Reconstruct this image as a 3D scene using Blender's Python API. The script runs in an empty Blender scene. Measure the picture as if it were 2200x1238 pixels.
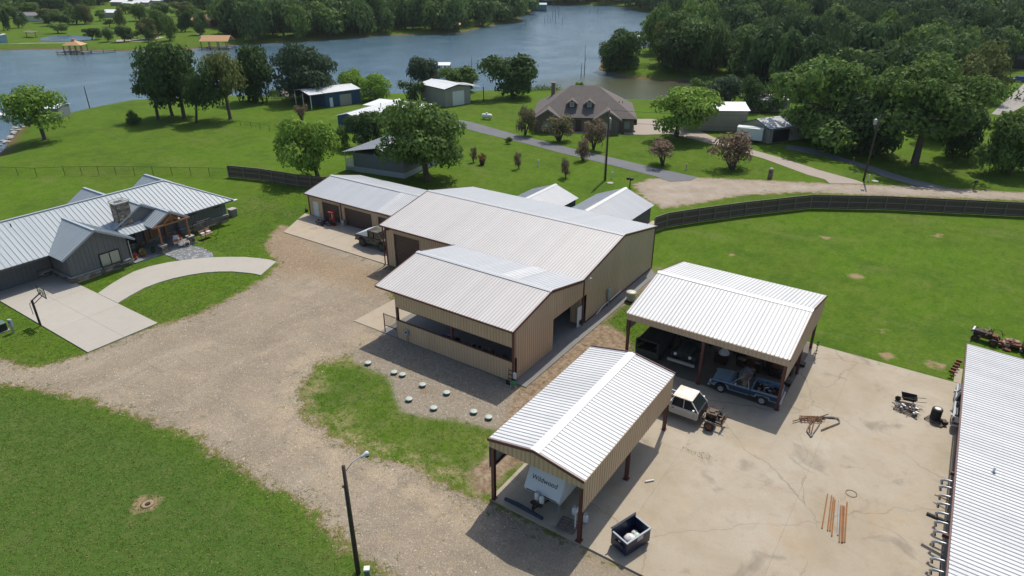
import bpy, math, random
import numpy as np
from mathutils import Matrix, Vector
D = bpy.data; SC = bpy.context.scene; COL = SC.collection
random.seed(7); RNG = random.Random(11)
R = math.radians
# ------------------------------------------------------------------ camera, sky, sun, exposure
CF, CTH, CH, CPHI = 1436.0, R(25.95), 30.0, R(34.3)
cam = D.objects.new('camera', D.cameras.new('camera')); COL.objects.link(cam)
cam.data.sensor_width = 36.0; cam.data.lens = 36.0 * CF / 2200.0
cam.data.clip_start = 0.5; cam.data.clip_end = 6000
cam.location = (0, 0, CH); cam.rotation_euler = (R(90) - CTH, 0, CPHI)
SC.camera = cam
HAZE = .00007
SUN_AZ, SUN_EL = R(-10), R(57.5)
w = D.worlds.new('World'); SC.world = w; w.use_nodes = True
nt = w.node_tree; nt.nodes.clear()
sky = nt.nodes.new('ShaderNodeTexSky'); sky.sky_type = 'NISHITA'; sky.sun_disc = False
sky.sun_elevation = SUN_EL; sky.sun_rotation = SUN_AZ; sky.altitude = 150; sky.air_density = 1.0; sky.dust_density = 2.2
bg = nt.nodes.new('ShaderNodeBackground'); bg.inputs[1].default_value = 0.128
wo = nt.nodes.new('ShaderNodeOutputWorld')
nt.links.new(sky.outputs[0], bg.inputs[0]); nt.links.new(bg.outputs[0], wo.inputs[0])
sl = D.lights.new('sun', 'SUN'); sl.energy = 3.65; sl.angle = R(0.53); sl.color = (1, 0.935, 0.83)
so = D.objects.new('sun', sl); COL.objects.link(so)
sd = Vector((math.sin(SUN_AZ) * math.cos(SUN_EL), math.cos(SUN_AZ) * math.cos(SUN_EL), math.sin(SUN_EL)))
so.rotation_euler = (-sd).to_track_quat('-Z', 'Y').to_euler(); so.location = (0, 0, 60)
SC.view_settings.view_transform = 'Standard'; SC.view_settings.look = 'None'
SC.view_settings.gamma = 1; SC.view_settings.exposure = 0.12
SC.render.engine = 'CYCLES'
SC.cycles.max_bounces = 6; SC.cycles.transparent_max_bounces = 8
# ------------------------------------------------------------------ surveying: photo pixel -> point on the ground
_s, _c = math.sin(CTH), math.cos(CTH); _ps, _pc = math.sin(CPHI), math.cos(CPHI)
def ray(px, py):
    u = (px - 1100) / CF; v = (py - 619) / CF
    fy = _c - v * _s
    return (u * _pc - fy * _ps, u * _ps + fy * _pc, -(_s + v * _c))
def G(px, py, z=0.0):
    d = ray(px, py); t = (z - CH) / d[2]
    return (d[0] * t, d[1] * t)
def depth(x, y): return -x * _ps + y * _pc
def z_at(x, y, py):            # height over point (x,y) that shows at photo row py
    Y = depth(x, y); v = (py - 619) / CF
    return CH - Y / (_c - v * _s) * (_s + v * _c)
# ------------------------------------------------------------------ materials
MATS = {}
def mat(name, base, rough=0.7, metal=0.0, var=None, vs=2.0, vamt=0.5, bump=0.0, bs=20.0, spec=None, coord='Object', fine=None):
    if name in MATS: return MATS[name]
    m = D.materials.new(name); m.use_nodes = True; t = m.node_tree; N = t.nodes; L = t.links
    b = N['Principled BSDF']; b.inputs['Roughness'].default_value = rough; b.inputs['Metallic'].default_value = metal
    if spec is not None: b.inputs['Specular IOR Level'].default_value = spec
    b.inputs['Base Color'].default_value = (*base, 1)
    if var is not None or bump:
        tc = N.new('ShaderNodeTexCoord')
    if var is not None:
        nz = N.new('ShaderNodeTexNoise'); nz.inputs['Scale'].default_value = vs; nz.inputs['Detail'].default_value = 6; nz.inputs['Roughness'].default_value = .65
        L.new(tc.outputs[coord], nz.inputs['Vector'])
        rp = N.new('ShaderNodeMapRange'); rp.inputs[1].default_value = .5 - vamt / 2; rp.inputs[2].default_value = .5 + vamt / 2
        L.new(nz.outputs[0], rp.inputs[0])
        mx = N.new('ShaderNodeMix'); mx.data_type = 'RGBA'
        mx.inputs[6].default_value = (*base, 1); mx.inputs[7].default_value = (*var, 1)
        L.new(rp.outputs[0], mx.inputs[0]); L.new(mx.outputs[2], b.inputs['Base Color'])
    if bump:
        n2 = N.new('ShaderNodeTexNoise'); n2.inputs['Scale'].default_value = bs; n2.inputs['Detail'].default_value = 3
        L.new(tc.outputs[coord], n2.inputs['Vector'])
        bp = N.new('ShaderNodeBump'); bp.inputs['Strength'].default_value = bump; bp.inputs['Distance'].default_value = .02
        L.new(n2.outputs[0], bp.inputs['Height']); L.new(bp.outputs[0], b.inputs['Normal'])
    MATS[name] = m; return m
class NB:                       # terse node building
    def __init__(s, m): s.t = m.node_tree; s.N = s.t.nodes; s.L = s.t.links; s.b = s.N['Principled BSDF']
    def put(s, sock, v):
        if hasattr(v, 'is_linked'): s.L.new(v, sock)
        elif isinstance(v, (tuple, list)) and len(v) == 3 and sock.type == 'RGBA': sock.default_value = (*v, 1)
        else: sock.default_value = v
    def math(s, op, a, b=0.0, c=None):
        n = s.N.new('ShaderNodeMath'); n.operation = op; s.put(n.inputs[0], a); s.put(n.inputs[1], b)
        if c is not None: s.put(n.inputs[2], c)
        return n.outputs[0]
    def mix(s, f, a, b):
        n = s.N.new('ShaderNodeMix'); n.data_type = 'RGBA'; s.put(n.inputs[0], f); s.put(n.inputs[6], a); s.put(n.inputs[7], b); return n.outputs[2]
    def noise(s, vec, sc, det=5, ro=.6, dist=0.0):
        n = s.N.new('ShaderNodeTexNoise'); s.L.new(vec, n.inputs['Vector']); n.inputs['Scale'].default_value = sc
        n.inputs['Detail'].default_value = det; n.inputs['Roughness'].default_value = ro; n.inputs['Distortion'].default_value = dist; return n.outputs[0]
    def ramp(s, v, a, b, lo=0.0, hi=1.0):
        n = s.N.new('ShaderNodeMapRange'); s.put(n.inputs[0], v); n.inputs[1].default_value = a; n.inputs[2].default_value = b
        n.inputs[3].default_value = lo; n.inputs[4].default_value = hi; return n.outputs[0]
    def attr(s, name):
        n = s.N.new('ShaderNodeAttribute'); n.attribute_name = name; return n.outputs['Fac']
    def pos(s, sx=1, sy=1, sz=1):
        g = s.N.new('ShaderNodeNewGeometry'); m = s.N.new('ShaderNodeMapping'); s.L.new(g.outputs['Position'], m.inputs[0]); m.inputs['Scale'].default_value = (sx, sy, sz); return m.outputs[0]
    def obj(s):
        return s.N.new('ShaderNodeTexCoord').outputs['Object']
    def bump(s, h, st, dist=.05):
        n = s.N.new('ShaderNodeBump'); n.inputs['Strength'].default_value = st; n.inputs['Distance'].default_value = dist; s.L.new(h, n.inputs['Height']); s.L.new(n.outputs[0], s.b.inputs['Normal'])
def newmat(name, rough=.8):
    m = D.materials.new(name); m.use_nodes = True; MATS[name] = m; n = NB(m); n.b.inputs['Roughness'].default_value = rough; return m, n
def sheet_metal(name, base, dirt, rough, metal=0.0, back=None, rib=0.3, dirtamt=.35):
    # ribbed panels: a darker line along each rib, blotchy weathering, a primer coat on the back
    m, n = newmat(name, rough); n.b.inputs['Metallic'].default_value = metal
    o = n.obj(); sp = n.N.new('ShaderNodeSeparateXYZ'); n.L.new(o, sp.inputs[0])
    fr = n.math('ABSOLUTE', n.math('SUBTRACT', n.math('FRACT', n.math('DIVIDE', sp.outputs[0], rib)), .5))
    line = n.ramp(fr, .16, .30, 1, 0)
    p = n.pos(); oi = n.N.new('ShaderNodeObjectInfo').outputs['Random']
    nz = n.ramp(n.noise(p, .35, 6, .7), .35, .7)
    f = n.math('MAXIMUM', n.math('MULTIPLY', line, dirtamt), n.math('MULTIPLY', nz, dirtamt * .6))
    st = n.N.new('ShaderNodeMapping'); n.L.new(o, st.inputs[0]); st.inputs['Scale'].default_value = (2.2, .12, 1); so_ = n.N.new('ShaderNodeVectorMath'); so_.operation = 'ADD'; n.L.new(st.outputs[0], so_.inputs[0]); cb = n.N.new('ShaderNodeCombineXYZ'); n.L.new(n.math('MULTIPLY', oi, 37.0), cb.inputs[1]); n.L.new(cb.outputs[0], so_.inputs[1])
    f = n.math('MAXIMUM', f, n.math('MULTIPLY', n.ramp(n.noise(so_.outputs[0], 1.0, 5, .7), .48, .75), dirtamt * .75))
    lap = n.math('LESS_THAN', n.math('ABSOLUTE', n.math('SUBTRACT', n.math('FRACT', n.math('DIVIDE', sp.outputs[1], 1.52)), .5)), .012); f = n.math('MAXIMUM', f, n.math('MULTIPLY', lap, dirtamt * .5))
    f = n.math('ADD', f, n.math('MULTIPLY', oi, .13))
    col = n.mix(f, base, dirt)
    if back:
        g = n.N.new('ShaderNodeNewGeometry'); col = n.mix(g.outputs['Backfacing'], col, back)
    n.put(n.b.inputs['Base Color'], col)
    return m
M_ROOFW = sheet_metal('white_galvalume_roof', (.72, .73, .73), (.30, .31, .32), .5, .0, (.20, .20, .20), .3, .6)
M_ROOFO = sheet_metal('weathered_roof', (.54, .56, .575), (.32, .34, .36), .45, .05, (.2, .2, .2), .3, .42)
M_ROOFP = sheet_metal('pinkish_white_roof', (.61, .59, .57), (.35, .33, .32), .5, .0, (.16, .16, .16), .3, .42)
M_TAN = sheet_metal('tan_wall_sheet', (.62, .45, .29), (.32, .22, .14), .5, 0, (.30, .30, .30), .3, .36)
M_TANG = sheet_metal('tan_gable_sheet', (.63, .48, .33), (.34, .25, .17), .5, 0, (.30, .30, .30), .3, .3)
M_GREYR = sheet_metal('grey_blue_seam_roof', (.37, .42, .45), (.24, .28, .31), .55, .0, None, .45, .2)
M_MAROON = mat('maroon_trim', (.125, .042, .038), .5, var=(.10, .035, .03), vs=3)
M_RUSTP = mat('primer_red_steel', (.12, .04, .032), .6, var=(.05, .02, .018), vs=4)
M_BROWN = mat('brown_roll_door', (.085, .05, .042), .5, var=(.06, .038, .033), vs=1.5)
M_CONC = None
M_BLACK = mat('black_rubber', (.018, .018, .019), .7)
M_DARK = mat('dark_iron', (.03, .028, .026), .55, .3, var=(.07, .035, .02), vs=12)
M_WHITE = mat('white_paint', (.78, .78, .76), .4, var=(.62, .62, .58), vs=3)
M_GALV = mat('galvanised', (.5, .52, .54), .4, .6, var=(.36, .38, .4), vs=6)
M_RUST = mat('rusty_steel', (.22, .085, .03), .8, var=(.09, .04, .02), vs=9)
M_RUSTY = mat('orange_rust_pipe', (.36, .15, .045), .8, var=(.2, .09, .035), vs=7)
M_WOOD = mat('grey_wood', (.2, .165, .13), .85, var=(.12, .1, .08), vs=8)
M_FENCE = mat('dark_fence_wood', (.085, .062, .045), .9, var=(.14, .105, .078), vs=1.2)
M_FRAIL = mat('fence_rail_wood', (.27, .235, .19), .9, var=(.19, .16, .13), vs=4)
M_PINE = mat('log_wood', (.32, .15, .06), .7, var=(.2, .09, .04), vs=6)
M_GLASS = mat('dark_glass', (.02, .026, .028), .06, spec=.8)
M_GLASSB = mat('window_glass', (.25, .27, .22), .05, .0, spec=1.0)
M_CONCP = mat('light_precast', (.42, .40, .36), .8, var=(.33, .31, .28), vs=5)
M_POLE = mat('creosote_pole', (.035, .025, .02), .85, var=(.075, .05, .035), vs=6)
M_STONE = [mat('ledge_stone_%s' % a, b, .85, var=tuple(c * .55 for c in b), vs=9) for a, b in (('buff', (.38, .31, .22)), ('grey', (.26, .25, .235)), ('brown', (.25, .17, .11)), ('dark', (.11, .11, .105)), ('cream', (.48, .42, .33)))]
M_MORTAR = mat('mortar', (.14, .125, .105), .95)
M_SIDE = mat('charcoal_siding', (.150, .153, .155), .75, var=(.12, .124, .127), vs=1.5)
M_SIDET = mat('pale_trim', (.30, .33, .34), .6)
M_SHINGLE = mat('brown_shingles', (.150, .130, .117), .9, var=(.105, .092, .084), vs=1.3, bump=.4, bs=6)
M_BRICK = mat('taupe_brick', (.24, .185, .14), .9, var=(.14, .11, .085), vs=5)
# ------------------------------------------------------------------ mesh and object helpers
class MB:
    def __init__(s): s.v = []; s.f = []; s.m = []
    def add(s, vs, fs, mi=0):
        o = len(s.v); s.v += [tuple(p) for p in vs]; s.f += [tuple(i + o for i in f) for f in fs]; s.m += [mi] * len(fs); return s
    def box(s, x0, x1, y0, y1, z0, z1, mi=0, M=None):
        vs = [Vector((x, y, z)) for z in (z0, z1) for y in (y0, y1) for x in (x0, x1)]
        if M is not None: vs = [M @ p for p in vs]
        return s.add(vs, [(0, 2, 3, 1), (4, 5, 7, 6), (0, 1, 5, 4), (1, 3, 7, 5), (3, 2, 6, 7), (2, 0, 4, 6)], mi)
    def prism(s, poly, z0, z1, mi=0):              # polygon in xy, extruded in z
        n = len(poly)
        a = sum(poly[i][0] * poly[(i + 1) % n][1] - poly[(i + 1) % n][0] * poly[i][1] for i in range(n))
        if a < 0: poly = poly[::-1]
        vs = [(x, y, z0) for x, y in poly] + [(x, y, z1) for x, y in poly]
        return s.add(vs, [tuple(range(n))[::-1], tuple(range(n, 2 * n))] + [(i, (i + 1) % n, (i + 1) % n + n, i + n) for i in range(n)], mi)
    def side(s, poly, y0, y1, mi=0):               # polygon in xz, extruded in y
        n = len(poly)
        a = sum(poly[i][0] * poly[(i + 1) % n][1] - poly[(i + 1) % n][0] * poly[i][1] for i in range(n))
        if a < 0: poly = poly[::-1]
        vs = [(x, y0, z) for x, z in poly] + [(x, y1, z) for x, z in poly]
        return s.add(vs, [tuple(range(n)), tuple(range(n, 2 * n))[::-1]] + [((i + 1) % n, i, i + n, (i + 1) % n + n) for i in range(n)], mi)
    def tube(s, pts, r, n=8, mi=0, caps=True):
        pts = [Vector(p) for p in pts]; rs = r if isinstance(r, (list, tuple)) else [r] * len(pts); o = len(s.v); k = len(pts)
        up = None
        for i, p in enumerate(pts):
            d = (pts[min(i + 1, k - 1)] - pts[max(i - 1, 0)]).normalized()
            a = Vector((0, 0, 1)) if abs(d.z) < .9 else Vector((1, 0, 0))
            if up is None: up = (a - d * a.dot(d)).normalized()
            else:
                up = up - d * up.dot(d)
                up = up.normalized() if up.length > 1e-4 else (a - d * a.dot(d)).normalized()
            e = d.cross(up)
            for j in range(n):
                t = 2 * math.pi * j / n; s.v.append(tuple(p + (up * math.cos(t) + e * math.sin(t)) * rs[i]))
        for i in range(k - 1):
            for j in range(n):
                a, b = o + i * n + j, o + i * n + (j + 1) % n; s.f.append((a, b, b + n, a + n)); s.m.append(mi)
        if caps:
            s.f.append(tuple(o + j for j in range(n))[::-1]); s.f.append(tuple(o + (k - 1) * n + j for j in range(n))); s.m += [mi, mi]
        return s
    def lathe(s, prof, n=16, c=(0, 0, 0), mi=0, axis='z'):
        o = len(s.v); k = len(prof)
        for r, z in prof:
            for j in range(n):
                t = 2 * math.pi * j / n; a, b = r * math.cos(t), r * math.sin(t)
                p = (a, b, z) if axis == 'z' else ((a, z, b) if axis == 'y' else (z, a, b))
                s.v.append((p[0] + c[0], p[1] + c[1], p[2] + c[2]))
        fl = axis == 'y'
        for i in range(k - 1):
            for j in range(n):
                a, b = o + i * n + j, o + i * n + (j + 1) % n
                s.f.append((a, b, b + n, a + n) if not fl else (a, a + n, b + n, b)); s.m.append(mi)
        s.f.append(tuple(o + j for j in range(n))[::-1] if not fl else tuple(o + j for j in range(n)))
        s.f.append(tuple(o + (k - 1) * n + j for j in range(n)) if not fl else tuple(o + (k - 1) * n + j for j in range(n))[::-1]); s.m += [mi, mi]
        return s
    def mesh(s, name, mats, smooth=False):
        me = D.meshes.new(name); me.from_pydata(s.v, [], s.f); 
        for m in (mats if isinstance(mats, (list, tuple)) else [mats]): me.materials.append(m)
        if any(s.m): me.polygons.foreach_set('material_index', s.m)
        if smooth: me.polygons.foreach_set('use_smooth', [True] * len(s.f))
        me.update(); return me
    def build(s, name, mats, parent=None, smooth=False, bevel=0.0, loc=None, rot=None):
        o = D.objects.new(name, s.mesh(name, mats, smooth)); COL.objects.link(o)
        if parent is not None: o.parent = parent
        if loc: o.location = loc
        if rot: o.rotation_euler = rot
        if bevel:
            b = o.modifiers.new('bevel', 'BEVEL'); b.width = bevel; b.segments = 2; b.limit_method = 'ANGLE'
        return o
def put(name, me, parent, mtx=None, loc=None):
    o = D.objects.new(name, me); COL.objects.link(o); o.parent = parent
    if mtx is not None: o.matrix_local = mtx
    if loc is not None: o.location = loc
    return o
def tag(o, label=None, cat=None, group=None, kind=None):
    if label: o['label'] = label
    if cat: o['category'] = cat
    if group: o['group'] = group
    if kind: o['kind'] = kind
    return o
def thing(name, label, cat, loc=(0, 0, 0), rz=0.0, group=None):
    o = D.objects.new(name, None); COL.objects.link(o); o.location = loc; o.rotation_euler = (0, 0, rz); o.empty_display_size = .3
    return tag(o, label, cat, group)
def dup(root, loc, rz=None, label=None):
    r = root.copy(); COL.objects.link(r); r.location = loc
    if rz is not None: r.rotation_euler = (0, 0, rz)
    if label: r['label'] = label
    for ch in list(root.children):
        c = ch.copy(); COL.objects.link(c); c.parent = r
        for g in list(ch.children):
            d = g.copy(); COL.objects.link(d); d.parent = c
    return r
def frame(o, ex, ey):                                    # matrix from an origin and two axes
    ex = Vector(ex).normalized(); ey = Vector(ey); ey = (ey - ex * ey.dot(ex)).normalized(); ez = ex.cross(ey)
    m = Matrix((ex, ey, ez)).transposed().to_4x4(); m.translation = Vector(o); return m
# ribbed sheet: local x across the ribs, y along them, +z outward
PCACHE = {}
def ribs_xs(w, sp, rw, rh):
    xs = [(0, 0)]; k = sp / 2
    while k < w - rw:
        xs += [(k - rw, 0), (k - rw * .45, rh), (k + rw * .45, rh), (k + rw, 0)]; k += sp
    xs.append((w, 0)); return xs
def sheet_mesh(w, l0, l1, m, sp=.3, rw=.045, rh=.03, b0=0.0, b1=0.0):
    key = (round(w, 3), round(l0, 3), round(l1, 3), m.name, sp, round(b0, 3), round(b1, 3), rw, rh)
    if key in PCACHE: return PCACHE[key]
    xs = ribs_xs(w, sp, rw, rh); mb = MB()
    vs = []
    for x, z in xs:
        t = x / w; vs += [(x, b0 + (b1 - b0) * t, z), (x, l0 + (l1 - l0) * t, z)]
    mb.add(vs, [(2 * i, 2 * i + 2, 2 * i + 3, 2 * i + 1) for i in range(len(xs) - 1)])
    me = mb.mesh('sheet', m); PCACHE[key] = me; return me
def slope(parent, o, along, length, up, sl, m, name='roof_panel', pw=.9, **kw):
    along = Vector(along).normalized(); n = max(1, round(length / pw)); wd = length / n
    base = frame(o, along, up)
    me = sheet_mesh(wd - .004, sl, sl, m, **kw)
    for i in range(n):
        put(name, me, parent, base @ Matrix.Translation((i * wd, 0, 0)))
def wall(parent, p0, p1, zb, top, m, openings=(), pw=.9, name='wall_panel', flip=False, **kw):
    # ribbed wall from p0 to p1 (2D), outside on the right of p0->p1; top(t) height at distance t; openings (t0,t1,z0,z1)
    p0 = Vector((*p0, 0)); p1 = Vector((*p1, 0)); L = (p1 - p0).length; e = (p1 - p0) / L
    n = max(1, round(L / pw)); cuts = sorted(set([round(i * L / n, 3) for i in range(n + 1)] + [c for op in openings for c in op[:2] if 0 < c < L]))
    cc = [cuts[0]]
    for c in cuts[1:]:
        if c - cc[-1] < .12:
            if any(abs(c - q) < 1e-6 for op in openings for q in op[:2]): cc[-1] = c
            continue
        cc.append(c)
    cc[0] = 0; cc[-1] = L
    for a, b in zip(cc, cc[1:]):
        mid = (a + b) / 2; segs = [(zb, zb, None, None)]
        ops = sorted([op for op in openings if op[0] < mid < op[1]], key=lambda q: q[2])
        z = zb; pieces = []
        for op in ops:
            if op[2] - z > .03: pieces.append((z, op[2], op[2]))
            z = op[3]
        ta, tb = top(a), top(b)
        if min(ta, tb) - z > .03: pieces.append((z, ta, tb))
        for z0, h0, h1 in pieces:
            me = sheet_mesh(b - a - .003, h0 - z0, h1 - z0, m, **kw)
            put(name, me, parent, frame((p0 + e * a) + Vector((0, 0, z0)), e, (0, 0, 1)))
def bar(parent, name, p0, p1, wd, th, m, bevel=0):         # rectangular bar between two points
    p0 = Vector(p0); p1 = Vector(p1); d = p1 - p0; L = d.length
    a = Vector((0, 0, 1)) if abs(d.normalized().z) < .9 else Vector((1, 0, 0))
    M = frame(p0, d, a.cross(d))
    return put(name, MB().box(0, L, -wd / 2, wd / 2, -th / 2, th / 2).mesh(name, m), parent, M)
# ------------------------------------------------------------------ outlines on the ground (surveyed from the photo)
def PL(pts, z=0.0): return [G(x, y, z) for x, y in pts]
WZ = -1.5
LAKE = PL([(-700, 112), (-60, 109), (0, 109), (50, 107), (140, 106), (210, 110), (267, 110), (330, 106), (400, 106), (445, 103), (500, 98), (540, 95), (600, 92),
    (650, 89), (700, 86), (750, 82), (800, 78), (880, 75), (940, 74), (980, 72), (1010, 66), (1050, 56), (1080, 52), (1112, 48), (1121, 44), (1116, 36),
    (1140, 27), (1142, 18), (1134, 11), (1170, 9), (1200, 11), (1290, 12), (1335, 13), (1370, 24), (1400, 27), (1440, 30), (1480, 32), (1496, 40), (1480, 58),
    (1440, 80), (1400, 100), (1330, 112), (1295, 128), (1286, 150), (1320, 160), (1350, 167), (1400, 172), (1440, 175), (1470, 172), (1500, 176), (1500, 190), (1450, 206), (1410, 216),
    (1335, 214), (1290, 206), (1240, 196), (1205, 190), (1160, 192), (1100, 194), (1030, 196), (940, 200), (850, 202), (780, 203), (700, 206), (600, 210),
    (560, 206), (480, 208), (420, 210), (350, 212), (270, 218), (200, 232), (150, 243), (100, 258), (60, 266), (45, 274), (25, 295), (14, 318), (-8, 338), (-60, 352), (-300, 400), (-1200, 500)], WZ)
GRAVEL = PL([(-200, 700), (0, 777), (50, 790), (110, 786), (190, 760), (345, 698), (400, 686), (480, 650), (530, 622), (575, 596), (598, 566), (572, 530), (590, 498), (604, 484),
    (660, 500), (840, 568), (838, 600), (850, 720), (805, 752), (742, 768), (700, 780), (655, 822), (638, 860), (665, 905), (720, 945), (800, 985), (880, 1004), (940, 1030),
    (985, 1066), (1060, 1085), (1160, 1130), (1247, 1172), (1400, 1245), (1500, 1300), (900, 1330), (850, 1262), (832, 1236), (800, 1200), (738, 1172), (722, 1142), (690, 1110),
    (640, 1068), (560, 1032), (500, 988), (450, 968), (430, 940), (352, 912), (270, 884), (200, 858), (100, 838), (0, 824), (-300, 770)])
ISLAND = PL([(690, 775), (742, 764), (790, 748), (812, 742), (1100, 870), (1140, 900), (1062, 1080), (1000, 1072), (930, 1030), (860, 1000), (790, 985), (720, 940), (665, 895), (640, 850), (655, 815)])
PALE = PL([(752, 752), (812, 738), (850, 712), (1104, 822), (1130, 845), (1175, 870), (1120, 925), (1060, 925), (985, 905), (905, 896), (858, 880), (846, 848), (835, 815), (800, 795), (762, 780)])
MULCH = PL([(1090, 875), (1108, 838), (1262, 702), (1300, 690), (1345, 720), (1362, 745), (1150, 990), (1090, 1010), (1062, 1062), (1010, 1060), (1000, 1020), (1060, 960)])
SIDEDIRT = PL([(1250, 705), (1400, 575), (1420, 570), (1412, 600), (1345, 655), (1285, 705)])
ROAD = PL([(1362, 396), (1400, 384), (1500, 382), (1640, 388), (1780, 394), (1900, 398), (2200, 414), (2600, 432), (2600, 450), (2200, 430), (1900, 420), (1740, 413), (1600, 418), (1500, 436), (1425, 448), (1392, 430), (1372, 412)])
DIRTAPR = PL([(575, 590), (560, 545), (580, 490), (612, 470), (640, 470), (700, 545), (850, 590), (845, 640), (700, 600)])
FARROAD = PL([(2130, 245), (2200, 180), (2260, 160), (2320, 160), (2230, 210), (2160, 250)])
SPOTS = [(315, 1082, 1.0), (1838, 593, .95), (1575, 548, .65), (1773, 511, .75), (2014, 506, .8), (2010, 785, .9), (1905, 765, .8), (1470, 690, .5), (1900, 712, .6)]
SPOTS = [(*G(x, y), r) for x, y, r in SPOTS]
def sdist(X, Y, poly):
    P = np.array(poly); Q = np.roll(P, -1, 0)
    d = np.full(X.shape, 1e18); ins = np.zeros(X.shape, bool)
    for (ax, ay), (bx, by) in zip(P, Q):
        ex, ey = bx - ax, by - ay
        t = np.clip(((X - ax) * ex + (Y - ay) * ey) / (ex * ex + ey * ey + 1e-12), 0, 1)
        d = np.minimum(d, (X - ax - t * ex) ** 2 + (Y - ay - t * ey) ** 2)
        c = (ay > Y) != (by > Y)
        with np.errstate(divide='ignore', invalid='ignore'):
            ins ^= c & (X < (bx - ax) * (Y - ay) / (by - ay + 1e-18) + ax)
    return np.where(ins, 1, -1) * np.sqrt(d)
def land_z(d):                          # d = signed distance into the lake
    o = -d
    t = np.clip(o / 14.0, 0, 1); up = WZ + .05 + (1.45) * (1 - (1 - t) ** 2.2)
    return np.where(d > 0, WZ + .05 - np.minimum(d * .25, 4), up)
def ground_z(x, y):
    return float(land_z(sdist(np.array([x]), np.array([y]), LAKE))[0])
def GT(px, py):                         # photo pixel -> point on the terrain
    z = 0.0
    for _ in range(6): x, y = G(px, py, z); z = ground_z(x, y)
    return (x, y, z)
def axis(cuts):
    out = []
    for (a, s), (b, _) in zip(cuts, cuts[1:]):
        n = max(1, round((b - a) / s)); out += [a + (b - a) * i / n for i in range(n)]
    return np.array(out + [cuts[-1][0]])
gx = axis([(-3500, 300), (-900, 40), (-560, 6), (-180, 2.5), (-95, 1), (16, 2.5), (110, 8), (300, 40), (1200, 300), (3500, 1)])
gy = axis([(-3000, 400), (-200, 30), (0, 2), (8, 1), (100, 2), (240, 4), (420, 8), (760, 40), (1400, 300), (4200, 1)])
GX, GY = np.meshgrid(gx, gy); nx, ny = len(gx), len(gy)
LD = sdist(GX, GY, LAKE); GZ = land_z(LD)
vs = np.stack([GX.ravel(), GY.ravel(), GZ.ravel()], 1)
I = np.arange(nx * ny).reshape(ny, nx); F = np.stack([I[:-1, :-1], I[:-1, 1:], I[1:, 1:], I[1:, :-1]], -1).reshape(-1, 4)
me = D.meshes.new('ground'); me.vertices.add(len(vs)); me.vertices.foreach_set('co', vs.ravel())
me.loops.add(F.size); me.loops.foreach_set('vertex_index', F.ravel()); me.polygons.add(len(F)); me.polygons.foreach_set('loop_start', np.arange(len(F)) * 4)
me.update(calc_edges=True); me.polygons.foreach_set('use_smooth', [True] * len(F))
def setattr_(n, a):
    at = me.attributes.new(n, 'FLOAT', 'POINT'); at.data.foreach_set('value', np.clip(a, -60, 60).astype(np.float32).ravel())
grav = np.maximum(np.minimum(sdist(GX, GY, GRAVEL), -sdist(GX, GY, ISLAND)), sdist(GX, GY, ROAD))
setattr_('gravel', grav); setattr_('pale', sdist(GX, GY, PALE)); setattr_('mulch', np.maximum(sdist(GX, GY, MULCH), sdist(GX, GY, SIDEDIRT)))
setattr_('island', sdist(GX, GY, ISLAND)); setattr_('dirt', sdist(GX, GY, DIRTAPR)); setattr_('roadd', sdist(GX, GY, ROAD)); setattr_('lake', LD)
sp = np.full(GX.shape, -50.0)
for x, y, r in SPOTS: sp = np.maximum(sp, r - np.hypot(GX - x, GY - y))
setattr_('spot', sp)
FENCE_LINE = [G(1403, 498), G(1740, 448), G(2200, 467), G(2700, 490)]
def pdist(line):
    d = np.full(GX.shape, 1e9)
    for (ax, ay), (bx, by) in zip(line, line[1:]):
        ex, ey = bx - ax, by - ay; t = np.clip(((GX - ax) * ex + (GY - ay) * ey) / (ex * ex + ey * ey), 0, 1)
        d = np.minimum(d, np.hypot(GX - ax - t * ex, GY - ay - t * ey))
    return d
FRONTLAWN = PL([(-900, 800), (0, 826), (200, 858), (430, 940), (560, 1032), (720, 1142), (832, 1236), (950, 1400), (-900, 1500)])
setattr_('front', sdist(GX, GY, FRONTLAWN)); setattr_('far', 130 - (GY * 0 + (-GX * _ps + GY * _pc)))
m, n = newmat('ground_cover', .95)
P = n.pos()
big = n.noise(P, .045, 5, .6); mid = n.noise(P, .35, 6, .7); fine = n.noise(P, 3.2, 5, .75); vf = n.noise(P, 14, 3, .8)
streak = n.noise(n.pos(1.0, .25, 1), .5, 4, .7)
g1 = n.mix(n.ramp(mid, .3, .7), (.062, .118, .012), (.125, .185, .020))
g2 = n.mix(n.ramp(big, .35, .65), g1, (.096, .190, .010))
g3 = n.mix(n.math('MULTIPLY', n.ramp(streak, .5, .75), .35), g2, (.155, .17, .05))
pat = n.noise(n.pos(1.0, .55, 1), 1.1, 8, .8, .3); lw = n.noise(P, .12, 7, .72)
g3 = n.mix(n.math('MULTIPLY', n.ramp(lw, .50, .64), .6), g3, (.052, .110, .014)); g3 = n.mix(n.math('MULTIPLY', n.ramp(n.noise(n.pos(.35, 1.0, 1), .16, 7, .75, .4), .54, .66), .5), g3, (.175, .195, .06))
g3 = n.mix(n.math('MULTIPLY', n.ramp(pat, .52, .70), .6), g3, (.165, .185, .055))
g3 = n.mix(n.math('MULTIPLY', n.ramp(pat, .50, .34), .55), g3, (.042, .088, .012))
g4 = n.mix(n.math('MULTIPLY', n.ramp(fine, .38, .68), .6), g3, (.042, .078, .014))
fr = n.ramp(n.attr('front'), -1, 3)
g4f = n.mix(n.ramp(n.noise(P, .7, 6, .75), .3, .72), (.058, .118, .020), (.098, .150, .034))
g4f = n.mix(n.math('MULTIPLY', n.ramp(pat, .50, .68), .55), g4f, (.150, .160, .060))
g4f = n.mix(n.math('MULTIPLY', n.ramp(fine, .38, .66), .6), g4f, (.040, .085, .014))
g4 = n.mix(fr, g4, g4f)
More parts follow.
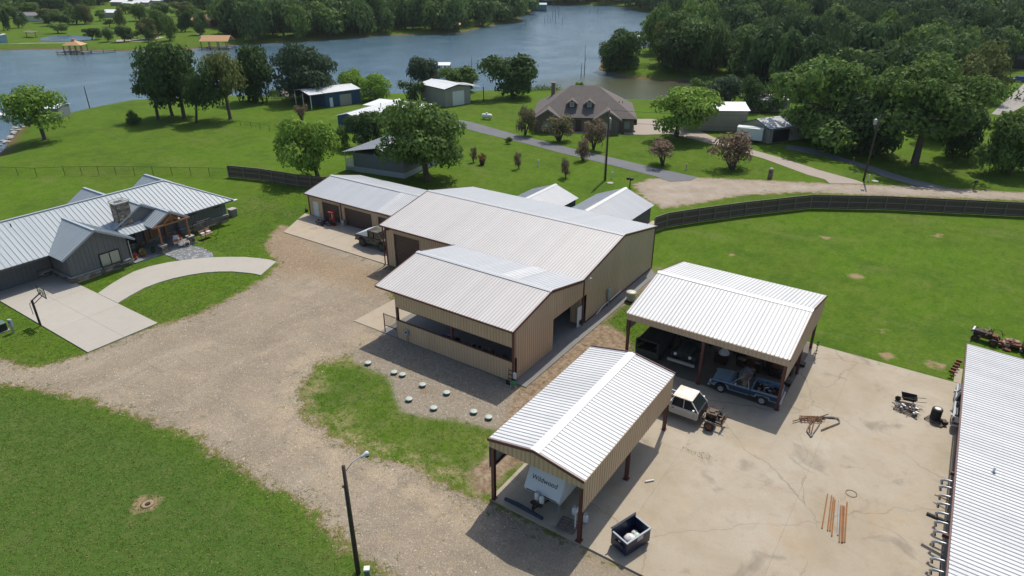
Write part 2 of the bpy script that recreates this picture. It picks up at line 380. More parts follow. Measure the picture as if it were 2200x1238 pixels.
# worn, thin grass on the island and by the house edges
thin = n.math('MULTIPLY', n.ramp(n.attr('island'), -.3, 1.0), n.ramp(n.noise(P, .55, 8, .82), .46, .58))
g5 = n.mix(n.math('MULTIPLY', thin, n.ramp(n.attr('island'), 2.4, .4, .16, .95)), g4, (.36, .285, .165))
bare = n.math('MULTIPLY', n.ramp(big, .52, .75), n.ramp(mid, .5, .68)); g5 = n.mix(n.math('MULTIPLY', bare, .45), g5, (.17, .15, .07))
# gravel drive: pale limestone with tracks, sand and darker fines
gc = n.mix(n.ramp(n.noise(P, .22, 6, .65, .6), .35, .66), (.290, .242, .180), (.40, .338, .25))
gc = n.mix(n.math('MULTIPLY', n.ramp(n.noise(P, .6, 5, .7, 1.5), .52, .68), .7), gc, (.46, .36, .235))
ruts = n.noise(n.pos(.9, .18, 1), .55, 6, .7, .5); gc = n.mix(n.math('MULTIPLY', n.ramp(ruts, .53, .62), .5), gc, (.47, .40, .305))
sand = n.math('MULTIPLY', n.ramp(n.math('ABSOLUTE', n.math('ADD', n.attr('island'), 1.6)), 2.4, .2), n.ramp(n.noise(P, .5, 6, .7), .44, .58)); gc = n.mix(n.math('MULTIPLY', sand, .8), gc, (.52, .42, .29))
gc = n.mix(n.math('MULTIPLY', n.ramp(n.noise(P, 2.2, 4, .8), .5, .8), .4), gc, (.19, .16, .13))
gc = n.mix(n.ramp(vf, .35, .7, 0, .75), gc, (.15, .128, .10))
gc = n.mix(n.math('MULTIPLY', n.ramp(n.noise(n.pos(.35, 1.6, 1), .5, 4, .6, .8), .56, .66), .35), gc, (.19, .165, .135))
dm = n.ramp(n.math('ADD', n.attr('dirt'), n.math('MULTIPLY', n.math('SUBTRACT', mid, .5), 9)), -1.5, 1.5)
gc = n.mix(n.math('MULTIPLY', dm, .6), gc, n.mix(n.ramp(fine, .3, .7), (.34, .235, .13), (.20, .14, .09)))
rm = n.math('MULTIPLY', n.ramp(n.attr('roadd'), -.5, 1.5), .7); gc = n.mix(rm, gc, n.mix(n.ramp(mid, .4, .65), (.43, .38, .325), (.33, .27, .20)))
e1 = n.math('MULTIPLY', n.math('SUBTRACT', n.noise(P, .8, 6, .75), .5), 4.5)
e1 = n.math('ADD', e1, n.math('MULTIPLY', n.math('SUBTRACT', n.noise(P, 4.5, 4, .75), .5), 1.6))
gm = n.ramp(n.math('ADD', n.attr('gravel'), e1), -.12, .18)
edge = n.ramp(n.math('ABSOLUTE', n.math('ADD', n.attr('gravel'), n.math('MULTIPLY', e1, .8))), 0, .55, .8, 0)
g6 = n.mix(edge, g5, (.24, .165, .09))
gc = n.mix(n.ramp(n.noise(P, 7.5, 3, .7), .42, .30, 0, .8), gc, (.10, .082, .062)); gc = n.mix(n.ramp(n.noise(P, 6.0, 3, .7), .60, .72, 0, .8), gc, (.56, .48, .37))
c = n.mix(gm, g6, gc)
tuft = n.math('MULTIPLY', n.ramp(n.attr('gravel'), 3.2, .3), n.ramp(n.noise(P, 1.3, 5, .7), .58, .63)); c = n.mix(n.math('MULTIPLY', tuft, n.math('MULTIPLY', gm, .8)), c, (.07, .095, .03))
pm = n.ramp(n.math('ADD', n.attr('pale'), n.math('MULTIPLY', e1, .35)), -.3, .4)
pc = n.mix(n.ramp(fine, .4, .75), (.33, .29, .23), (.20, .165, .125)); pc = n.mix(n.ramp(mid, .55, .7, 0, .7), pc, (.22, .14, .08)); pc = n.mix(n.ramp(vf, .35, .75, 0, .6), pc, (.15, .125, .095))
c = n.mix(pm, c, pc)
mm = n.ramp(n.math('ADD', n.attr('mulch'), n.math('MULTIPLY', e1, .4)), -.3, .4)
mc = n.mix(n.ramp(n.noise(P, 1.8, 5, .8), .38, .62), (.33, .265, .185), (.17, .11, .07)); mc = n.mix(n.ramp(n.noise(P, .9, 5, .7), .62, .68, 0, .8), mc, (.06, .10, .03))
c = n.mix(mm, c, mc)
sm = n.ramp(n.math('ADD', n.attr('spot'), n.math('MULTIPLY', n.math('SUBTRACT', n.noise(P, 1.4, 5, .7), .5), 1.6)), -.1, .35); c = n.mix(n.math('MULTIPLY', sm, .9), c, n.mix(n.ramp(fine, .3, .7), (.36, .26, .16), (.24, .17, .10)))
bm = n.ramp(n.math('ADD', n.attr('lake'), n.math('MULTIPLY', n.math('SUBTRACT', mid, .5), 5)), -2.6, -.8); c = n.mix(bm, c, n.mix(n.ramp(mid, .35, .6), (.20, .105, .06), (.10, .11, .04)))
n.put(n.b.inputs['Base Color'], c); n.put(n.b.inputs['Specular IOR Level'], .04)
n.bump(n.math('ADD', n.math('MULTIPLY', fine, .6), n.math('MULTIPLY', vf, .5)), .55, .12)
me.materials.append(m)
ground = D.objects.new('ground', me); COL.objects.link(ground); tag(ground, kind='structure')
# lake water
m, n = newmat('lake_water', .12)
P = n.pos(); wv = n.noise(n.pos(.55, 1.5, 1), .9, 4, .65, .4); wv2 = n.noise(P, .08, 4, .6)
cvx, cvy = G(1385, 192, WZ)
sx = n.N.new('ShaderNodeVectorMath'); sx.operation = 'DISTANCE'; n.L.new(n.pos(), sx.inputs[0]); sx.inputs[1].default_value = (cvx, cvy, WZ)
shal = n.ramp(n.math('ADD', sx.outputs['Value'], n.math('MULTIPLY', wv2, 14)), 22, 42, 1, 0)
n.put(n.b.inputs['Base Color'], n.mix(shal, n.mix(n.ramp(wv2, .3, .7), (.072, .140, .195), (.100, .172, .228)), (.075, .085, .042)))
n.b.inputs['IOR'].default_value = 1.33
n.put(n.b.inputs['Roughness'], n.ramp(wv2, .3, .7, .07, .18))
n.bump(n.math('ADD', wv, n.math('MULTIPLY', n.noise(n.pos(.8, 2.4, 1), 2.6, 3, .6), .4)), .5, .4)
wat = MB().add([(-1500, 0, WZ), (600, 0, WZ), (600, 1100, WZ), (-1500, 1100, WZ)], [(0, 1, 2, 3)]).build('lake_water', m); tag(wat, kind='structure')
cy = [G(*p, WZ) for p in [(60, 92), (55, 80), (90, 73), (150, 72), (200, 76), (215, 86), (180, 90), (110, 92)]]
# ------------------------------------------------------------------ paved surfaces
def conc_mat(name, a, b, st, crack=0.0, crs=.22, grid=None, ro=.85):
    m, n = newmat(name, ro); P = n.pos()
    big = n.noise(P, .16, 6, .65, .5); mid = n.noise(P, .9, 6, .7); fi = n.noise(P, 9, 4, .8)
    c = n.mix(n.ramp(big, .33, .67), a, b); c = n.mix(n.ramp(mid, .5, .78, 0, .5), c, st); c = n.mix(n.ramp(fi, .35, .8, 0, .35), c, tuple(k * .6 for k in a))
    if crack:
        vo = n.N.new('ShaderNodeTexVoronoi'); vo.feature = 'DISTANCE_TO_EDGE'; vo.inputs['Scale'].default_value = crs
        wp = n.N.new('ShaderNodeVectorMath'); wp.operation = 'MULTIPLY_ADD'; nn = n.N.new('ShaderNodeTexNoise'); nn.inputs['Scale'].default_value = .5; nn.inputs['Detail'].default_value = 6
        n.L.new(P, nn.inputs['Vector']); n.L.new(nn.outputs['Color'], wp.inputs[0]); wp.inputs[1].default_value = (2.2, 2.2, 0); n.L.new(P, wp.inputs[2]); n.L.new(wp.outputs[0], vo.inputs['Vector'])
        cr = n.ramp(vo.outputs['Distance'], 0, .004, 1, 0)
        cr = n.math('MULTIPLY', cr, n.ramp(n.noise(P, .13, 3, .5), .42, .55)); c = n.mix(n.math('MULTIPLY', cr, crack), c, (.10, .085, .06))
        stn = n.ramp(n.noise(P, .33, 5, .6, 1.0), .58, .70); c = n.mix(n.math('MULTIPLY', stn, .55), c, (.16, .135, .11))
        rst = n.ramp(n.noise(n.pos(1, 1, 1), .21, 5, .65), .56, .7); c = n.mix(n.math('MULTIPLY', rst, .38), c, (.40, .27, .15))
    if grid:
        sp = n.N.new('ShaderNodeSeparateXYZ'); n.L.new(P, sp.inputs[0])
    n.put(n.b.inputs['Base Color'], c); n.bump(fi, .25, .03); return m
M_YARD = conc_mat('yard_concrete', (.345, .29, .205), (.44, .39, .31), (.30, .225, .145), .5, .085)
M_APRON = conc_mat('apron_concrete', (.42, .355, .26), (.38, .33, .26), (.29, .20, .12), .6, .12)
M_DRIVE = conc_mat('drive_concrete', (.40, .375, .325), (.44, .41, .36), (.35, .325, .28))
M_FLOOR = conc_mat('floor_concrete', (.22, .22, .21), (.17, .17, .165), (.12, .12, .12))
M_ASPH = conc_mat('old_asphalt', (.115, .125, .14), (.15, .155, .165), (.09, .095, .10))
M_PINKC = conc_mat('pinkish_concrete', (.36, .30, .255), (.33, .285, .24), (.25, .21, .17))
M_PAVER = mat('grey_paver', (.23, .24, .245), .8, var=(.15, .155, .165), vs=2.5)
def slab(name, poly, z0, z1, m, parent=None):
    o = MB().prism(poly, z0, z1).build(name, m, parent, bevel=0)
    if parent is None: tag(o, kind='structure')
    return o
def joint_slabs(name, rects, m, z1=.10, part='slab_bay'):
    r = D.objects.new(name, None); COL.objects.link(r); tag(r, kind='structure')
    for poly in rects: MB().prism(poly, -.15, z1).build(part, m, r)
    return r
def cellrects(xs, ys, gap=.012): return [[(a + gap, c + gap), (b - gap, c + gap), (b - gap, d - gap), (a + gap, d - gap)] for a, b in zip(xs, xs[1:]) for c, d in zip(ys, ys[1:])]
joint_slabs('yard_pavement', [[(-18.95, 18), (4.6, 18), (4.6, 25.25), (-18.95, 25.25)]][:0] + cellrects([-18.95, -10.8, -3.2, 4.6], [25.3, 36.4, 46.2, 56.4], .003) + [[(3.9, 56.45), (4.4, 56.45), (4.4, 59), (3.9, 59)]], M_YARD, .11)
slab('shop_floor', [(-39.4, 36.75), (-23.75, 36.75), (-23.75, 62.0), (-25, 63.4), (-49.1, 63.4), (-49.1, 48.0), (-39.4, 48.0)], -.1, .07, M_FLOOR)
joint_slabs('garage_apron', [[(-66.9, 47.95), (-60.1, 47.95), (-60.1, 54.0), (-70.1, 54.0), (-69.6, 52.9)], [(-60.07, 47.95), (-49.3, 47.95), (-49.3, 54.0), (-60.07, 54.0)]], M_APRON, .08)
slab('garage_floor', [(-68.9, 54.05), (-49.2, 54.05), (-49.2, 63.4), (-68.9, 63.4)], -.1, .075, M_FLOOR)
joint_slabs('side_apron', [[(-42.9, 36.8), (-39.45, 36.8), (-39.45, 47.9), (-42.9, 47.9)]], M_APRON, .05)
dr = [[(-77.0, 13.5), (-57.45, 13.5), (-57.45, 19.95), (-77.0, 19.95)]][:0] + cellrects([-77.0, -70.5, -64.0, -57.5], [20.0, 23.15, 26.25], .008)
joint_slabs('house_driveway', dr + [[(-77.0, 26.28), (-76.6, 26.28), (-76.6, 26.9), (-77.0, 26.9)]][:0] + [[(-84, 12), (-77.02, 12), (-77.02, 20), (-84, 20)]][:0], M_DRIVE, .10)
cout = [(-68.41, 26.3), (-69.4, 28.0), (-70.1, 29.6), (-70.6, 31.2), (-70.55, 32.8), (-69.9, 34.6), (-68.9, 36.2), (-67.5, 37.9), (-65.9, 39.2), (-64.1, 40.4), (-62.4, 41.1), (-61.1, 41.5), (-60.07, 41.5)]
cin = [(-64.6, 26.3), (-65.2, 27.8), (-65.75, 29.6), (-65.75, 31.2), (-65.5, 32.6), (-64.9, 34.0), (-64.1, 35.3), (-63.1, 36.3), (-61.9, 37.15), (-60.9, 37.6), (-59.9, 38.0), (-59.2, 38.2), (-58.54, 38.3)]
def arcpts(a, i): return a[i]
joint_slabs('curved_walk_drive', [[cout[i], cout[i + 1], cout[i + 2], cout[i + 3], cin[i + 3], cin[i + 2], cin[i + 1], cin[i]] for i in range(0, 12, 3)], M_DRIVE, .09)
# paver walk: small setts laid between the porch and the curved drive
def inpoly(x, y, poly):
    c = False
    for (ax, ay), (bx, by) in zip(poly, poly[1:] + poly[:1]):
        if (ay > y) != (by > y) and x < (bx - ax) * (y - ay) / (by - ay) + ax: c = not c
    return c
PW = [(-72.6, 35.7), (-69.2, 35.7), (-67.0, 38.3), (-68.2, 39.0), (-70.5, 39.3), (-72.6, 38.9)]
mb = MB(); i = 0; x = -72.6
while x < -66.8:
    y = 35.4 + (.13 if i % 2 else 0)
    while y < 39.6:
        if inpoly(x + .12, y + .12, PW):
            h = .075 + RNG.random() * .012; mb.box(x + .01, x + .24, y + .01, y + .24, 0, h, RNG.choice((0, 0, 1, 2)))
        y += .25
    x += .25; i += 1
tag(mb.build('paver_path', [M_PAVER, mat('light_paver', (.33, .34, .34), .8), mat('blue_grey_paver', (.17, .19, .21), .8)]), kind='structure')
slab('porch_floor', [(-76.9, 32.45), (-72.55, 32.45), (-72.55, 39.9), (-76.9, 39.9)], 0, .16, M_PAVER)
slab('asphalt_driveway', PL([(985, 258), (1010, 262), (1060, 276), (1110, 290), (1170, 304), (1240, 322), (1310, 338), (1370, 352), (1430, 366), (1498, 381), (1486, 388), (1440, 391), (1410, 380), (1340, 362), (1280, 347), (1200, 328), (1130, 309), (1080, 297), (1030, 285), (980, 271)]), -.05, .03, M_ASPH)
slab('concrete_driveway', PL([(1362, 256), (1400, 256), (1450, 264), (1490, 276), (1540, 298), (1600, 318), (1680, 340), (1760, 366), (1840, 388), (1862, 396), (1782, 394), (1772, 386), (1735, 376), (1640, 341), (1560, 318), (1500, 302), (1460, 292), (1440, 288), (1385, 290), (1340, 289), (1340, 285), (1362, 284)]), -.05, .035, M_PINKC)
slab('shaded_asphalt_lane', PL([(1690, 311), (1740, 318), (1800, 336), (1880, 360), (1960, 386), (2040, 404), (2000, 405), (1970, 400), (1900, 380), (1840, 356), (1760, 334), (1690, 320)]), -.05, .032, M_ASPH)
slab('far_lake_path', [G(*p, -.1) for p in [(0, 91), (60, 90), (140, 89), (215, 87), (218, 90), (140, 93), (60, 94), (0, 95)]], -.6, -.05, M_PINKC)
slab('far_lake_lane', [G(*p, 0) for p in [(250, 86), (300, 84), (340, 79), (355, 80), (330, 86), (300, 90), (250, 90)]], -.3, .05, M_PINKC)
slab('far_house_path', [G(*p, 0) for p in [(425, 72), (445, 82), (450, 84), (442, 84), (430, 78), (420, 73)]], -.3, .05, M_PINKC)
slab('front_stoop_walk', PL([(1220, 283), (1235, 287), (1335, 289), (1335, 286), (1240, 283)]), -.05, .04, M_PINKC)

slab('carport_shade_slab', [(-19.0, 44.75), (-6.6, 44.75), (-6.6, 56.3), (-19.0, 56.3)], .0, .117, conc_mat('shade_dark_concrete', (.13, .115, .09), (.18, .16, .125), (.07, .06, .05)))  # thin dark slab added to deepen the shade under the carport roof

slab('far_gravel_drive', FARROAD, -.1, .03, conc_mat('pale_gravel_lane', (.33, .31, .285), (.27, .255, .235), (.2, .185, .165)))
# ------------------------------------------------------------------ metal buildings
def gable_roof(parent, x0, x1, y0, y1, ze, zr, axis, m, trim, ridge=None, m2=None, pw=.9, cap=True, capm=None, **kw):
    """x0..x1, y0..y1 are the eaves' and rakes' outlines; the ridge runs along axis."""
    if axis == 'x':
        rm = (y0 + y1) / 2 if ridge is None else ridge
        for s, ys in ((1, y0), (-1, y1)):
            run = abs(rm - ys); h = zr - ze; sl = math.hypot(run, h)
            if s > 0: slope(parent, (x0, ys, ze), (1, 0, 0), x1 - x0, (0, run, h), sl, m, pw=pw, **kw)
            else: slope(parent, (x1, ys, ze), (-1, 0, 0), x1 - x0, (0, -run, h), sl, m2 or m, pw=pw, **kw)
            if trim:
                for xx in (x0 - .03, x1 + .03): bar(parent, 'rake_trim', (xx, ys, ze - .05), (xx, rm, zr - .05), .06, .2, trim)
                bar(parent, 'eave_trim', (x0, ys - s * .03, ze - .09), (x1, ys - s * .03, ze - .09), .05, .14, trim)
        if cap:
            k = (zr - ze) / max(abs(rm - y0), .1) * .3
            o = MB(); o.add([(x0 - .05, rm - .3, zr + .045 - k), (x1 + .05, rm - .3, zr + .045 - k), (x1 + .05, rm, zr + .06), (x0 - .05, rm, zr + .06), (x1 + .05, rm + .3, zr + .045 - k), (x0 - .05, rm + .3, zr + .045 - k)], [(0, 1, 2, 3), (3, 2, 4, 5)])
            o.build('ridge_cap', capm or M_WHITE, parent)
    else:
        rm = (x0 + x1) / 2 if ridge is None else ridge
        for s, xs in ((1, x0), (-1, x1)):
            run = abs(rm - xs); h = zr - ze; sl = math.hypot(run, h)
            if s > 0: slope(parent, (xs, y1, ze), (0, -1, 0), y1 - y0, (run, 0, h), sl, m, pw=pw, **kw)
            else: slope(parent, (xs, y0, ze), (0, 1, 0), y1 - y0, (-run, 0, h), sl, m2 or m, pw=pw, **kw)
            if trim:
                for yy in (y0 - .03, y1 + .03): bar(parent, 'rake_trim', (xs, yy, ze - .05), (rm, yy, zr - .05), .2, .06, trim) if False else bar(parent, 'rake_trim', (xs, yy, ze - .05), (rm, yy, zr - .05), .06, .2, trim)
                bar(parent, 'eave_trim', (xs - s * .03, y0, ze - .09), (xs - s * .03, y1, ze - .09), .05, .14, trim)
        if cap:
            k = (zr - ze) / max(abs(rm - x0), .1) * .3
            o = MB(); o.add([(rm - .3, y0 - .05, zr + .045 - k), (rm, y0 - .05, zr + .06), (rm, y1 + .05, zr + .06), (rm - .3, y1 + .05, zr + .045 - k), (rm + .3, y0 - .05, zr + .045 - k), (rm + .3, y1 + .05, zr + .045 - k)], [(0, 1, 2, 3), (1, 4, 5, 2)])
            o.build('ridge_cap', capm or M_WHITE, parent)
def post(parent, x, y, z0, z1, m, wd=.2, name='post'):
    mb = MB(); t = .014                                  # steel I-section
    mb.box(-wd / 2, wd / 2, -wd / 2, -wd / 2 + .03, 0, z1 - z0).box(-wd / 2, wd / 2, wd / 2 - .03, wd / 2, 0, z1 - z0).box(-t, t, -wd / 2 + .03, wd / 2 - .03, 0, z1 - z0)
    mb.box(-wd * .9, wd * .9, -wd * .9, wd * .9, 0, .02)
    return mb.build(name, m, parent, loc=(x, y, z0))
def rolldoor(parent, x0, x1, y, z0, z1, m, name='roll_door', axis='x', slats=None):
    mb = MB(); n = slats or max(4, round((z1 - z0) / .3)); h = (z1 - z0) / n
    for i in range(n): mb.box(x0, x1, y, y + .05, z0 + i * h + .012, z0 + (i + 1) * h - .012, 0); 
    mb.box(x0, x1, y + .04, y + .07, z0, z1, 0)
    return mb.build(name, m, parent, bevel=0)
# --- main shop with the open front bay
X1, YF, YB = -24.95, 47.95, 63.5
shop = thing('metal_shop_building', 'large tan metal shop with wide white ribbed roof, tallest of the joined buildings', 'building', (-37, 55.7, 0))

def at_world(o):
    o.matrix_parent_inverse = o.parent.matrix_world.inverted() if o.parent else Matrix()
class Root:                                     # a thing whose parts are given in world coordinates
    pass
def wthing(name, label, cat, group=None): return thing(name, label, cat, (0, 0, 0), 0, group)
shop.location = (0, 0, 0)
gable_roof(shop, -49.55, X1 + .12, YF - .45, YB + .4, 4.82, 6.5, 'x', M_ROOFP, M_MAROON, ridge=55.65, m2=M_ROOFO, cap=False)
MB().add([(-49.6, 55.4, 6.5), (X1 + .15, 55.4, 6.5), (X1 + .15, 55.65, 6.55), (-49.6, 55.65, 6.55), (X1 + .15, 55.9, 6.5), (-49.6, 55.9, 6.5)], [(0, 1, 2, 3), (3, 2, 4, 5)]).build('ridge_cap', M_ROOFO, shop)
gt = lambda y: 4.85 + (6.5 - 4.85) * (1 - abs(y - 55.65) / 7.8)
wall(shop, (X1, YF), (X1, YB), .1, lambda t: gt(YF + t) - .06, M_TANG, [(.02, .62, .1, 3.02)])
wall(shop, (-49.2, YF), (X1, YF), .1, lambda t: 4.78, M_TAN, [(1.15, 4.85, .1, 4.05), (7.1, 9.9, .1, 3.9), (12.5, 23.0, .1, 3.4)])
wall(shop, (-49.2, YB), (-49.2, YF), .1, lambda t: gt(YB - t) - .06, M_TAN)
wall(shop, (X1, YB), (-49.2, YB), .1, lambda t: 4.78, M_TAN)
rolldoor(shop, -48.0, -44.4, YF + .12, .1, 4.0, M_BROWN); rolldoor(shop, -42.05, -39.35, YF + .12, .1, 3.85, M_BROWN)
for x in (-49.2, X1): 
    for y in (YF, YB): MB().box(x - .07, x + .07, y - .07, y + .07, .08, 4.75).build('corner_trim', M_MAROON, shop)
for a, b in ((-48.02, -44.38), (-42.1, -39.3)):
    h = 4.05 if a < -45 else 3.9
    mb = MB(); mb.box(a - .1, a, YF - .04, YF + .1, .1, h + .1).box(b, b + .1, YF - .04, YF + .1, .1, h + .1).box(a, b, YF - .04, YF + .1, h, h + .1); mb.build('door_frame', M_TAN, shop)
MB().box(-.12, .12, -.1, .1, -.1, .1).lathe([(.07, 0), (.13, -.2)], 8, (0, -.1, 0), 0, 'y').build('flood_light', M_BLACK, shop, loc=(-48.7, YF - .12, 4.45))
MB().box(-.05, .05, -.14, .14, -.06, .12).box(.05, .22, -.12, -.02, 0, .1).box(.05, .22, .02, .12, 0, .1).build('flood_light', M_WHITE, shop, loc=(X1 + .08, 48.7, 4.55))
slab_line = MB().box(X1, X1 + .04, YF + .6, 63.2, .08, .2).build('base_trim', M_RUSTP, shop)
# --- open front bay
bay = wthing('open_front_bay', 'tan open-sided bay with pale roof and long slot opening in its front wall', 'building')
YA = 36.75; AX0 = -37.3
gable_roof(bay, -39.35, X1 + .12, 36.55, 47.75, 4.78, 5.98, 'x', M_ROOFP, M_MAROON, ridge=42.2, m2=M_ROOFO, cap=False)
MB().add([(-39.4, 41.95, 5.99), (X1 + .15, 41.95, 5.99), (X1 + .15, 42.2, 6.04), (-39.4, 42.2, 6.04), (X1 + .15, 42.45, 5.99), (-39.4, 42.45, 5.99)], [(0, 1, 2, 3), (3, 2, 4, 5)]).build('ridge_cap', M_ROOFO, bay)
for k, (a, b) in enumerate(((-30.1, -28.3),)):          # translucent replacement sheets on the back slope
    h = 1.2; run = 5.55
    slope(bay, (b, 47.72, 4.83), (-1, 0, 0), b - a, (0, -run, h), 5.6, M_ROOFW, name='light_roof_panel')
at_ = lambda y: 4.78 + 1.2 * (1 - abs(y - 42.2) / 5.6)
wall(bay, (AX0, YA), (X1, YA), .1, lambda t: 4.72, M_TAN, [(0.02, 12.33, 1.92, 3.2)])
wall(bay, (X1, YA), (X1, 47.93), .1, lambda t: at_(YA + t) - .06, M_TAN, [(6.0, 11.18, .1, 3.02)])
for x in (AX0, -31.2, X1 - .08): post(bay, x, YA + .18, .07, 4.7, M_MAROON)
for y in (42.2, 47.5): post(bay, AX0, y, .07, at_(y) - .1, M_MAROON)
bar(bay, 'sill_rail', (AX0, YA + .02, 1.93), (X1, YA + .02, 1.93), .12, .1, M_RUSTP)
bar(bay, 'head_rail', (AX0, YA + .04, 3.17), (X1, YA + .04, 3.17), .08, .06, M_RUSTP)
bar(bay, 'corner_trim', (X1 + .01, YA - .01, .1), (X1 + .01, YA - .01, 4.7), .14, .14, M_MAROON)
for z in (4.62,): 
    for i in range(4): bar(bay, 'rafter', (AX0 + i * 4.1, 36.8, 4.6), (AX0 + i * 4.1, 42.2, 5.75), .1, .2, M_RUSTP); bar(bay, 'rafter', (AX0 + i * 4.1, 47.6, 4.6), (AX0 + i * 4.1, 42.2, 5.75), .1, .2, M_RUSTP)
MB().box(-36.9, -35.6, 0, .04, 0, 0.001)
mb = MB().box(0, .9, 0, .05, 0, 2.05).box(.3, .6, -.02, 0, .15, .62, 1); d = mb.build('walk_door', [mat('door_white', (.62, .68, .72), .5), M_BLACK], bay, loc=(X1 - .12, 47.25, .1), rot=(0, 0, R(82)))
MB().box(X1 - .1, X1 + .05, 47.9, 48.0, .1, 3.1).build('door_frame', M_RUSTP, bay)
# workbench clutter visible through the slot
cl = wthing('workbench', 'long cluttered workbench in the shade behind the slot opening', 'workbench')
MB().box(-31, -25.4, 37.6, 38.5, .85, .92).box(-31, -30.9, 37.6, 38.5, 0.07, .85).box(-25.5, -25.4, 37.6, 38.5, .07, .85).box(-28.2, -28.1, 37.6, 38.5, .07, .85).build('bench_top', M_WOOD, cl)
mb = MB()
for i in range(26):
    x = RNG.uniform(-30.8, -25.7); y = RNG.uniform(37.65, 38.4); a, b, h = RNG.uniform(.05, .22), RNG.uniform(.05, .16), RNG.uniform(.05, .45); mb.box(x, x + a, y, y + b, .92, .92 + h, RNG.choice((0, 0, 1, 2, 0)))
tag(mb.build('bench_clutter', [M_DARK, M_GALV, M_RUST], cl), kind='stuff')
# blue motorbike standing in the bay
def bike(name, label, loc, rz, m):
    t = thing(name, label, 'motorbike', loc, rz)
    for x in (-.65, .65): MB().lathe([(.2, -.05), (.31, -.05), (.33, 0), (.31, .05), (.2, .05)], 16, (x, 0, .33), 0, 'y').build('wheel', M_BLACK, t)
    MB().box(-.25, .3, -.12, .12, .35, .65).build('engine', M_DARK, t)
    MB().side([(-.75, .85), (-.2, .78), (.35, .95), (.3, .7), (-.2, .62)], -.12, .12).build('fuel_tank', m, t, bevel=.03)
    MB().tube([(.65, 0, .33), (.42, 0, 1.0)], .03).tube([(.42, -.35, 1.02), (.42, .35, 1.02)], .018).build('fork', M_GALV, t)
    return t
bike('motorbike', 'blue motorbike standing inside the open bay near the slot', (-32.9, 38.6, .07), R(25), mat('blue_plastic', (.03, .03, .25), .3))
# gate leaf at the left end
gt_ = wthing('tube_gate', 'dark tube gate swung open beside the left end of the slot wall', 'gate')
for x in (-39.05, -37.45): MB().tube([(x, 36.95, 0), (x, 36.95, 1.95)], .05).build('post', M_MAROON, gt_)
for k in range(2): bar(gt_, 'rail', (-39.05, 36.95, (.75, 1.9)[k]), (-37.45, 36.95, (.75, 1.9)[k]), .04, .05, M_RUSTP)
mb = MB()
for k in range(11): mb.box(-39.0 + k * .145, -38.985 + k * .145, 36.94, 36.955, .77, 1.88)
for k in range(8): mb.box(-39.0, -37.5, 36.94, 36.955, .8 + k * .14, .815 + k * .14)
mb.build('wire_mesh', M_DARK, gt_)
# --- garage wing
gar = wthing('garage_wing', 'low tan garage wing with brown overhead doors and white walk door', 'building')
GF, GB = 54.1, 63.4
gable_roof(gar, -69.4, -49.22, GF - .35, GB + .35, 3.05, 4.3, 'x', M_ROOFO, M_MAROON, m2=M_ROOFO, ridge=58.6, cap=False)
slope(gar, (-56.6, GF - .33, 3.09), (1, 0, 0), 5.4, (0, 4.8, 1.24), 4.93, M_ROOFW, name='light_roof_panel')
MB().add([(-69.45, 58.35, 4.31), (-49.25, 58.35, 4.31), (-49.25, 58.6, 4.37), (-69.45, 58.6, 4.37), (-49.25, 58.85, 4.31), (-69.45, 58.85, 4.31)], [(0, 1, 2, 3), (3, 2, 4, 5)]).build('ridge_cap', M_ROOFO, gar)
gz = lambda y: 3.05 + 1.25 * (1 - abs(y - 58.6) / 4.9)
wall(gar, (-69.05, GF), (-49.22, GF), .08, lambda t: 3.0, M_TAN, [(.7, 1.7, .08, 2.15), (2.5, 5.7, .08, 2.4), (6.6, 11.4, .08, 2.45), (12.5, 16.5, .08, 2.45)])
wall(gar, (-69.05, GB), (-69.05, GF), .08, lambda t: gz(GB - t) - .06, M_TAN)
wall(gar, (-49.22, GB), (-69.05, GB), .08, lambda t: 3.0, M_TAN)
for a, b in ((-66.55, -63.35), (-62.45, -57.65), (-56.55, -52.55)):
    rolldoor(gar, a, b, GF + .1, .08, 2.42, M_BROWN, 'overhead_door', slats=5)
    MB().box(a - .09, a, GF - .05, GF + .1, .08, 2.5).box(b, b + .09, GF - .05, GF + .1, .08, 2.5).box(a, b, GF - .05, GF + .1, 2.42, 2.5).build('door_frame', M_TAN, gar)
MB().box(-68.35, -67.35, GF + .02, GF + .06, .08, 2.13).build('walk_door', M_WHITE, gar); MB().box(-67.5, -67.42, GF - .03, GF + .02, 1.0, 1.08).build('handle', M_DARK, gar)
MB().tube([(-62.95, GF - .12, 2.9), (-62.95, GF - .12, .15), (-62.95, GF - .3, .1)], .06, 6).build('downspout', M_MAROON, gar)
MB().tube([(-49.5, YF - .14, 4.6), (-49.5, YF - .14, .15), (-49.5, YF - .35, .1)], .07, 6).build('downspout', M_MAROON, shop)
bar(gar, 'corner_trim', (-69.06, GF - .01, .1), (-69.06, GF - .01, 3), .13, .13, M_MAROON)
# --- camper carport
rv = wthing('camper_carport', 'narrow white-roofed carport standing over the camper trailer', 'carport')
M_RROOF = M_ROOFW
gable_roof(rv, -18.98, -12.52, 25.3, 38.1, 4.72, 5.3, 'y', M_RROOF, None, m2=M_RROOF, ridge=-15.75)
for x in (-18.98, -12.52): bar(rv, 'eave_trim', (x, 25.3, 4.64), (x, 38.1, 4.64), .05, .12, M_TAN)
for y in (25.27, 38.13):
    bar(rv, 'rake_trim', (-19, y, 4.7), (-15.75, y, 5.28), .06, .2, M_MAROON); bar(rv, 'rake_trim', (-12.5, y, 4.7), (-15.75, y, 5.28), .06, .2, M_MAROON)
rz = lambda x: 4.7 + .58 * (1 - abs(x + 15.75) / 3.25)
wall(rv, (-18.95, 25.34), (-12.55, 25.34), 4.15, lambda t: rz(-18.95 + t) - .02, M_TAN)
wall(rv, (-12.55, 38.06), (-18.95, 38.06), 4.15, lambda t: rz(-12.55 - t) - .02, M_TAN)
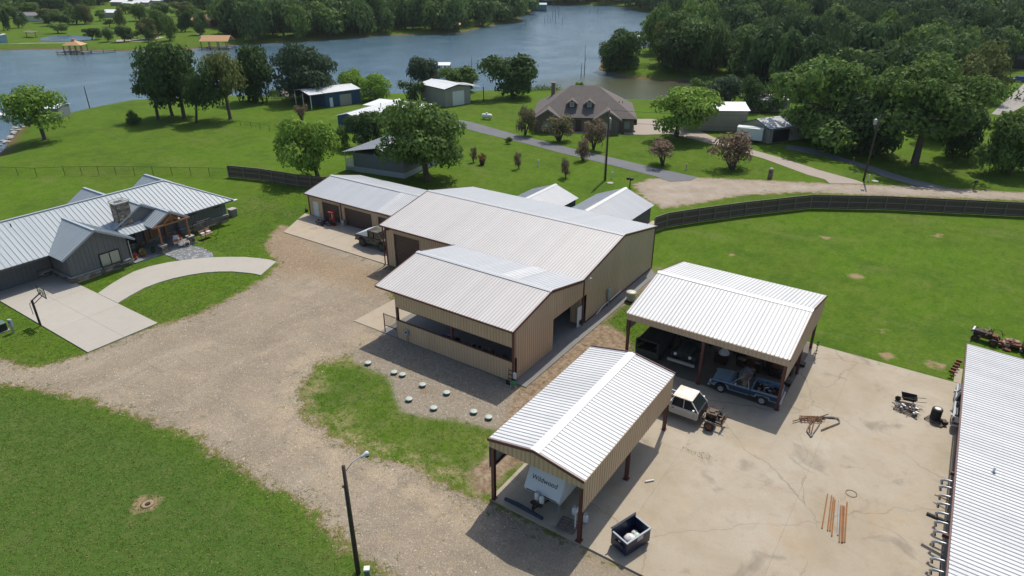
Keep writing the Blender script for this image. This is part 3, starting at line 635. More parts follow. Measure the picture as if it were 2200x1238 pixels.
wall(rv, (-12.55, 25.34), (-12.55, 38.06), 2.45, lambda t: 4.66, M_TAN)
wall(rv, (-18.95, 38.06), (-18.95, 25.34), 2.45, lambda t: 4.66, M_TAN)
for y in (25.5, 31.7, 37.85):
    for x in (-18.75, -12.72):
        post(rv, x, y, .1, 4.65, M_MAROON, .22)
    bar(rv, 'rafter', (-18.8, y, 4.5), (-15.75, y, 5.12), .1, .2, M_RUSTP); bar(rv, 'rafter', (-12.7, y, 4.5), (-15.75, y, 5.12), .1, .2, M_RUSTP)
for x in (-18.85, -12.66): bar(rv, 'girt', (x, 25.5, 2.5), (x, 37.9, 2.5), .08, .16, M_RUSTP)
# --- vehicle carport
bc = wthing('vehicle_carport', 'wide white-roofed carport over the parked old trucks', 'carport')
gable_roof(bc, -19.2, -6.5, 44.55, 56.9, 4.62, 5.95, 'x', M_RROOF, None, ridge=50.7)
for y in (44.52, 56.93): bar(bc, 'eave_trim', (-19.2, y, 4.54), (-6.5, y, 4.54), .05, .12, M_TANG)
for x in (-19.23, -6.47):
    bar(bc, 'rake_trim', (x, 44.55, 4.57), (x, 50.7, 5.9), .06, .2, M_MAROON); bar(bc, 'rake_trim', (x, 56.9, 4.57), (x, 50.7, 5.9), .06, .2, M_MAROON)
bz = lambda y: 4.6 + 1.33 * (1 - abs(y - 50.7) / 6.2)
wall(bc, (-19.15, 44.6), (-6.55, 44.6), 4.0, lambda t: 4.55, M_TANG)
wall(bc, (-6.55, 44.6), (-6.55, 56.85), 2.75, lambda t: bz(44.6 + t) - .04, M_TANG)
wall(bc, (-19.15, 56.85), (-19.15, 44.6), 2.75, lambda t: bz(56.85 - t) - .04, M_TANG)
wall(bc, (-6.55, 56.85), (-19.15, 56.85), 4.0, lambda t: 4.55, M_TANG)
for x, y in ((-19.0, 44.75), (-12.75, 44.75), (-6.7, 44.75), (-6.7, 50.7), (-6.7, 55.6), (-19.0, 50.7), (-19.0, 56.6), (-12.75, 56.6)): post(bc, x, y, .1, 4.55 if abs(y - 50.7) > 1 else 5.7, M_MAROON, .2)
for x in (-19.0, -12.75, -6.75):
    bar(bc, 'rafter', (x, 44.8, 4.42), (x, 50.7, 5.7), .12, .25, M_RUSTP); bar(bc, 'rafter', (x, 56.7, 4.42), (x, 50.7, 5.7), .12, .25, M_RUSTP)
# --- long red building at the right edge
rb = wthing('equipment_shed', 'long white-roofed equipment shed with dark red posts at the right edge', 'building')
slope(rb, (3.93, 56.15, 3.75), (.0185, -1, 0), 48, (12.5, .23, -.6), 12.5, M_ROOFW, pw=.9)
bar(rb, 'eave_trim', (3.88, 56.15, 3.66), (4.77, 8.1, 3.66), .07, .2, M_MAROON)
bar(rb, 'rake_trim', (3.9, 56.18, 3.66), (16.4, 56.42, 3.07), .06, .2, M_MAROON)
for k in range(9):
    y = 55.9 - k * 5.6; post(rb, 4.62 + k * .1, y, 0, 3.6, M_RUSTP if k else M_MAROON, .22)
    bar(rb, 'rafter', (4.0, y, 3.5), (16.2, y, 2.95), .12, .22, M_RUSTP)
wall(rb, (8.6, 56.1), (8.6, 8.2), 0, lambda t: 3.4, sheet_metal('red_brown_wall', (.10, .03, .025), (.05, .02, .018), .6), [])
wall(rb, (4.95, 39), (5.15, 8.2), 0, lambda t: 3.5, MATS['red_brown_wall'], [])
slab('equipment_shed_floor', [(4.61, 8), (16, 8), (16, 56.4), (4.61, 56.4)], -.1, .07, M_FLOOR)
MB().tube([(0, 0, 0), (0, 0, .35)], .06, 10).lathe([(.15, 0), (.06, .08)], 12).build('roof_vent_pipe', M_GALV, rb, loc=(6.0, 40.3, 3.66))
for k, (px, py) in enumerate([(2029, 1031), (2026, 1045), (2024, 1064), (2021, 1081), (2018, 1101), (2016, 1121), (2014, 1141), (2011, 1163), (2008, 1200), (2006, 1224)]):
    x, y = G(px, py, 2.6)
    t = thing('rack_arm', ('galvanised curved rack arm, %s of the row down the red wall' % ('farthest,second,third,fourth,fifth,sixth,seventh,eighth,ninth,nearest'.split(',')[k])), 'rack arm', (x, y, 2.6), 0, 'rack arms along the shed wall')
    MB().tube([(-.05, 0, -.35), (-.12, 0, -.12), (0, 0, 0), (.35, .0, .06), (4.85 - x, 0, .1)], [.07, .08, .08, .06, .06], 8).build('arm_tube', M_GALV, t, smooth=True)
tag(MB().tube([G(1991, 1104, 1.6) + (1.6,), (4.6, G(1991, 1104, 1.6)[1] - .25, 1.7)], .12, 10).build('black_pipe', M_BLACK), 'thick black pipe poking out of the shed between rack arms', 'pipe')
tag(MB().tube([G(2008, 1063, .5) + (.5,), (4.6, G(2008, 1063, .5)[1] - .25, .6)], .04, 8).build('thin_rod', M_RUSTY), 'thin rusty rod poking out of the shed above the black pipe', 'rod')
# --- two little sheds behind the main shop
M_SHEDW = sheet_metal('slate_shed_wall', (.10, .12, .135), (.06, .07, .08), .6)
def small_gable(name, label, cat, loc, rz, w_, d_, ze, zr, axis, roofm, wallm, trim=None, ov=.3, ops=(), group=None, wallk=None, m2=None, capm=None):
    t = thing(name, label, cat, loc, rz, group)
    gable_roof(t, -ov, w_ + ov, -ov, d_ + ov, ze, zr, axis, roofm, trim, cap=True, capm=capm or roofm, m2=m2)
    if axis == 'x':
        gz = lambda q: ze + (zr - ze) * (1 - abs(q - d_ / 2) / (d_ / 2 + ov)) - .03
        wall(t, (0, 0), (w_, 0), 0, lambda q: ze - .02, wallm, [o[1:] for o in ops if o[0] == 'f']); wall(t, (w_, 0), (w_, d_), 0, gz, wallm, [o[1:] for o in ops if o[0] == 'r'])
        wall(t, (w_, d_), (0, d_), 0, lambda q: ze - .02, wallm); wall(t, (0, d_), (0, 0), 0, gz, wallm, [o[1:] for o in ops if o[0] == 'l'])
    else:
        gz = lambda q: ze + (zr - ze) * (1 - abs(q - w_ / 2) / (w_ / 2 + ov)) - .03
        wall(t, (0, 0), (w_, 0), 0, gz, wallm, [o[1:] for o in ops if o[0] == 'f']); wall(t, (w_, 0), (w_, d_), 0, lambda q: ze - .02, wallm, [o[1:] for o in ops if o[0] == 'r'])
        wall(t, (w_, d_), (0, d_), 0, gz, wallm); wall(t, (0, d_), (0, 0), 0, lambda q: ze - .02, wallm, [o[1:] for o in ops if o[0] == 'l'])
    return t
small_gable('garden_shed', 'larger slate-walled shed with pale ribbed gable roof beside the dark fence', 'shed', (-38.6, 66.6, 0), 0, 7.6, 10.2, 2.3, 3.9, 'y', M_ROOFO, M_SHEDW, capm=M_WHITE)
small_gable('garden_shed', 'smaller pale-roofed shed left of the larger slate-walled shed', 'shed', (-47.2, 66.8, 0), 0, 6.6, 7.6, 2.1, 3.4, 'y', M_ROOFO, M_SHEDW)
slab('shed_pad', [(-30.9, 71.5), (-28.9, 72.8), (-29.4, 77.5), (-30.9, 77.5)], -.05, .06, M_APRON)
# ------------------------------------------------------------------ grey stone-skirted house
hs = wthing('grey_house', 'grey house with silver standing-seam roof and ledge-stone skirt', 'house')
BAT = dict(sp=.42, rw=.03, rh=.03)
SEAM = dict(sp=.45, rw=.022, rh=.045)
EZ, RZ, RX, EX, BX = 2.95, 5.9, -80.4, -75.0, -85.8
def poly_panels(parent, tri, along, up, m, pw=.45, name='roof_panel'):
    """standing-seam roofing for any planar polygon: one panel per strip between seams, each with a raised seam edge"""
    o = Vector(tri[0]); M = frame(o, along, up); Mi = M.inverted(); P = [Mi @ Vector(p) for p in tri]
    xs = [p.x for p in P]; a, b = min(xs), max(xs); n = max(1, round((b - a) / pw)); wd = (b - a) / n
    def clip(poly, x, keep):
        out = []
        for p, q in zip(poly, poly[1:] + poly[:1]):
            ip = (p.x - x) * keep >= 0; iq = (q.x - x) * keep >= 0
            if ip: out.append(p)
            if ip != iq: t = (x - p.x) / (q.x - p.x); out.append(p.lerp(q, t))
        return out
    for i in range(n):
        c = clip(clip(P, a + i * wd, 1), a + (i + 1) * wd, -1)
        if len(c) < 3: continue
        x1 = a + (i + 1) * wd; edge = [p.y for p in c if abs(p.x - x1) < 1e-3]
        mb = MB(); mb.add([(p.x, p.y, 0) for p in c], [tuple(range(len(c)))])
        if len(edge) >= 2 and max(edge) - min(edge) > .1:
            y0, y1 = min(edge), max(edge); mb.box(x1 - .022, x1 + .022, y0, y1, 0.002, .05)
        put(name, mb.mesh(name, m), parent, M)
hip = lambda pts, al, up, nm='roof_panel', m=M_GREYR: poly_panels(hs, pts, al, up, m, .5, nm)
k = RZ - EZ; YR = 47.1; YE = 41.7; Y0 = 8.0
hip([(EX, Y0, EZ), (EX, YR, EZ), (RX, YE, RZ), (RX, Y0, RZ)], (0, 1, 0), (-5.4, 0, k))
hip([(EX, YR, EZ), (BX, YR, EZ), (RX, YE, RZ)], (-1, 0, 0), (0, -5.4, k))
hip([(BX, YR, EZ), (BX, Y0, EZ), (RX, Y0, RZ), (RX, YE, RZ)], (0, -1, 0), (5.4, 0, k))
def xgable(yc, half, xfront, rz_, ez, name='roof_panel', sgn=1, xb=None):
    """cross gable whose ridge runs along x out of the main roof"""
    def xm(z): return EX - (z - EZ) / k * 5.4 if sgn > 0 else BX + (z - EZ) / k * 5.4
    xr = xm(rz_) - sgn * .3; xe = xm(ez) if xb is None else xb
    u = .015
    for s in (-1, 1):
        pts = [(xfront, yc + s * half, ez + u), (xfront, yc, rz_ + u), (xr, yc, rz_ + u), (xe, yc + s * half, ez + u)]
        al = (s * sgn * 1.0, 0, 0) if True else 0
        poly_panels(hs, pts, (-s, 0, 0) if s * 1 else 0, (0, -s * half, rz_ - ez), M_GREYR, .42, name)
        bar(hs, 'rake_board', (xfront + sgn * .02, yc + s * half, ez - .06), (xfront + sgn * .02, yc, rz_ - .06), .05, .2, M_SIDET)
    bar(hs, 'ridge_cap', (xfront + sgn * .05, yc, rz_ + .04), (xr, yc, rz_ + .04), .3, .04, M_GREYR)
xgable(29.15, 3.75, -72.25, 5.1, EZ)
xgable(35.9, 4.35, -75.5, 5.35, EZ + .0)
xgable(37.7, 2.3, -73.15, 4.45, 3.15, xb=-75.3)
xgable(36.0, 3.3, -88.6, 5.0, EZ, sgn=-1); xgable(43.2, 3.2, -87.6, 5.1, EZ, sgn=-1)
poly_panels(hs, [(-74.1, 32.7, 2.88), (-74.1, 35.6, 2.88), (-76.2, 35.6, 3.65), (-76.2, 32.7, 3.65)], (0, 1, 0), (-2.1, 0, .77), M_GREYR, .42)
bar(hs, 'ridge_cap', (RX, Y0, RZ + .04), (RX, YE, RZ + .04), .3, .04, M_GREYR)
for a, b in (((EX, YR, EZ), (RX, YE, RZ)), ((BX, YR, EZ), (RX, YE, RZ))): bar(hs, 'hip_cap', (a[0], a[1], a[2] + .05), (b[0], b[1], b[2] + .05), .22, .05, M_GREYR)
bar(hs, 'fascia', (EX, Y0, EZ - .1), (EX, 25.3, EZ - .1), .06, .18, M_SIDE); bar(hs, 'fascia', (EX, 40.1, EZ - .1), (EX, YR, EZ - .1), .06, .18, M_SIDE); bar(hs, 'fascia', (EX, YR, EZ - .1), (BX, YR, EZ - .1), .06, .18, M_SIDE)
M_SG = M_SIDE
bat = dict(name='siding_panel', pw=1.25, **BAT)
ge = lambda q: 2.95 + 2.1 * (1 - abs(q - 3.05) / 3.75) - .12
wall(hs, (-72.85, 26.1), (-72.85, 32.2), 0.0, ge, M_SG, [(3.0, 5.15, .72, 2.25)], **bat)
wall(hs, (-76.9, 26.1), (-72.85, 26.1), 0, lambda t: 2.85, M_SG, **bat)
wall(hs, (-72.85, 32.2), (-76.9, 32.2), 0, lambda t: 2.85, M_SG, **bat)
wall(hs, (-77.1, 8), (-77.1, 26.1), 0, lambda t: 3.2, M_SG, [(8, 13, 0, 2.6)], **bat)
wall(hs, (-76.9, 32.2), (-76.9, 40.1), 0, lambda t: 3.4, M_SG, [(1.0, 1.6, .3, 2.3), (1.9, 2.9, .3, 2.3), (4.6, 5.9, 0.1, 2.5)], **bat)
wall(hs, (-76.3, 40.1), (-76.3, 46.7), 0, lambda t: 2.85, M_SG, [(1.6, 2.5, 2.15, 2.5), (4.9, 5.8, 2.15, 2.5)], **bat)
wall(hs, (-76.9, 40.1), (-76.3, 40.1), 0, lambda t: 2.85, M_SG, **bat)
wall(hs, (-76.3, 46.7), (-85.3, 46.7), 0, lambda t: 2.85, M_SG, **bat)
wall(hs, (-85.3, 46.7), (-85.3, 8), 0, lambda t: 2.85, M_SG, **bat)
mb = MB(); mb.add([(-75.75, 31.7, 3.05), (-75.75, 40.1, 3.05), (-75.75, 35.9, 5.2)], [(0, 1, 2)]); mb.build('gable_wall', M_SG, hs)
MB().add([(-73.6, 35.6, 3.2), (-73.6, 39.8, 3.2), (-73.6, 37.7, 4.35)], [(0, 1, 2)]).build('porch_gable_wall', M_PINE, hs)
def window(par, y0, y1, z0, z1, x, glass, split=2, name='window'):
    f = MB(); t = .07
    f.box(x - .04, x + .06, y0, y1, z0, z0 + t).box(x - .04, x + .06, y0, y1, z1 - t, z1).box(x - .04, x + .06, y0, y0 + t, z0 + t, z1 - t).box(x - .04, x + .06, y1 - t, y1, z0 + t, z1 - t)
    for i in range(1, split): yy = y0 + (y1 - y0) * i / split; f.box(x - .04, x + .06, yy - t / 2, yy + t / 2, z0 + t, z1 - t)
    fo = f.build(name, M_BLACK, par)
    for i in range(split):
        a = y0 + (y1 - y0) * i / split + t / 2; b = y0 + (y1 - y0) * (i + 1) / split - t / 2
        MB().box(x - .02, x + .0, a, b, z0 + t / 2, z1 - t / 2).build('pane', glass, fo)
    return fo
window(hs, 29.12, 31.23, .74, 2.23, -72.8, M_GLASSB)
window(hs, 33.2, 33.8, .3, 2.3, -76.85, M_GLASSB, 1); window(hs, 34.1, 35.1, .3, 2.3, -76.85, M_GLASS, 1)
for a in (41.7, 45.0): window(hs, a, a + .9, 2.15, 2.5, -76.25, M_GLASS, 1)
MB().box(-77.02, -76.96, 16.05, 20.95, .1, 2.58).build('garage_door', mat('dark_slate_door', (.05, .055, .07), .5, var=(.04, .045, .055), vs=2), hs)
d = MB().box(-76.88, -76.8, 36.85, 38.05, .16, 2.45).build('front_door', M_PINE, hs)
for i in range(1, 4): MB().box(-76.8, -76.79, 36.85 + .3 * i - .01, 36.85 + .3 * i + .01, .2, 2.4).build('door_groove', M_BLACK, d)
MB().tube([(-76.74, 37.95, 1.2), (-76.74, 37.95, 1.6)], .02).build('handle', M_BLACK, d)
# stone skirt laid stone by stone
SM = []
for i in range(6):
    mb = MB(); r = random.Random(i); j = lambda a: a * r.uniform(-1, 1)
    vs = [(x * .5 + j(.04), y * .5, z * .5 + j(.07)) for z in (-1, 1) for y in (-1, 1) for x in (-1, 1)]
    mb.add(vs, [(0, 2, 3, 1), (4, 5, 7, 6), (0, 1, 5, 4), (1, 3, 7, 5), (3, 2, 6, 7), (2, 0, 4, 6)]); SM.append(mb)
SMESH = {}
def stone_mesh(i, m):
    if (i, m.name) not in SMESH: SMESH[(i, m.name)] = SM[i].mesh('stone', m)
    return SMESH[(i, m.name)]
def stones(parent, p0, p1, z0, z1, single=True, row=.155, ln=.42, off=.1):
    p0 = Vector((*p0, 0)); p1 = Vector((*p1, 0)); L = (p1 - p0).length; e = (p1 - p0) / L; nrm = Vector((e.y, -e.x, 0)); ang = math.atan2(e.y, e.x)
    mid = (p0 + p1) / 2 + nrm * .04; B = MB().box(-L / 2, L / 2, -.05, .05, z0, z1).build('stone_backing', M_MORTAR, parent, loc=mid, rot=(0, 0, ang))
    z = z0; acc = MB(); acm = {m.name: i for i, m in enumerate(M_STONE)}
    while z < z1 - .05:
        h = row * RNG.uniform(.75, 1.3); h = min(h, z1 - z); t = -RNG.random() * .3
        while t < L:
            l = ln * RNG.uniform(.55, 1.6); a, b = max(t, 0), min(t + l, L)
            if b - a > .07:
                m = RNG.choice(M_STONE[:3] + M_STONE); c = p0 + e * (a + b) / 2 + nrm * (off + RNG.uniform(-.02, .02)) + Vector((0, 0, z + h / 2))
                M = Matrix.Translation(c) @ Matrix.Rotation(ang, 4, 'Z') @ Matrix.Diagonal((b - a - .02, .1, h - .018, 1))
                if single: put('stone', stone_mesh(RNG.randrange(6), m), parent, M)
                else:
                    s = SM[RNG.randrange(6)]; acc.add([M @ Vector(v) for v in s.v], s.f, acm[m.name])
            t += l
        z += h
    if not single: tag(acc.build('stonework', M_STONE, parent), kind='stuff')
stones(hs, (-72.85, 26.0), (-72.85, 32.25), 0, .72, True, .18, .5)
stones(hs, (-77.0, 26.1), (-72.75, 26.1), 0, .72, True, .18, .5)
stones(hs, (-76.3, 40.2), (-76.3, 46.75), 0, .85, True, .19, .55)
stones(hs, (-76.9, 32.3), (-76.9, 40.1), .1, .75, False)
stones(hs, (-77.1, 24.6), (-77.1, 26.1), 0, .9, False)
for p0, p1 in (((-72.7, 26.0, .74), (-72.7, 29.05, .74)), ((-72.7, 31.3, .74), (-72.7, 32.2, .74)), ((-77, 25.95, .74), (-72.7, 25.95, .74)), ((-76.15, 40.1, .88), (-76.15, 46.8, .88))): bar(hs, 'stone_cap', p0, p1, .2, .07, M_SIDET)
# chimney
CHX, CHY = -76.75, 33.35
for (a, b, c_, d_) in ((CHX, CHY, CHX + 1.1, CHY), (CHX + 1.1, CHY, CHX + 1.1, CHY + 1.35), (CHX + 1.1, CHY + 1.35, CHX, CHY + 1.35), (CHX, CHY + 1.35, CHX, CHY)):
    stones(hs, (a, b), (c_, d_), 3.3, 6.0, (b != d_) and a > CHX, .17, .4, .06)
MB().box(CHX - .15, CHX + 1.25, CHY - .15, CHY + 1.5, 6.0, 6.1).build('chimney_cap', M_CONCP, hs)
MB().box(CHX + .2, CHX + .9, CHY + .25, CHY + 1.1, 6.1, 6.13).build('flue_cover', M_BLACK, hs)
mb = MB()
for x, y in ((-.1, -.1), (1.2, -.1), (1.2, 1.45), (-.1, 1.45)): mb.box(CHX + x - .03, CHX + x + .03, CHY + y - .03, CHY + y + .03, 6.1, 6.28)
mb.box(CHX - .14, CHX + 1.24, CHY - .14, CHY - .08, 6.25, 6.3).box(CHX - .14, CHX + 1.24, CHY + 1.42, CHY + 1.48, 6.25, 6.3).box(CHX - .14, CHX - .08, CHY - .08, CHY + 1.42, 6.25, 6.3).box(CHX + 1.18, CHX + 1.24, CHY - .08, CHY + 1.42, 6.25, 6.3).build('chimney_rail', M_GREYR, hs)
# porch: log posts on stone piers, truss
for y in (36.0, 39.4):
    c = D.objects.new('stone_pier', MB().box(-.3, .3, -.3, .3, 0, .85).mesh('stone_pier', M_STONE[1])); COL.objects.link(c); c.parent = hs; c.location = (-72.9, y, .1)
    acc = MB()
    for q in range(4):
        for r_ in range(5):
            for s_ in range(2):
                M = Matrix.Rotation(q * PI_ if False else q * math.pi / 2, 4, 'Z') @ Matrix.Translation((-.16 + s_ * .31 + RNG.uniform(-.03, .03), -.31, .09 + r_ * .165)) @ Matrix.Diagonal((.28, .06, .14, 1)); s = SM[RNG.randrange(6)]; acc.add([M @ Vector(v) for v in s.v], s.f, RNG.randrange(5))
    tag(acc.build('pier_stonework', M_STONE, c), kind='stuff')
    MB().box(-.38, .38, -.38, .38, .85, .95).build('pier_cap', M_CONCP, c)
    MB().tube([(-72.9, y, 1.0), (-72.95, y, 3.1)], [.13, .11], 8).build('log_post', M_PINE, hs)
bar(hs, 'truss_beam', (-73.0, 35.5, 3.15), (-73.0, 39.9, 3.15), .16, .2, M_PINE); bar(hs, 'truss_strut', (-73.0, 37.7, 3.2), (-73.0, 37.7, 4.2), .12, .12, M_PINE)
bar(hs, 'truss_strut', (-73.0, 36.7, 3.2), (-73.0, 37.6, 3.9), .1, .1, M_PINE); bar(hs, 'truss_strut', (-73.0, 38.7, 3.2), (-73.0, 37.8, 3.9), .1, .1, M_PINE)
MB().lathe([(.04, .2), (.13, .08), (.13, 0)], 10).build('porch_lamp', M_WHITE, hs, loc=(-73.0, 38.6, 3.35))
for y in (36.2, 38.7): MB().box(-76.8, -76.6, y - .14, y + .14, .16, 2.6).build('log_pilaster', M_PINE, hs)
MB().tube([(-72.7, 32.35, 2.8), (-72.7, 32.35, .1)], .05, 6).build('downspout', M_GALV, hs)
MB().tube([(-79.5, 24.5, 5.4), (-79.5, 24.5, 5.75)], .05, 8).build('roof_vent_pipe', M_DARK, hs)
MB().box(-75.3, -74.9, 47.2, 47.7, 2.75, 2.85).build('corner_lamp', M_WHITE, hs)
# porch furniture and pots
def pot(label, x, y, z, r, fc, m):
    t = thing('potted_plant', label, 'potted plant', (x, y, z))
    MB().lathe([(r * .6, 0), (r, r * 1.5), (r * .9, r * 1.5)], 12).build('pot', m, t, smooth=True)
    mb = MB(); rr = random.Random(int(x * 100))
    for i in range(120):
        d = Vector((rr.gauss(0, 1), rr.gauss(0, 1), rr.gauss(0, 1))).normalized() * r * 1.3 * rr.random() ** .4; c = Vector((0, 0, r * 2.2)) + d; a = Vector((rr.gauss(0, 1), rr.gauss(0, 1), rr.gauss(0, 1))).normalized() * r * .3; b = a.orthogonal()
        mb.add([c - a, c - b * .6, c + a, c + b * .6], [(0, 1, 2, 3)])
    mb.build('foliage', fc, t)
MT = mat('terracotta', (.28, .09, .04), .8); MFL = mat('yellow_green_leaf', (.25, .22, .04), .7); MFR = mat('red_blossom', (.45, .05, .03), .7); MFG = mat('pot_leaf', (.05, .12, .02), .7)
pot('yellow-flowered pot on the porch left of the near pier', -73.6, 34.0, .16, .28, MFL, MT); pot('red-flowered pot at the porch corner by the gable', -73.4, 33.0, .16, .22, MFR, MT)
pot('green fern pot on the porch against the stone pier', -73.7, 35.2, .16, .25, MFG, mat('dark_pot', (.05, .05, .05), .6)); pot('orange pot beside the front door steps', -74.6, 38.9, .16, .26, MFR, MT)
def chair(label, x, y, rz, m, mc):
    t = thing('porch_chair', label, 'chair', (x, y, .16), rz)
    MB().box(-.3, .3, -.3, .3, .36, .42).build('seat', m, t); MB().box(-.3, .3, .26, .32, .42, 1.0).build('backrest', m, t, rot=(R(-8), 0, 0))
    for a in (-.27, .27):
        for b in (-.27, .27): MB().box(a - .03, a + .03, b - .03, b + .03, 0, .36).build('leg', m, t)
    for a in (-.32, .32): MB().box(a - .04, a + .04, -.3, .3, .58, .62).build('armrest', m, t)
    MB().box(-.26, .26, -.26, .2, .42, .5).build('cushion', mc, t, bevel=.02)
OR = mat('orange_cloth', (.5, .12, .04), .9)
chair('white chair with orange cushion near the far pier', -73.9, 38.2, R(60), M_WHITE, OR); chair('white chair with orange cushion by the pavers', -72.6, 38.7, R(150), M_WHITE, OR)
chair('dark chair on the porch in front of the wide window', -74.8, 34.4, R(95), M_DARK, mat('grey_cushion', (.2, .2, .2), .9))
# round swing on the lawn
x, y = G(445, 512); t = thing('garden_swing', 'round-framed garden swing on the lawn beside the stone skirt', 'swing', (x, y, 0), R(95))
for s in (-.9, .9):
    pts = [(s, math.cos(a) * 1.15, 1.15 + math.sin(a) * 1.15) for a in [math.pi * 2 * i / 20 for i in range(21)]]
    MB().tube(pts, .035, 6, caps=False).build('hoop', M_DARK, t, smooth=True)
for a in (.5, 1.57, 2.6): MB().tube([(-.9, math.cos(a) * 1.15, 1.15 + math.sin(a) * 1.15), (.9, math.cos(a) * 1.15, 1.15 + math.sin(a) * 1.15)], .03, 6).build('cross_bar', M_DARK, t)
se = MB().box(-.75, .75, -.35, .35, .5, .6).build('seat', mat('tan_seat', (.35, .2, .12), .8), t); MB().box(-.75, .75, .3, .38, .6, 1.05).build('backrest', mat('tan_seat', (.35, .2, .12), .8), t)
for s in (-.4, .4): MB().box(s - .25, s + .25, -.1, .3, .6, .8).build('cushion', M_WHITE, t, bevel=.04)
for s in (-.7, .7): MB().tube([(s, 0, .6), (s, 0, 2.3)], .012, 5).build('chain', M_DARK, t)
# pier beside the far wing end
x, y = G(491, 466); t = thing('stone_pillar', 'short stone pillar with pale cap at the far end of the grey house', 'pillar', (x + .3, y + .5, 0))
MB().box(-.4, .4, -.4, .4, 0, .95).build('stone_core', M_STONE[1], t); MB().box(-.48, .48, -.48, .48, .95, 1.05).build('cap', M_CONCP, t)
# ------------------------------------------------------------------ brick house beyond
BR = R(28.3); bh = thing('brick_house', 'brick house with steep brown hip roof and two dormers', 'house', (-71.5, 112.8, 0), BR)
W_, D_ = 19.4, 15.5; EVZ, RGZ = 2.75, 7.6
def planar(parent, name, pts, m, th=.12):
    n_ = (Vector(pts[1]) - Vector(pts[0])).cross(Vector(pts[2]) - Vector(pts[0])).normalized()
    if n_.z < 0: pts = pts[::-1]; n_ = -n_
    n = len(pts); lo = [Vector(p) - n_ * th for p in pts]
    return MB().add([Vector(p) for p in pts] + lo, [tuple(range(n)), tuple(range(n, 2 * n))[::-1]] + [(i + n, (i + 1) % n + n, (i + 1) % n, i) for i in range(n)]).build(name, m, parent)
E0 = .55; a_, b_, c_, d_ = (-E0, -E0, EVZ), (W_ + E0, -E0, EVZ), (W_ + E0, D_ + E0, EVZ), (-E0, D_ + E0, EVZ); r1, r2 = (6.9, 7.6, RGZ), (12.3, 7.6, RGZ)
for pts in ((a_, b_, r2, r1), (b_, c_, r2), (c_, d_, r1, r2), (d_, a_, r1)): planar(bh, 'roof', list(pts), M_SHINGLE)
wp = dict(name='brick_wall', pw=30, sp=99)
M_BRICKC = M_BRICK
wl = MB(); 
wl.box(0, W_, 0, .2, 0, EVZ).box(0, .2, .2, D_, 0, EVZ).box(W_ - .2, W_, .2, D_, 0, EVZ).box(.2, W_ - .2, D_ - .2, D_, 0, EVZ).build('wall', M_BRICK, bh)
M_TRIMT = mat('taupe_trim', (.22, .19, .17), .7)
def fgable(x0, x1, yf, apex):
    xc = (x0 + x1) / 2; yb = yf + (apex - EVZ) / (RGZ - EVZ) * 8.1 + .8
    for s, xe in ((-1, x0 - .4), (1, x1 + .4)):
        planar(bh, 'gable_roof', [(xe, yf - .4, EVZ - .1), (xc, yf - .4, apex), (xc, yb, apex), (xe, yf + .6, EVZ - .1)][::1], M_SHINGLE)
        bar(bh, 'rake_board', (xe, yf - .43, EVZ - .2), (xc, yf - .43, apex - .1), .05, .25, M_TRIMT)
    MB().add([(x0, yf, 0), (x1, yf, 0), (x1, yf, EVZ - .1), (xc, yf, apex - .2), (x0, yf, EVZ - .1)], [(0, 1, 2, 3, 4)]).build('gable_wall', M_BRICK, bh)
    MB().box(x0, x0 + .15, yf, .0, 0, EVZ - .1).box(x1 - .15, x1, yf, .0, 0, EVZ - .1).build('return_wall', M_BRICK, bh)
fgable(0.3, 5.0, -1.6, 4.5); fgable(11.8, 16.6, -1.6, 4.5)
def win2(par, x0, x1, y, z0, z1, glass=M_GLASS, fm=M_TRIMT, n=2):
    f = MB(); t = .07; f.box(x0 - t, x1 + t, y - .05, y + .03, z0 - t, z0).box(x0 - t, x1 + t, y - .05, y + .03, z1, z1 + t).box(x0 - t, x0, y - .05, y + .03, z0, z1).box(x1, x1 + t, y - .05, y + .03, z0, z1)
    for i in range(1, n): xx = x0 + (x1 - x0) * i / n; f.box(xx - .025, xx + .025, y - .05, y + .03, z0, z1)
    o = f.build('window', fm, par); MB().box(x0, x1, y - .015, y + .0, z0, z1).build('pane', glass, o); return o
GB_ = mat('sky_glass', (.25, .30, .31), .08, spec=1.0)
win2(bh, 1.8, 3.5, -1.62, .8, 2.1, GB_, n=2); win2(bh, 13.4, 15.0, -1.62, .8, 2.1, GB_, n=2); win2(bh, 17.6, 18.6, -.03, .7, 2.1, GB_); win2(bh, 6.2, 7.2, -.03, .7, 2.1, GB_); win2(bh, 9.9, 10.9, -.03, .7, 2.1, GB_)
MB().box(8.1, 9.2, -.06, 0, 0, 2.2).build('front_door', M_BROWN, bh)
slope_y = lambda z: -E0 + (z - EVZ) / (RGZ - EVZ) * (7.6 + E0)
for xc in (7.2, 10.6):
    zb = 4.2; yb = slope_y(zb); top = 5.7
    MB().add([(xc - .85, yb, zb), (xc + .85, yb, zb), (xc + .85, yb, top - .5), (xc, yb, top), (xc - .85, yb, top - .5)], [(0, 1, 2, 3, 4)]).build('dormer_front', M_BLACK if False else M_BROWN, bh)
    for s in (-1, 1):
        planar(bh, 'dormer_roof', [(xc + s * 1.15, yb - .35, top - .75), (xc, yb - .35, top + .05), (xc, slope_y(top) + .3, top + .05), (xc + s * 1.15, slope_y(top - .6) + .3, top - .75)], M_SHINGLE, .08)
        bar(bh, 'dormer_rake', (xc + s * 1.15, yb - .37, top - .82), (xc, yb - .37, top - .02), .05, .2, M_TRIMT)
        MB().add([(xc + s * .85, yb, zb), (xc + s * .85, yb, top - .5), (xc + s * .85, slope_y(top - .5), top - .5)], [(0, 1, 2)]).build('dormer_cheek', M_BROWN, bh)
    win2(bh, xc - .33, xc + .33, yb - .04, zb + .25, zb + 1.0, GB_, M_WHITE, 1)
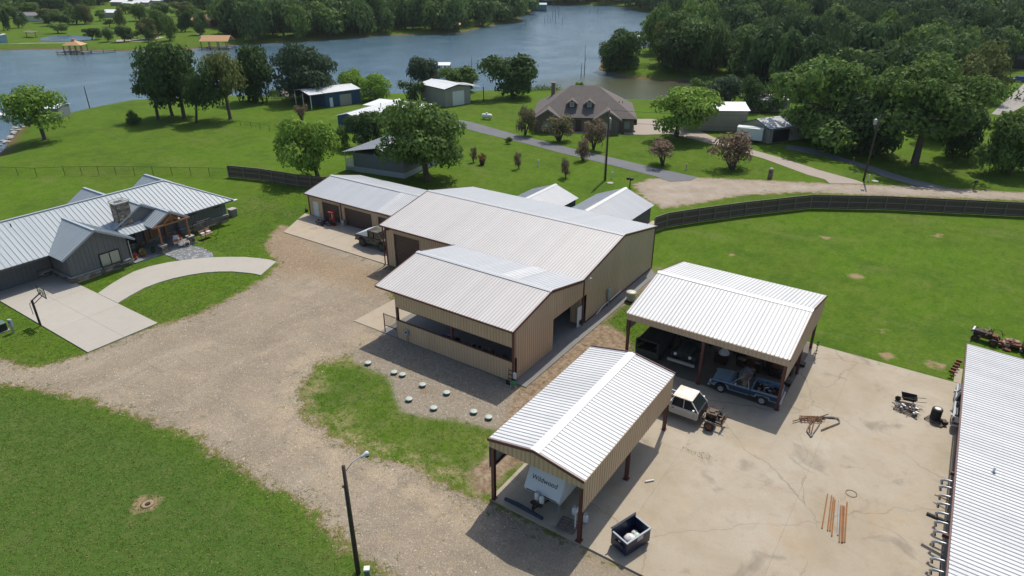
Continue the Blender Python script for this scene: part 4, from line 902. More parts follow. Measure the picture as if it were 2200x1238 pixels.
MB().box(2.6, 3.4, 11.0, 12.2, 2.5, 7.3).box(2.5, 3.5, 10.9, 12.3, 7.3, 7.5).build('chimney', M_BRICK, bh)
for x, y in ((16.5, 4), (17.3, 6.5)): z = EVZ + (W_ + E0 - x) / 7.6 * (RGZ - EVZ); MB().tube([(x, y, z - .1), (x, y, z + .35)], .07, 8).build('roof_vent_pipe', M_DARK, bh)
MB().box(19.45, 20.1, 1.2, 2.4, 1.2, 2.2).build('window_cooler', M_DARK, bh)
# ------------------------------------------------------------------ buildings across the road and by the lake
def dirang(p, q): return math.atan2(q[1] - p[1], q[0] - p[0])
M_CREAM = sheet_metal('cream_wall_sheet', (.36, .34, .29), (.24, .22, .18), .6); M_BLUEW = sheet_metal('navy_wall_sheet', (.022, .075, .17), (.015, .04, .10), .5)
M_GREYW = mat('grey_lap_siding', (.17, .19, .21), .7, var=(.14, .155, .17), vs=1); M_SKIRT = mat('pale_skirting', (.38, .42, .44), .7)
M_BLUER = mat('green_edge_trim', (.02, .12, .09), .5); M_STEELB = mat('blue_trim', (.03, .06, .14), .5)
M_FARW = sheet_metal('far_white_roof', (.78, .80, .80), (.6, .62, .62), .45, 0, None, .5, .3)
LAP = dict(sp=99)
# tan metal building partly behind the bright tree
p = G(1476, 281); q = G(1590, 282); t = small_gable('tan_storage_building', 'long tan metal building with white roof behind the bright green tree', 'building', (p[0], p[1], 0), dirang(p, q), 11.5, 8, 4.0, 4.9, 'x', M_FARW, M_CREAM)
# pale cottage with green trim, and the small sheds by it
p = G(1590, 296); q = G(1663, 318); t = small_gable('cottage', 'pale cottage with green-edged grey roof under the giant tree', 'house', (p[0], p[1] + 1.5, 0), dirang(p, q), 6.5, 13, 2.7, 3.9, 'y', M_ROOFO, MATS['cream_wall_sheet'], M_BLUER)
win2(t, 2.0, 3.0, -.06, .9, 2.0, M_GLASS, M_WHITE, 2)
MB().box(6.55, 6.6, 1, 5, .1, 2.3).build('carport_shade', M_BLACK, t)
p = G(1600, 300); t = thing('cargo_trailer', 'small white enclosed cargo trailer parked beside the pale cottage', 'trailer', (p[0] - 1.0, p[1] - 2.5, 0), R(10))
MB().box(0, 4.6, 0, 2.2, .5, 2.6).box(-.05, 4.65, -.05, 2.25, 2.6, 2.66).build('box_body', mat('trailer_white', (.6, .66, .66), .4), t, bevel=.05)
for x in (1.9, 2.8): MB().lathe([(.2, -.12), (.33, -.12), (.33, .12), (.2, .12)], 14, (x, 0, .33), 0, 'y').build('wheel', M_BLACK, t)
MB().tube([(0, 1.1, .5), (-1.2, 1.1, .5)], .06).build('tongue', M_DARK, t)
p = G(1625, 243); small_gable('white_outbuilding', 'low white-roofed outbuilding behind the pale cottage', 'shed', (p[0] - 1, p[1] + 1, 0), R(35), 8, 6, 2.6, 3.4, 'x', M_FARW, MATS['cream_wall_sheet'])
# grey mobile home with porch
p = G(760, 368); q = G(848, 381); a = dirang(p, q); mh = thing('mobile_home', 'grey mobile home with railed white porch beside the big pecan tree', 'house', (p[0] + .2, p[1], 0), a)
w_, d_ = 9.5, 14
def lap_wall(par, x0, x1, y0, y1, z0, z1, m, name='siding'):
    MB().box(x0, x1, y0, y1, z0, z1).build(name, m, par)
MB().box(0, w_, 0, d_, .85, 3.05).build('wall', M_GREYW, mh); MB().box(.02, w_ - .02, .02, d_ - .02, 0, .84).build('skirting', M_SKIRT, mh)
gable_roof(mh, -1.9, w_ + .3, -.3, d_ + .3, 3.05, 4.3, 'y', M_ROOFO, None, capm=M_ROOFO, ridge=w_ / 2)
MB().box(-1.75, -.02, .1, 5, .75, .84).build('porch_deck', M_WHITE, mh)
for y in (.15, 2.5, 4.9): MB().box(-1.75, -1.65, y - .05, y + .05, 0, 3.0).build('porch_post', M_WHITE, mh)
mb = MB(); mb.box(-1.74, -1.66, .15, 5, 1.7, 1.78).box(-1.74, -.02, .1, .18, 1.7, 1.78)
for i in range(36): mb.box(-1.72, -1.68, .2 + i * .133, .23 + i * .133, .84, 1.7)
for i in range(12): mb.box(-1.65 + i * .135, -1.62 + i * .135, .12, .16, .84, 1.7)
mb.build('porch_railing', M_WHITE, mh)
mb = MB()
for i in range(16): mb.box(-1.74 + i * .107, -1.66 + i * .107, .06, .09, .05, .72)
mb.build('porch_skirt', M_SKIRT, mh)
MB().tube([(5.5, 5, 3.8), (5.5, 5, 4.5)], .07).build('roof_vent_pipe', M_GALV, mh)
# blue shop near the lake
p = G(703, 232); q = G(774, 222); a = dirang(p, q); bs = small_gable('blue_workshop', 'blue metal workshop with white lean-to roof near the shore', 'building', (p[0] - .3, p[1], 0), a, 9.0, 8.5, 3.3, 3.9, 'x', M_FARW, M_BLUEW, M_BLUER, ops=())
for k in range(3):
    MB().box(-3.6, -3.45, k * 4.0, k * 4.0 + .15, 0, 3.1).build('porch_post', M_WHITE, bs)
slope(bs, (-3.9, -.3, 3.28), (1, 0, 0), 3.7, (0, 4.55, .6), 4.6, M_FARW); slope(bs, (-.3, 8.8, 3.28), (-1, 0, 0), 3.7, (0, -4.55, .6), 4.6, M_FARW); bar(bs, 'eave_trim', (-3.9, -.33, 3.2), (-.3, -.33, 3.2), .05, .16, M_BLUER)
MB().box(3.6, 6.6, -.08, -.03, 0, 2.5).build('garage_door', M_CREAM, bs); MB().box(1.0, 1.8, -.08, -.03, 0, 2.1).build('walk_door', M_WHITE, bs)
p = G(965, 231); q = G(1004, 225); a = dirang(p, q); wg = small_gable('white_garage', 'cream metal garage with white roof and side awning near the lake', 'building', (p[0] - 1, p[1], 0), a, 7.2, 10.5, 4.0, 4.7, 'y', M_FARW, M_CREAM, M_DARK)
MB().box(2.0, 5.3, -.08, -.02, 0, 3.2).build('overhead_door', M_WHITE, wg)
slope(wg, (7.5, -.2, 3.95), (0, 1, 0), 7, (-.01, 0, .01), .3, M_FARW); slope(wg, (11.4, -.3, 3.35), (0, 1, 0), 8, (-4, 0, .6), 4.1, M_FARW)
for y in (0, 7.2): MB().box(11.1, 11.25, y, y + .15, 0, 3.3).build('awning_post', M_DARK, wg)
p = G(728, 278); q = G(752, 282); a = dirang(p, q); bh2 = small_gable('blue_cottage', 'blue cottage with two white roofs half hidden by dark bushes', 'house', (p[0], p[1], 0), R(8), 5.5, 17, 2.7, 3.4, 'y', M_FARW, M_BLUEW)
slope(bh2, (-1.5, 10, 3.0), (1, 0, 0), 14, (0, 6, .3), 6.1, M_FARW, name='patio_roof_panel'); MB().tube([(4, 9, 3.2), (4, 9, 4.0)], .09).build('flue', M_GALV, bh2)
# propane tank on the lawn
x, y = G(1046, 257); t = thing('propane_tank', 'white horizontal propane tank on the lawn left of the brick house', 'propane tank', (x, y, 0), R(15))
MB().lathe([(.05, -1.2), (.4, -1.05), (.5, -.8), (.5, .8), (.4, 1.05), (.05, 1.2)], 16, (0, 0, .75), 0, 'x').build('tank_shell', M_WHITE, t, smooth=True); MB().lathe([(.18, 0), (.18, .22), (.05, .28)], 12, (0, 0, 1.22)).build('valve_dome', M_WHITE, t)
for a in (-.7, .7): MB().box(a - .08, a + .08, -.3, .3, 0, .35).build('support', M_CONCP, t)
# far right dark house, car
x, y = G(2150, 150); t = small_gable('dark_roofed_house', 'low dark house at the forest edge in the far right corner', 'house', (x, y + 4, 0), R(20), 20, 9, 2.8, 4.2, 'x', mat('slate_roof', (.09, .10, .12), .7), mat('dark_brown_wall', (.03, .025, .02), .8))
def small_car(name, label, x, y, rz, m, z=0):
    t = thing(name, label, 'car', (x, y, z), rz)
    MB().side([(-2.2, .35), (-2.2, .8), (-1.3, .95), (1.5, .98), (2.2, .8), (2.2, .35)], -.88, .88).build('body', m, t, bevel=.08)
    mb = MB(); mb.add([(-1.0, -.75, .95), (1.4, -.75, .95), (1.4, .75, .95), (-1.0, .75, .95), (-.4, -.6, 1.45), (1.0, -.6, 1.45), (1.0, .6, 1.45), (-.4, .6, 1.45)], [(0, 1, 5, 4), (1, 2, 6, 5), (2, 3, 7, 6), (3, 0, 4, 7), (4, 5, 6, 7)]); mb.build('cabin_glass', M_GLASS, t)
    MB().box(-.45, 1.02, -.62, .62, 1.44, 1.5).build('roof', m, t, bevel=.03)
    for a in (-1.4, 1.4):
        for b in (-.9, .7): MB().lathe([(.2, 0), (.33, 0), (.33, .2), (.2, .2)], 14, (a, b, .33), 0, 'y').build('wheel', M_BLACK, t)
    return t
x, y = G(2187, 176); small_car('blue_car', 'bright blue car parked below the dark house in the far right corner', x, y, R(20), mat('bright_blue_paint', (.01, .05, .3), .3))
# far shore buildings
def far_house(label, px, py, rz, w_, d_, ze, zr, rm, wm, name='far_house', z=None):
    x, y, zz = GT(px, py); return small_gable(name, label, 'house', (x, y, zz - .2), rz, w_, d_, ze, zr, 'x', rm, wm, ops=())
M_ORR = mat('orange_tan_roof', (.52, .30, .14), .6, var=(.45, .26, .12), vs=.5); M_REDW = mat('red_brown_siding', (.18, .07, .05), .8)
far_house('house with tan roof among the trees above the orange-roofed boathouse', 449, 55, R(20), 14, 8, 4, 7.5, M_ORR, M_REDW)
far_house('tan-roofed house half hidden by trees left of the roof corner across the lake', 412, 58, R(20), 12, 8, 3.5, 6, M_ORR, M_REDW)
far_house('low white house with dark windows on the far left lawn', 32, 47, R(30), 17, 8, 3.5, 5, mat('grey_roof', (.2, .2, .21), .8), M_WHITE)
for px, py, l in ((238, 13, 'pale-roofed far house, leftmost of the cluster at the top edge'), (262, 18, 'broad white-roofed far house in the cluster at the top edge'), (285, 14, 'white far house behind two trees at the top edge'), (318, 10, 'rightmost white-roofed far house of the top-edge cluster'), (72, 12, 'lone pale far house near the top left corner'), (222, 38, 'small white far shed below the house cluster')):
    far_house(l, px, py, R(30), 13 if px != 222 else 7, 8, 3, 4.6, M_FARW, MATS['cream_wall_sheet'])
# boathouses and docks
def dock(parent, pts, wd=1.6, z=-.55):
    for a, b in zip(pts, pts[1:]):
        bar(parent, 'deck', (*a, z), (*b, z), wd, .15, M_WOOD)
        L = math.dist(a, b); n = max(2, int(L / 3))
        for i in range(n + 1):
            x = a[0] + (b[0] - a[0]) * i / n; y = a[1] + (b[1] - a[1]) * i / n
            MB().tube([(x, y, -4), (x, y, z + .5)], .12, 6).build('pile', M_DARK, parent)
def boathouse(label, px, py, rz, w_, d_, ze, zr, rm, hipped=False, walls=None, name='boathouse'):
    x, y = G(px, py, WZ); t = thing(name, label, 'boathouse', (x, y, WZ), rz)
    if hipped:
        a, b, c_, d2 = (-w_ / 2, -d_ / 2, ze), (w_ / 2, -d_ / 2, ze), (w_ / 2, d_ / 2, ze), (-w_ / 2, d_ / 2, ze); p = (0, 0, zr)
        for q in ((a, b, p), (b, c_, p), (c_, d2, p), (d2, a, p)): planar(t, 'roof', list(q), rm)
        MB().box(-.5, .5, -.5, .5, zr - .2, zr + .4).build('cupola', rm, t)
    else:
        planar(t, 'roof', [(-w_ / 2, -d_ / 2, ze), (w_ / 2, -d_ / 2, ze), (w_ / 2, 0, zr), (-w_ / 2, 0, zr)], rm); planar(t, 'roof', [(-w_ / 2, d_ / 2, ze), (w_ / 2, d_ / 2, ze), (w_ / 2, 0, zr), (-w_ / 2, 0, zr)], rm)
    for i in range(4):
        for s in (-1, 1): MB().box(-w_ / 2 + .3 + i * (w_ - .8) / 3, -w_ / 2 + .55 + i * (w_ - .8) / 3, s * (d_ / 2 - .4) - .12, s * (d_ / 2 - .4) + .12, -3, ze).build('post', M_WOOD, t)
    MB().box(-w_ / 2 - .8, w_ / 2 + .8, -d_ / 2 - .8, -d_ / 2 + 1, .7, .85).box(-w_ / 2 - .8, w_ / 2 + .8, d_ / 2 - 1, d_ / 2 + .8, .7, .85).build('deck', M_WOOD, t)
    if walls: MB().box(-w_ / 2 + .2, w_ / 2 - .2, -d_ / 2 + .2, -d_ / 2 + .35, .3, ze).box(w_ / 2 - .35, w_ / 2 - .2, -d_ / 2 + .35, d_ / 2 - .35, .3, ze).box(-w_ / 2 + .2, -w_ / 2 + .35, -d_ / 2 + .35, d_ / 2 - .35, .3, ze).build('wall', walls, t)
    return t
boathouse('boathouse with bright orange-tan roof across the lake', 470, 105, CPHI, 11.5, 8, 3.2, 5.2, M_ORR)
t = boathouse('octagonal-looking gazebo dock with orange-tan hip roof at far left shore', 165, 115, CPHI + .1, 7, 6, 3.2, 4.9, M_ORR, True, name='gazebo_dock'); dock(t, [(-6, -2), (6, -2)], 3, .8); dock(t, [(6, -1), (13, 3)], 2, .8)
boathouse('wide gazebo boathouse with orange-tan hip roof below the dark wood', 959, 68, CPHI, 15, 11, 3.6, 6.2, M_ORR, True, name='gazebo_boathouse')
boathouse('distant blue-roofed boathouse standing among dead snags', 1158, 24, CPHI, 11, 7, 4.5, 5.5, mat('teal_roof', (.35, .5, .5), .6), walls=mat('teal_wall', (.1, .25, .25), .7))
boathouse('tiny distant boathouse on the far shore at the top edge', 1174, 9, CPHI, 10, 7, 3, 4, mat('blue_roof', (.25, .4, .5), .6))
boathouse('white-roofed boathouse behind the wooded point', 1388, 96, CPHI, 10, 7, 3.4, 4.3, M_FARW)
boathouse('small white boathouse roof peeping over the lakeside trees', 952, 158, CPHI, 5, 5, 2.8, 3.4, M_FARW)
x, y = G(120, 262, -1); t = boathouse('grey-walled white-roofed boathouse at the left shore behind the leaning tree', 113, 262, CPHI + R(8), 6.5, 6, 3.4, 4.0, M_FARW, walls=mat('blue_grey_wall', (.16, .19, .20), .6))
t = thing('white_dock', 'long white-decked dock running into the lake behind the leaning tree', 'dock', (0, 0, 0)); a = G(-40, 238, -.6); b = G(95, 262, -.6); dock(t, [a, b], 1.4, -.6); [setattr(c.data, 'name', 'deck') or c.data.materials.__setitem__(0, M_FARW) for c in t.children if c.name.startswith('deck')]
t = thing('wooden_footbridge', 'wooden jetty leading to the water behind the big dark tree', 'jetty', (0, 0, 0)); dock(t, [G(622, 208, 0), G(598, 186, 0)], 1.5, -.1)
t = thing('lake_swing', 'small dark picnic shelter beside the far inland pond', 'shelter', (*G(68, 80), 0)); planar(t, 'roof', [(-5, -1.5, 2.2), (5, -1.5, 2.2), (5, 1.5, 2.5), (-5, 1.5, 2.5)], M_WOOD)
for a in (-4.6, 4.6): MB().box(a - .15, a + .15, -.1, .1, -1, 2.3).build('post', M_WOOD, t)
slab('far_pond', [G(*p) for p in [(85, 88), (88, 82), (120, 77), (160, 76), (190, 79), (205, 84), (195, 87.5), (140, 88.5)]], -.3, .04, MATS['lake_water'])
x, y, z = GT(8, 92); t = thing('blue_hut', 'small blue hut under the far left utility pole', 'hut', (x, y, z)); MB().box(-1.2, 1.2, -1.2, 1.2, 0, 3).build('wall', mat('pale_blue', (.25, .4, .5), .6), t); planar(t, 'roof', [(-1.4, -1.4, 3), (1.4, -1.4, 3), (1.4, 1.4, 3.4), (-1.4, 1.4, 3.4)], M_WHITE)
# dead snags in the water
SN = [(1142, 44, 2.5), (1146, 34, 3), (1170, 48, 4), (1176, 44, 3.5), (1182, 47, 3), (1187, 40, 6), (1193, 49, 9), (1200, 36, 8), (1208, 48, 3), (1129, 55, 4), (1267, 30, 3), (1284, 30, 6), (1255, 162, 9.0), (1248, 163, 4), (1013, 160, 5.5), (1325, 18, 4), (965, 85, 4), (1342, 20, 4)]
for k, (px, py, h) in enumerate(SN):
    x, y = G(px, py, WZ); t = MB().tube([(0, 0, -2), (.08, 0, h * .5), (.25 * math.sin(k), .1, h)], [.16, .11, .04], 6)
    t.tube([(.08, 0, h * .5), (.7, .2, h * .62)], [.05, .02], 5); o = t.build('dead_snag', M_WOOD, loc=(x, y, WZ))
    far = py < 60
    tag(o, 'thin bare snag in the far water, %s' % {1142: 'shortest at the left near the shore', 1146: 'left one by the distant boathouse', 1170: 'first of the dense cluster', 1176: 'second of the dense cluster', 1182: 'third of the dense cluster', 1187: 'tall one at the back of the cluster', 1193: 'tallest of the cluster', 1200: 'second tallest of the cluster', 1208: 'short one right of the cluster', 1129: 'lone one near the left shore tip', 1267: 'left of the tall lone one', 1284: 'tall lone one right of centre', 1325: 'near the far bank, left one', 1342: 'near the far bank, right one'}[px] if far else {1255: 'tall bare snag in the water beyond the brick house', 1248: 'short stump snag beside the tall one beyond the brick house', 1013: 'bare pole sticking up from the water behind the rounded tree', 965: 'short snag in the water below the wide gazebo boathouse'}[px], 'snag', 'dead snags in the lake')
# ------------------------------------------------------------------ poles and wires
def upole(name, label, px, py, h, lean, arms=True, rad=.16):
    x, y = G(px, py); t = thing(name, label, 'utility pole', (x, y, 0))
    MB().tube([(0, 0, -.2), (lean[0], lean[1], h)], [rad, rad * .68], 12).build('shaft', M_POLE, t, smooth=True); return t, Vector((x + lean[0], y + lean[1], h))
yp, ytop = upole('yard_light_pole', 'dark wooden yard light pole standing where the lawn meets the drive', 770, 1232, 7.5, (0, 0), rad=.135)
MB().tube([(0, .12, 7.1), (.1, .5, 7.4), (.22, .95, 7.52)], .03, 6).build('lamp_arm', M_GALV, yp)
MB().lathe([(.04, -.24), (.08, -.2), (.1, 0), (.13, .06), (.13, .16), (.08, .22)], 14, (0, 0, 0), 0, 'y').build('lamp_head', mat('lamp_grey', (.55, .57, .58), .35), yp, smooth=True, loc=(.28, 1.2, 7.5), rot=(R(10), 0, R(-12)))
MB().lathe([(.09, 0), (.11, .02), (.11, .08), (.06, .1)], 14).build('lamp_lens', M_GLASS, yp, loc=(.3, 1.32, 7.3))
MB().tube([(-.19, .0, .1), (-.18, .02, 6)], .035, 6).build('conduit', M_GALV, yp)
MB().box(-.28, -.18, -.05, .05, 6.0, 6.1).build('bracket', M_DARK, yp)
x, y = G(789, 1247); t = thing('utility_pedestal', 'green utility pedestal with white cap next to the yard light pole', 'utility pedestal', (x + .2, y - .1, 0), R(40))
MB().box(-.14, .14, -.14, .14, 0, 1.05).build('box_body', mat('pedestal_green', (.10, .15, .13), .5), t, bevel=.01); MB().box(-.16, .16, -.16, .16, 1.05, 1.16).build('cap', M_WHITE, t, bevel=.03)
u1, t1 = upole('utility_pole', 'tall dark utility pole on the lawn in front of the brick house', 1300, 388, 10.6, (.0, 0))
MB().lathe([(.05, 0), (.24, .05), (.24, .75), (.05, .85)], 12, (-.05, .42, 8.6)).build('transformer', M_GALV, u1, smooth=True)
MB().tube([(-.25, 0, 0), (-.22, 0, 8)], .04, 6).build('conduit', M_GALV, u1)
u2, t2 = upole('utility_pole', 'leaning utility pole with grey transformer beside the gravel road', 1855, 388, 10.0, (.2, .3))
MB().lathe([(.05, 0), (.26, .05), (.26, .8), (.05, .9)], 12, (-.25, .1, 8.4)).build('transformer', M_GALV, u2, smooth=True)
x0, y0, _ = GT(8, 100); t = thing('utility_pole', 'distant thin utility pole on the far left shore', 'utility pole', (x0, y0, 0)); MB().tube([(0, 0, -1), (0, 0, 11)], [.2, .12], 8).build('shaft', M_POLE, t)
x, y = G(193, 233, -1); tag(MB().tube([(0, 0, -.4), (-.2, .1, 5)], [.12, .08], 6).build('bare_post', M_POLE, loc=(x, y, -1)), 'bare wooden post standing on the shore left of the tree clump', 'post')
def wire(label, a, b, sag, r=.022):
    a = Vector(a); b = Vector(b); pts = [a.lerp(b, i / 14) - Vector((0, 0, sag * 4 * (i / 14) * (1 - i / 14))) for i in range(15)]
    tag(MB().tube(pts, r, 4, caps=False).build('power_line', M_BLACK), label, 'power line')
far_r = Vector((*G(2380, 420), 10.3))
wire('upper power line between the two utility poles', t1, t2, .5); wire('lower power line between the two utility poles', t1 - Vector((0, 0, 1.7)), t2 - Vector((0, 0, 1.7)), .5)
wire('upper power line leaving the right pole over the trees', t2, far_r, .5); wire('lower power line leaving the right pole over the trees', t2 - Vector((0, 0, 1.7)), far_r - Vector((0, 0, 1.7)), .5)
# ------------------------------------------------------------------ fences
def resample(pts, step):
    P = [Vector((*p, 0)) for p in pts]; out = [P[0]]
    for a, b in zip(P, P[1:]):
        L = (b - a).length; n = max(1, round(L / step)); out += [a.lerp(b, (i + 1) / n) for i in range(n)]
    return out
def picket_fence(label, pts, h, side):
    t = wthing('wooden_fence', label, 'fence'); P = resample(pts, 2.44)
    for i, p in enumerate(P): MB().box(-.05, .05, -.05, .05, 0, h - .05).build('post', M_FRAIL, t, loc=p)
    for a, b in zip(P, P[1:]):
        e = (b - a).normalized(); nn = Vector((-e.y, e.x, 0)) * side; L = (b - a).length
        for z in (.25, h * .52, h - .2): bar(t, 'rail', a + nn * .06 + Vector((0, 0, z)), b + nn * .06 + Vector((0, 0, z)), .04, .09, M_FRAIL)
        mb = MB(); n = int(L / .145)
        for k in range(n):
            hh = h + RNG.uniform(-.02, .02); x0 = k * L / n; mb.box(x0 + .004, x0 + L / n - .004, -.01, .01 + RNG.uniform(0, .004), .04, hh)
        o = put('picket_panel', mb.mesh('picket_panel', M_FENCE), t, frame(a + nn * .1, e, (-e.y, e.x, 0))); tag(o, kind='stuff')
        bar(t, 'cap_rail', a + nn * .07 + Vector((0, 0, h + .02)), b + nn * .07 + Vector((0, 0, h + .02)), .12, .035, M_WOOD)
    return t
picket_fence('long dark picket fence curving along the gravel road on the right', [G(1405, 500), G(1432, 490), G(1500, 479), G(1600, 465), G(1740, 449), G(1900, 452), G(2200, 467), G(2420, 480)], 1.95, 1)
picket_fence('weathered picket fence running behind the garage wing on the left', [G(492, 381), G(560, 388), G(640, 402), (-72, 64.2)], 1.85, 1)
cf = wthing('chain_link_fence', 'chain-link fence with thin posts behind the grey house', 'fence')
P = resample([G(-260, 372), G(0, 378), G(80, 381), (G(140, 378)), G(250, 377), G(492, 381)], 3.0)
for p in P: MB().tube([(0, 0, 0), (0, 0, 1.5)], .035, 6).build('post', M_DARK, cf, loc=p)
mb = MB()
for a, b in zip(P, P[1:]):
    up = Vector((0, 0, 1))
    MB().tube([a + up * 1.45, b + up * 1.45], .025, 5).build('top_rail', M_DARK, cf)
    e = b - a; n = 24
    for k in range(n):
        p = a + e * (k / n); q = a + e * min(1, (k + 4) / n); mb.tube([p + up * .05, q + up * 1.42], .004, 3, caps=False)
        q2 = a + e * max(0, (k - 4) / n); mb.tube([p + up * .05, q2 + up * 1.42], .004, 3, caps=False)
tag(mb.build('wire_mesh', M_DARK, cf), kind='stuff')
ff = wthing('wire_fence', 'low dark wire fence crossing the lawn below the tree clump', 'fence')
P = resample([G(495, 268), G(540, 275), G(600, 286), G(640, 290)], 3)
for p in P: MB().tube([(0, 0, 0), (0, 0, 1.2)], .04, 5).build('post', M_DARK, ff, loc=p)
for a, b in zip(P, P[1:]):
    for z in (.5, 1.1): MB().tube([a + Vector((0, 0, z)), b + Vector((0, 0, z))], .015, 4).build('wire', M_DARK, ff)
sf = wthing('shore_fence', 'dark rail fence along the shore behind the blue workshop', 'fence')
P = resample([G(545, 222, -.5), G(600, 223, -.5), G(650, 224, -.5)], 3)
for p in P: MB().tube([(0, 0, -1), (0, 0, .9)], .05, 5).build('post', M_DARK, sf, loc=p)
for a, b in zip(P, P[1:]): MB().tube([a + Vector((0, 0, .7)), b + Vector((0, 0, .7))], .02, 4).build('rail', M_DARK, sf)
# ------------------------------------------------------------------ vehicles
def wheel(parent, x, y, r=.38, wd=.25, rim=M_GALV, face=-1, name='wheel'):
    w_ = MB().lathe([(r * .55, -wd / 2), (r * .9, -wd / 2), (r, -wd * .35), (r, wd * .35), (r * .9, wd / 2), (r * .55, wd / 2)], 20, (0, 0, 0), 0, 'y').build(name, M_BLACK, parent, smooth=False, loc=(x, y, r))
    MB().lathe([(.02, -wd * .60), (r * .16, -wd * .58), (r * .2, -wd * .53), (r * .46, -wd * .52), (r * .57, -wd * .56), (r * .58, -wd * .4)] if face < 0 else [(r * .58, wd * .4), (r * .57, wd * .56), (r * .46, wd * .52), (r * .2, wd * .53), (r * .16, wd * .58), (.02, wd * .60)], 16, (0, 0, 0), 0, 'y').build('rim', rim, w_)
    return w_
def arch(xc, r, z0, n=8): return [(xc - r * math.cos(math.pi * i / n), z0 + r * math.sin(math.pi * i / n)) for i in range(n + 1)]
def pickup(label, loc, rz, paint, paint2, roofm, length=5.1, ext=0.0, bed=True, front=True, name='pickup_truck'):
    """front at local x=0, tail at x=length; cab sides at y=+-.95"""
    t = thing(name, label, 'pickup truck', loc, rz); L = length; wf, wr = .88, L - 1.25; zb = .48; cab0, cab1 = 1.62, 3.0 + ext; W2 = .97
    if front:
        lo = [(0.05, .55), (0.05, .62)] + [(0.12, 1.02), (cab0, 1.12), (cab1, 1.12), (cab1, zb)] + arch(wf, .47, zb)[::-1] + [(0.25, .5)]
    else:
        lo = [(cab0 - .02, .6), (cab0 - .02, 1.12), (cab1, 1.12), (cab1, zb), (cab0 + .05, zb)]
    MB().side(lo, -W2, W2).build('body', paint, t, bevel=.05)
    if paint2:                                              # darker lower sides
        x0 = .12 if front else cab0; 
        pl = [(x0, .95), (cab1, .97), (cab1, zb + .12), (wf + .62, zb + .12), (wf + .55, .85), (wf, 1.0), (wf - .5, .85), (x0 + .02, .7)] if front else [(x0, .95), (cab1, .97), (cab1, zb + .1), (x0, zb + .1)]
        for s in (-1, 1): MB().side(pl, s * W2, s * (W2 + .012)).build('side_panel', paint2, t)
    if front:
        MB().side([(.14, 1.04), (cab0 - .15, 1.135), (cab0 - .15, 1.175), (.25, 1.10)], -.72, .72).build('hood', paint, t, bevel=.02)
        MB().box(.0, .07, -.75, .75, .68, .95).build('grille', M_DARK, t)
        for s in (-.8, .8): MB().box(-.01, .08, s - .12, s + .12, .72, .9).build('headlight', mat('lamp_glass', (.6, .62, .6), .15), t)
        MB().box(-.14, .04, -.98, .98, .42, .6).build('front_bumper', M_GALV, t, bevel=.03)
    # cab: glass, pillars, roof
    zt = 1.80; a0, a1 = cab0 + .62, cab1 - .16; wt = .74; wb = .90
    g = MB(); g.add([(cab0 - .03, -wb, 1.12), (cab1 - .02, -wb, 1.12), (cab1 - .02, wb, 1.12), (cab0 - .03, wb, 1.12), (a0, -wt, zt), (a1, -wt, zt), (a1, wt, zt), (a0, wt, zt)], [(0, 1, 5, 4), (1, 2, 6, 5), (2, 3, 7, 6), (3, 0, 4, 7)]); g.build('window_glass', M_GLASS, t)
    for s in (-1, 1):
        bar(t, 'pillar', (cab0 - .02, s * (wb + .02), 1.1), (a0, s * (wt + .02), zt), .07, .06, paint); bar(t, 'pillar', (cab1 - .1, s * (wb + .02), 1.1), (a1 - .06, s * (wt + .02), zt), .2, .05, paint)
        if ext: bar(t, 'pillar', (cab0 + 1.1, s * (wb + .02), 1.1), (cab0 + 1.15, s * (wt + .02), zt), .07, .05, paint)
        MB().box(cab0 + .25, cab0 + .38, s * 1.08 - .07, s * 1.08 + .07, 1.15, 1.35).build('mirror', M_GALV, t)
        MB().box(cab1 - .35, cab1 - .2, s * (W2 + .02) - .015, s * (W2 + .02) + .015, .95, 1.0).build('door_handle', M_DARK, t)
        MB().box(cab0 + .28, cab0 + .295, s * (W2 + .014) - .004, s * (W2 + .014) + .004, .55, 1.1).build('door_seam', M_BLACK, t)
    MB().box(a0 - .06, a1 + .06, -wt - .05, wt + .05, zt - .01, zt + .07).build('roof', roofm, t, bevel=.04)
    if bed:
        b0, b1 = cab1 + .06, L - .04
        pl = [(b0, zb + .05), (b0, 1.12), (b1, 1.12), (b1, zb + .05)] + arch(wr, .46, zb + .05)[::-1]
        for s in (-1, 1):
            y0, y1 = (s * W2, s * (W2 - .1)); MB().side(pl, min(y0, y1), max(y0, y1)).build('bed_side', paint, t, bevel=.015)
            if paint2: MB().side([(b0, .97), (b1, .99), (b1, zb + .15), (wr + .58, zb + .15), (wr + .5, .85), (wr, 1.0), (wr - .5, .85), (wr - .58, zb + .15), (b0, zb + .15)], s * W2, s * (W2 + .012)).build('side_panel', paint2, t)
            MB().box(wr - .5, wr + .5, s * .78 - .12, s * .78 + .12, .68, .9).build('wheel_well', paint, t)
        MB().box(b0, b1, -W2 + .1, W2 - .1, .64, .68).build('bed_floor', M_DARK, t); MB().box(b0, b0 + .06, -W2 + .1, W2 - .1, .68, 1.12).build('bed_front', paint, t); MB().box(b1 - .06, b1, -W2 + .1, W2 - .1, .62, 1.12).build('tailgate', paint, t, bevel=.01)
        MB().box(L - .02, L + .12, -.95, .95, .42, .56).build('rear_bumper', M_GALV, t, bevel=.02)
        for s in (-1, 1): MB().box(b1 - .0, b1 + .03, s * .88 - .06, s * .88 + .06, .75, 1.0).build('tail_light', mat('red_lens', (.3, .01, .01), .2), t)
    for s in (-1, 1):
        if front: wheel(t, wf, s * .84, .38, .25, M_GALV, s)
        wheel(t, wr, s * .84, .38, .25, M_GALV, s)
    return t
M_BLUE1 = mat('faded_blue_paint', (.17, .25, .32), .45, var=(.13, .20, .26), vs=2); M_BLUE2 = mat('navy_paint', (.018, .035, .075), .4)
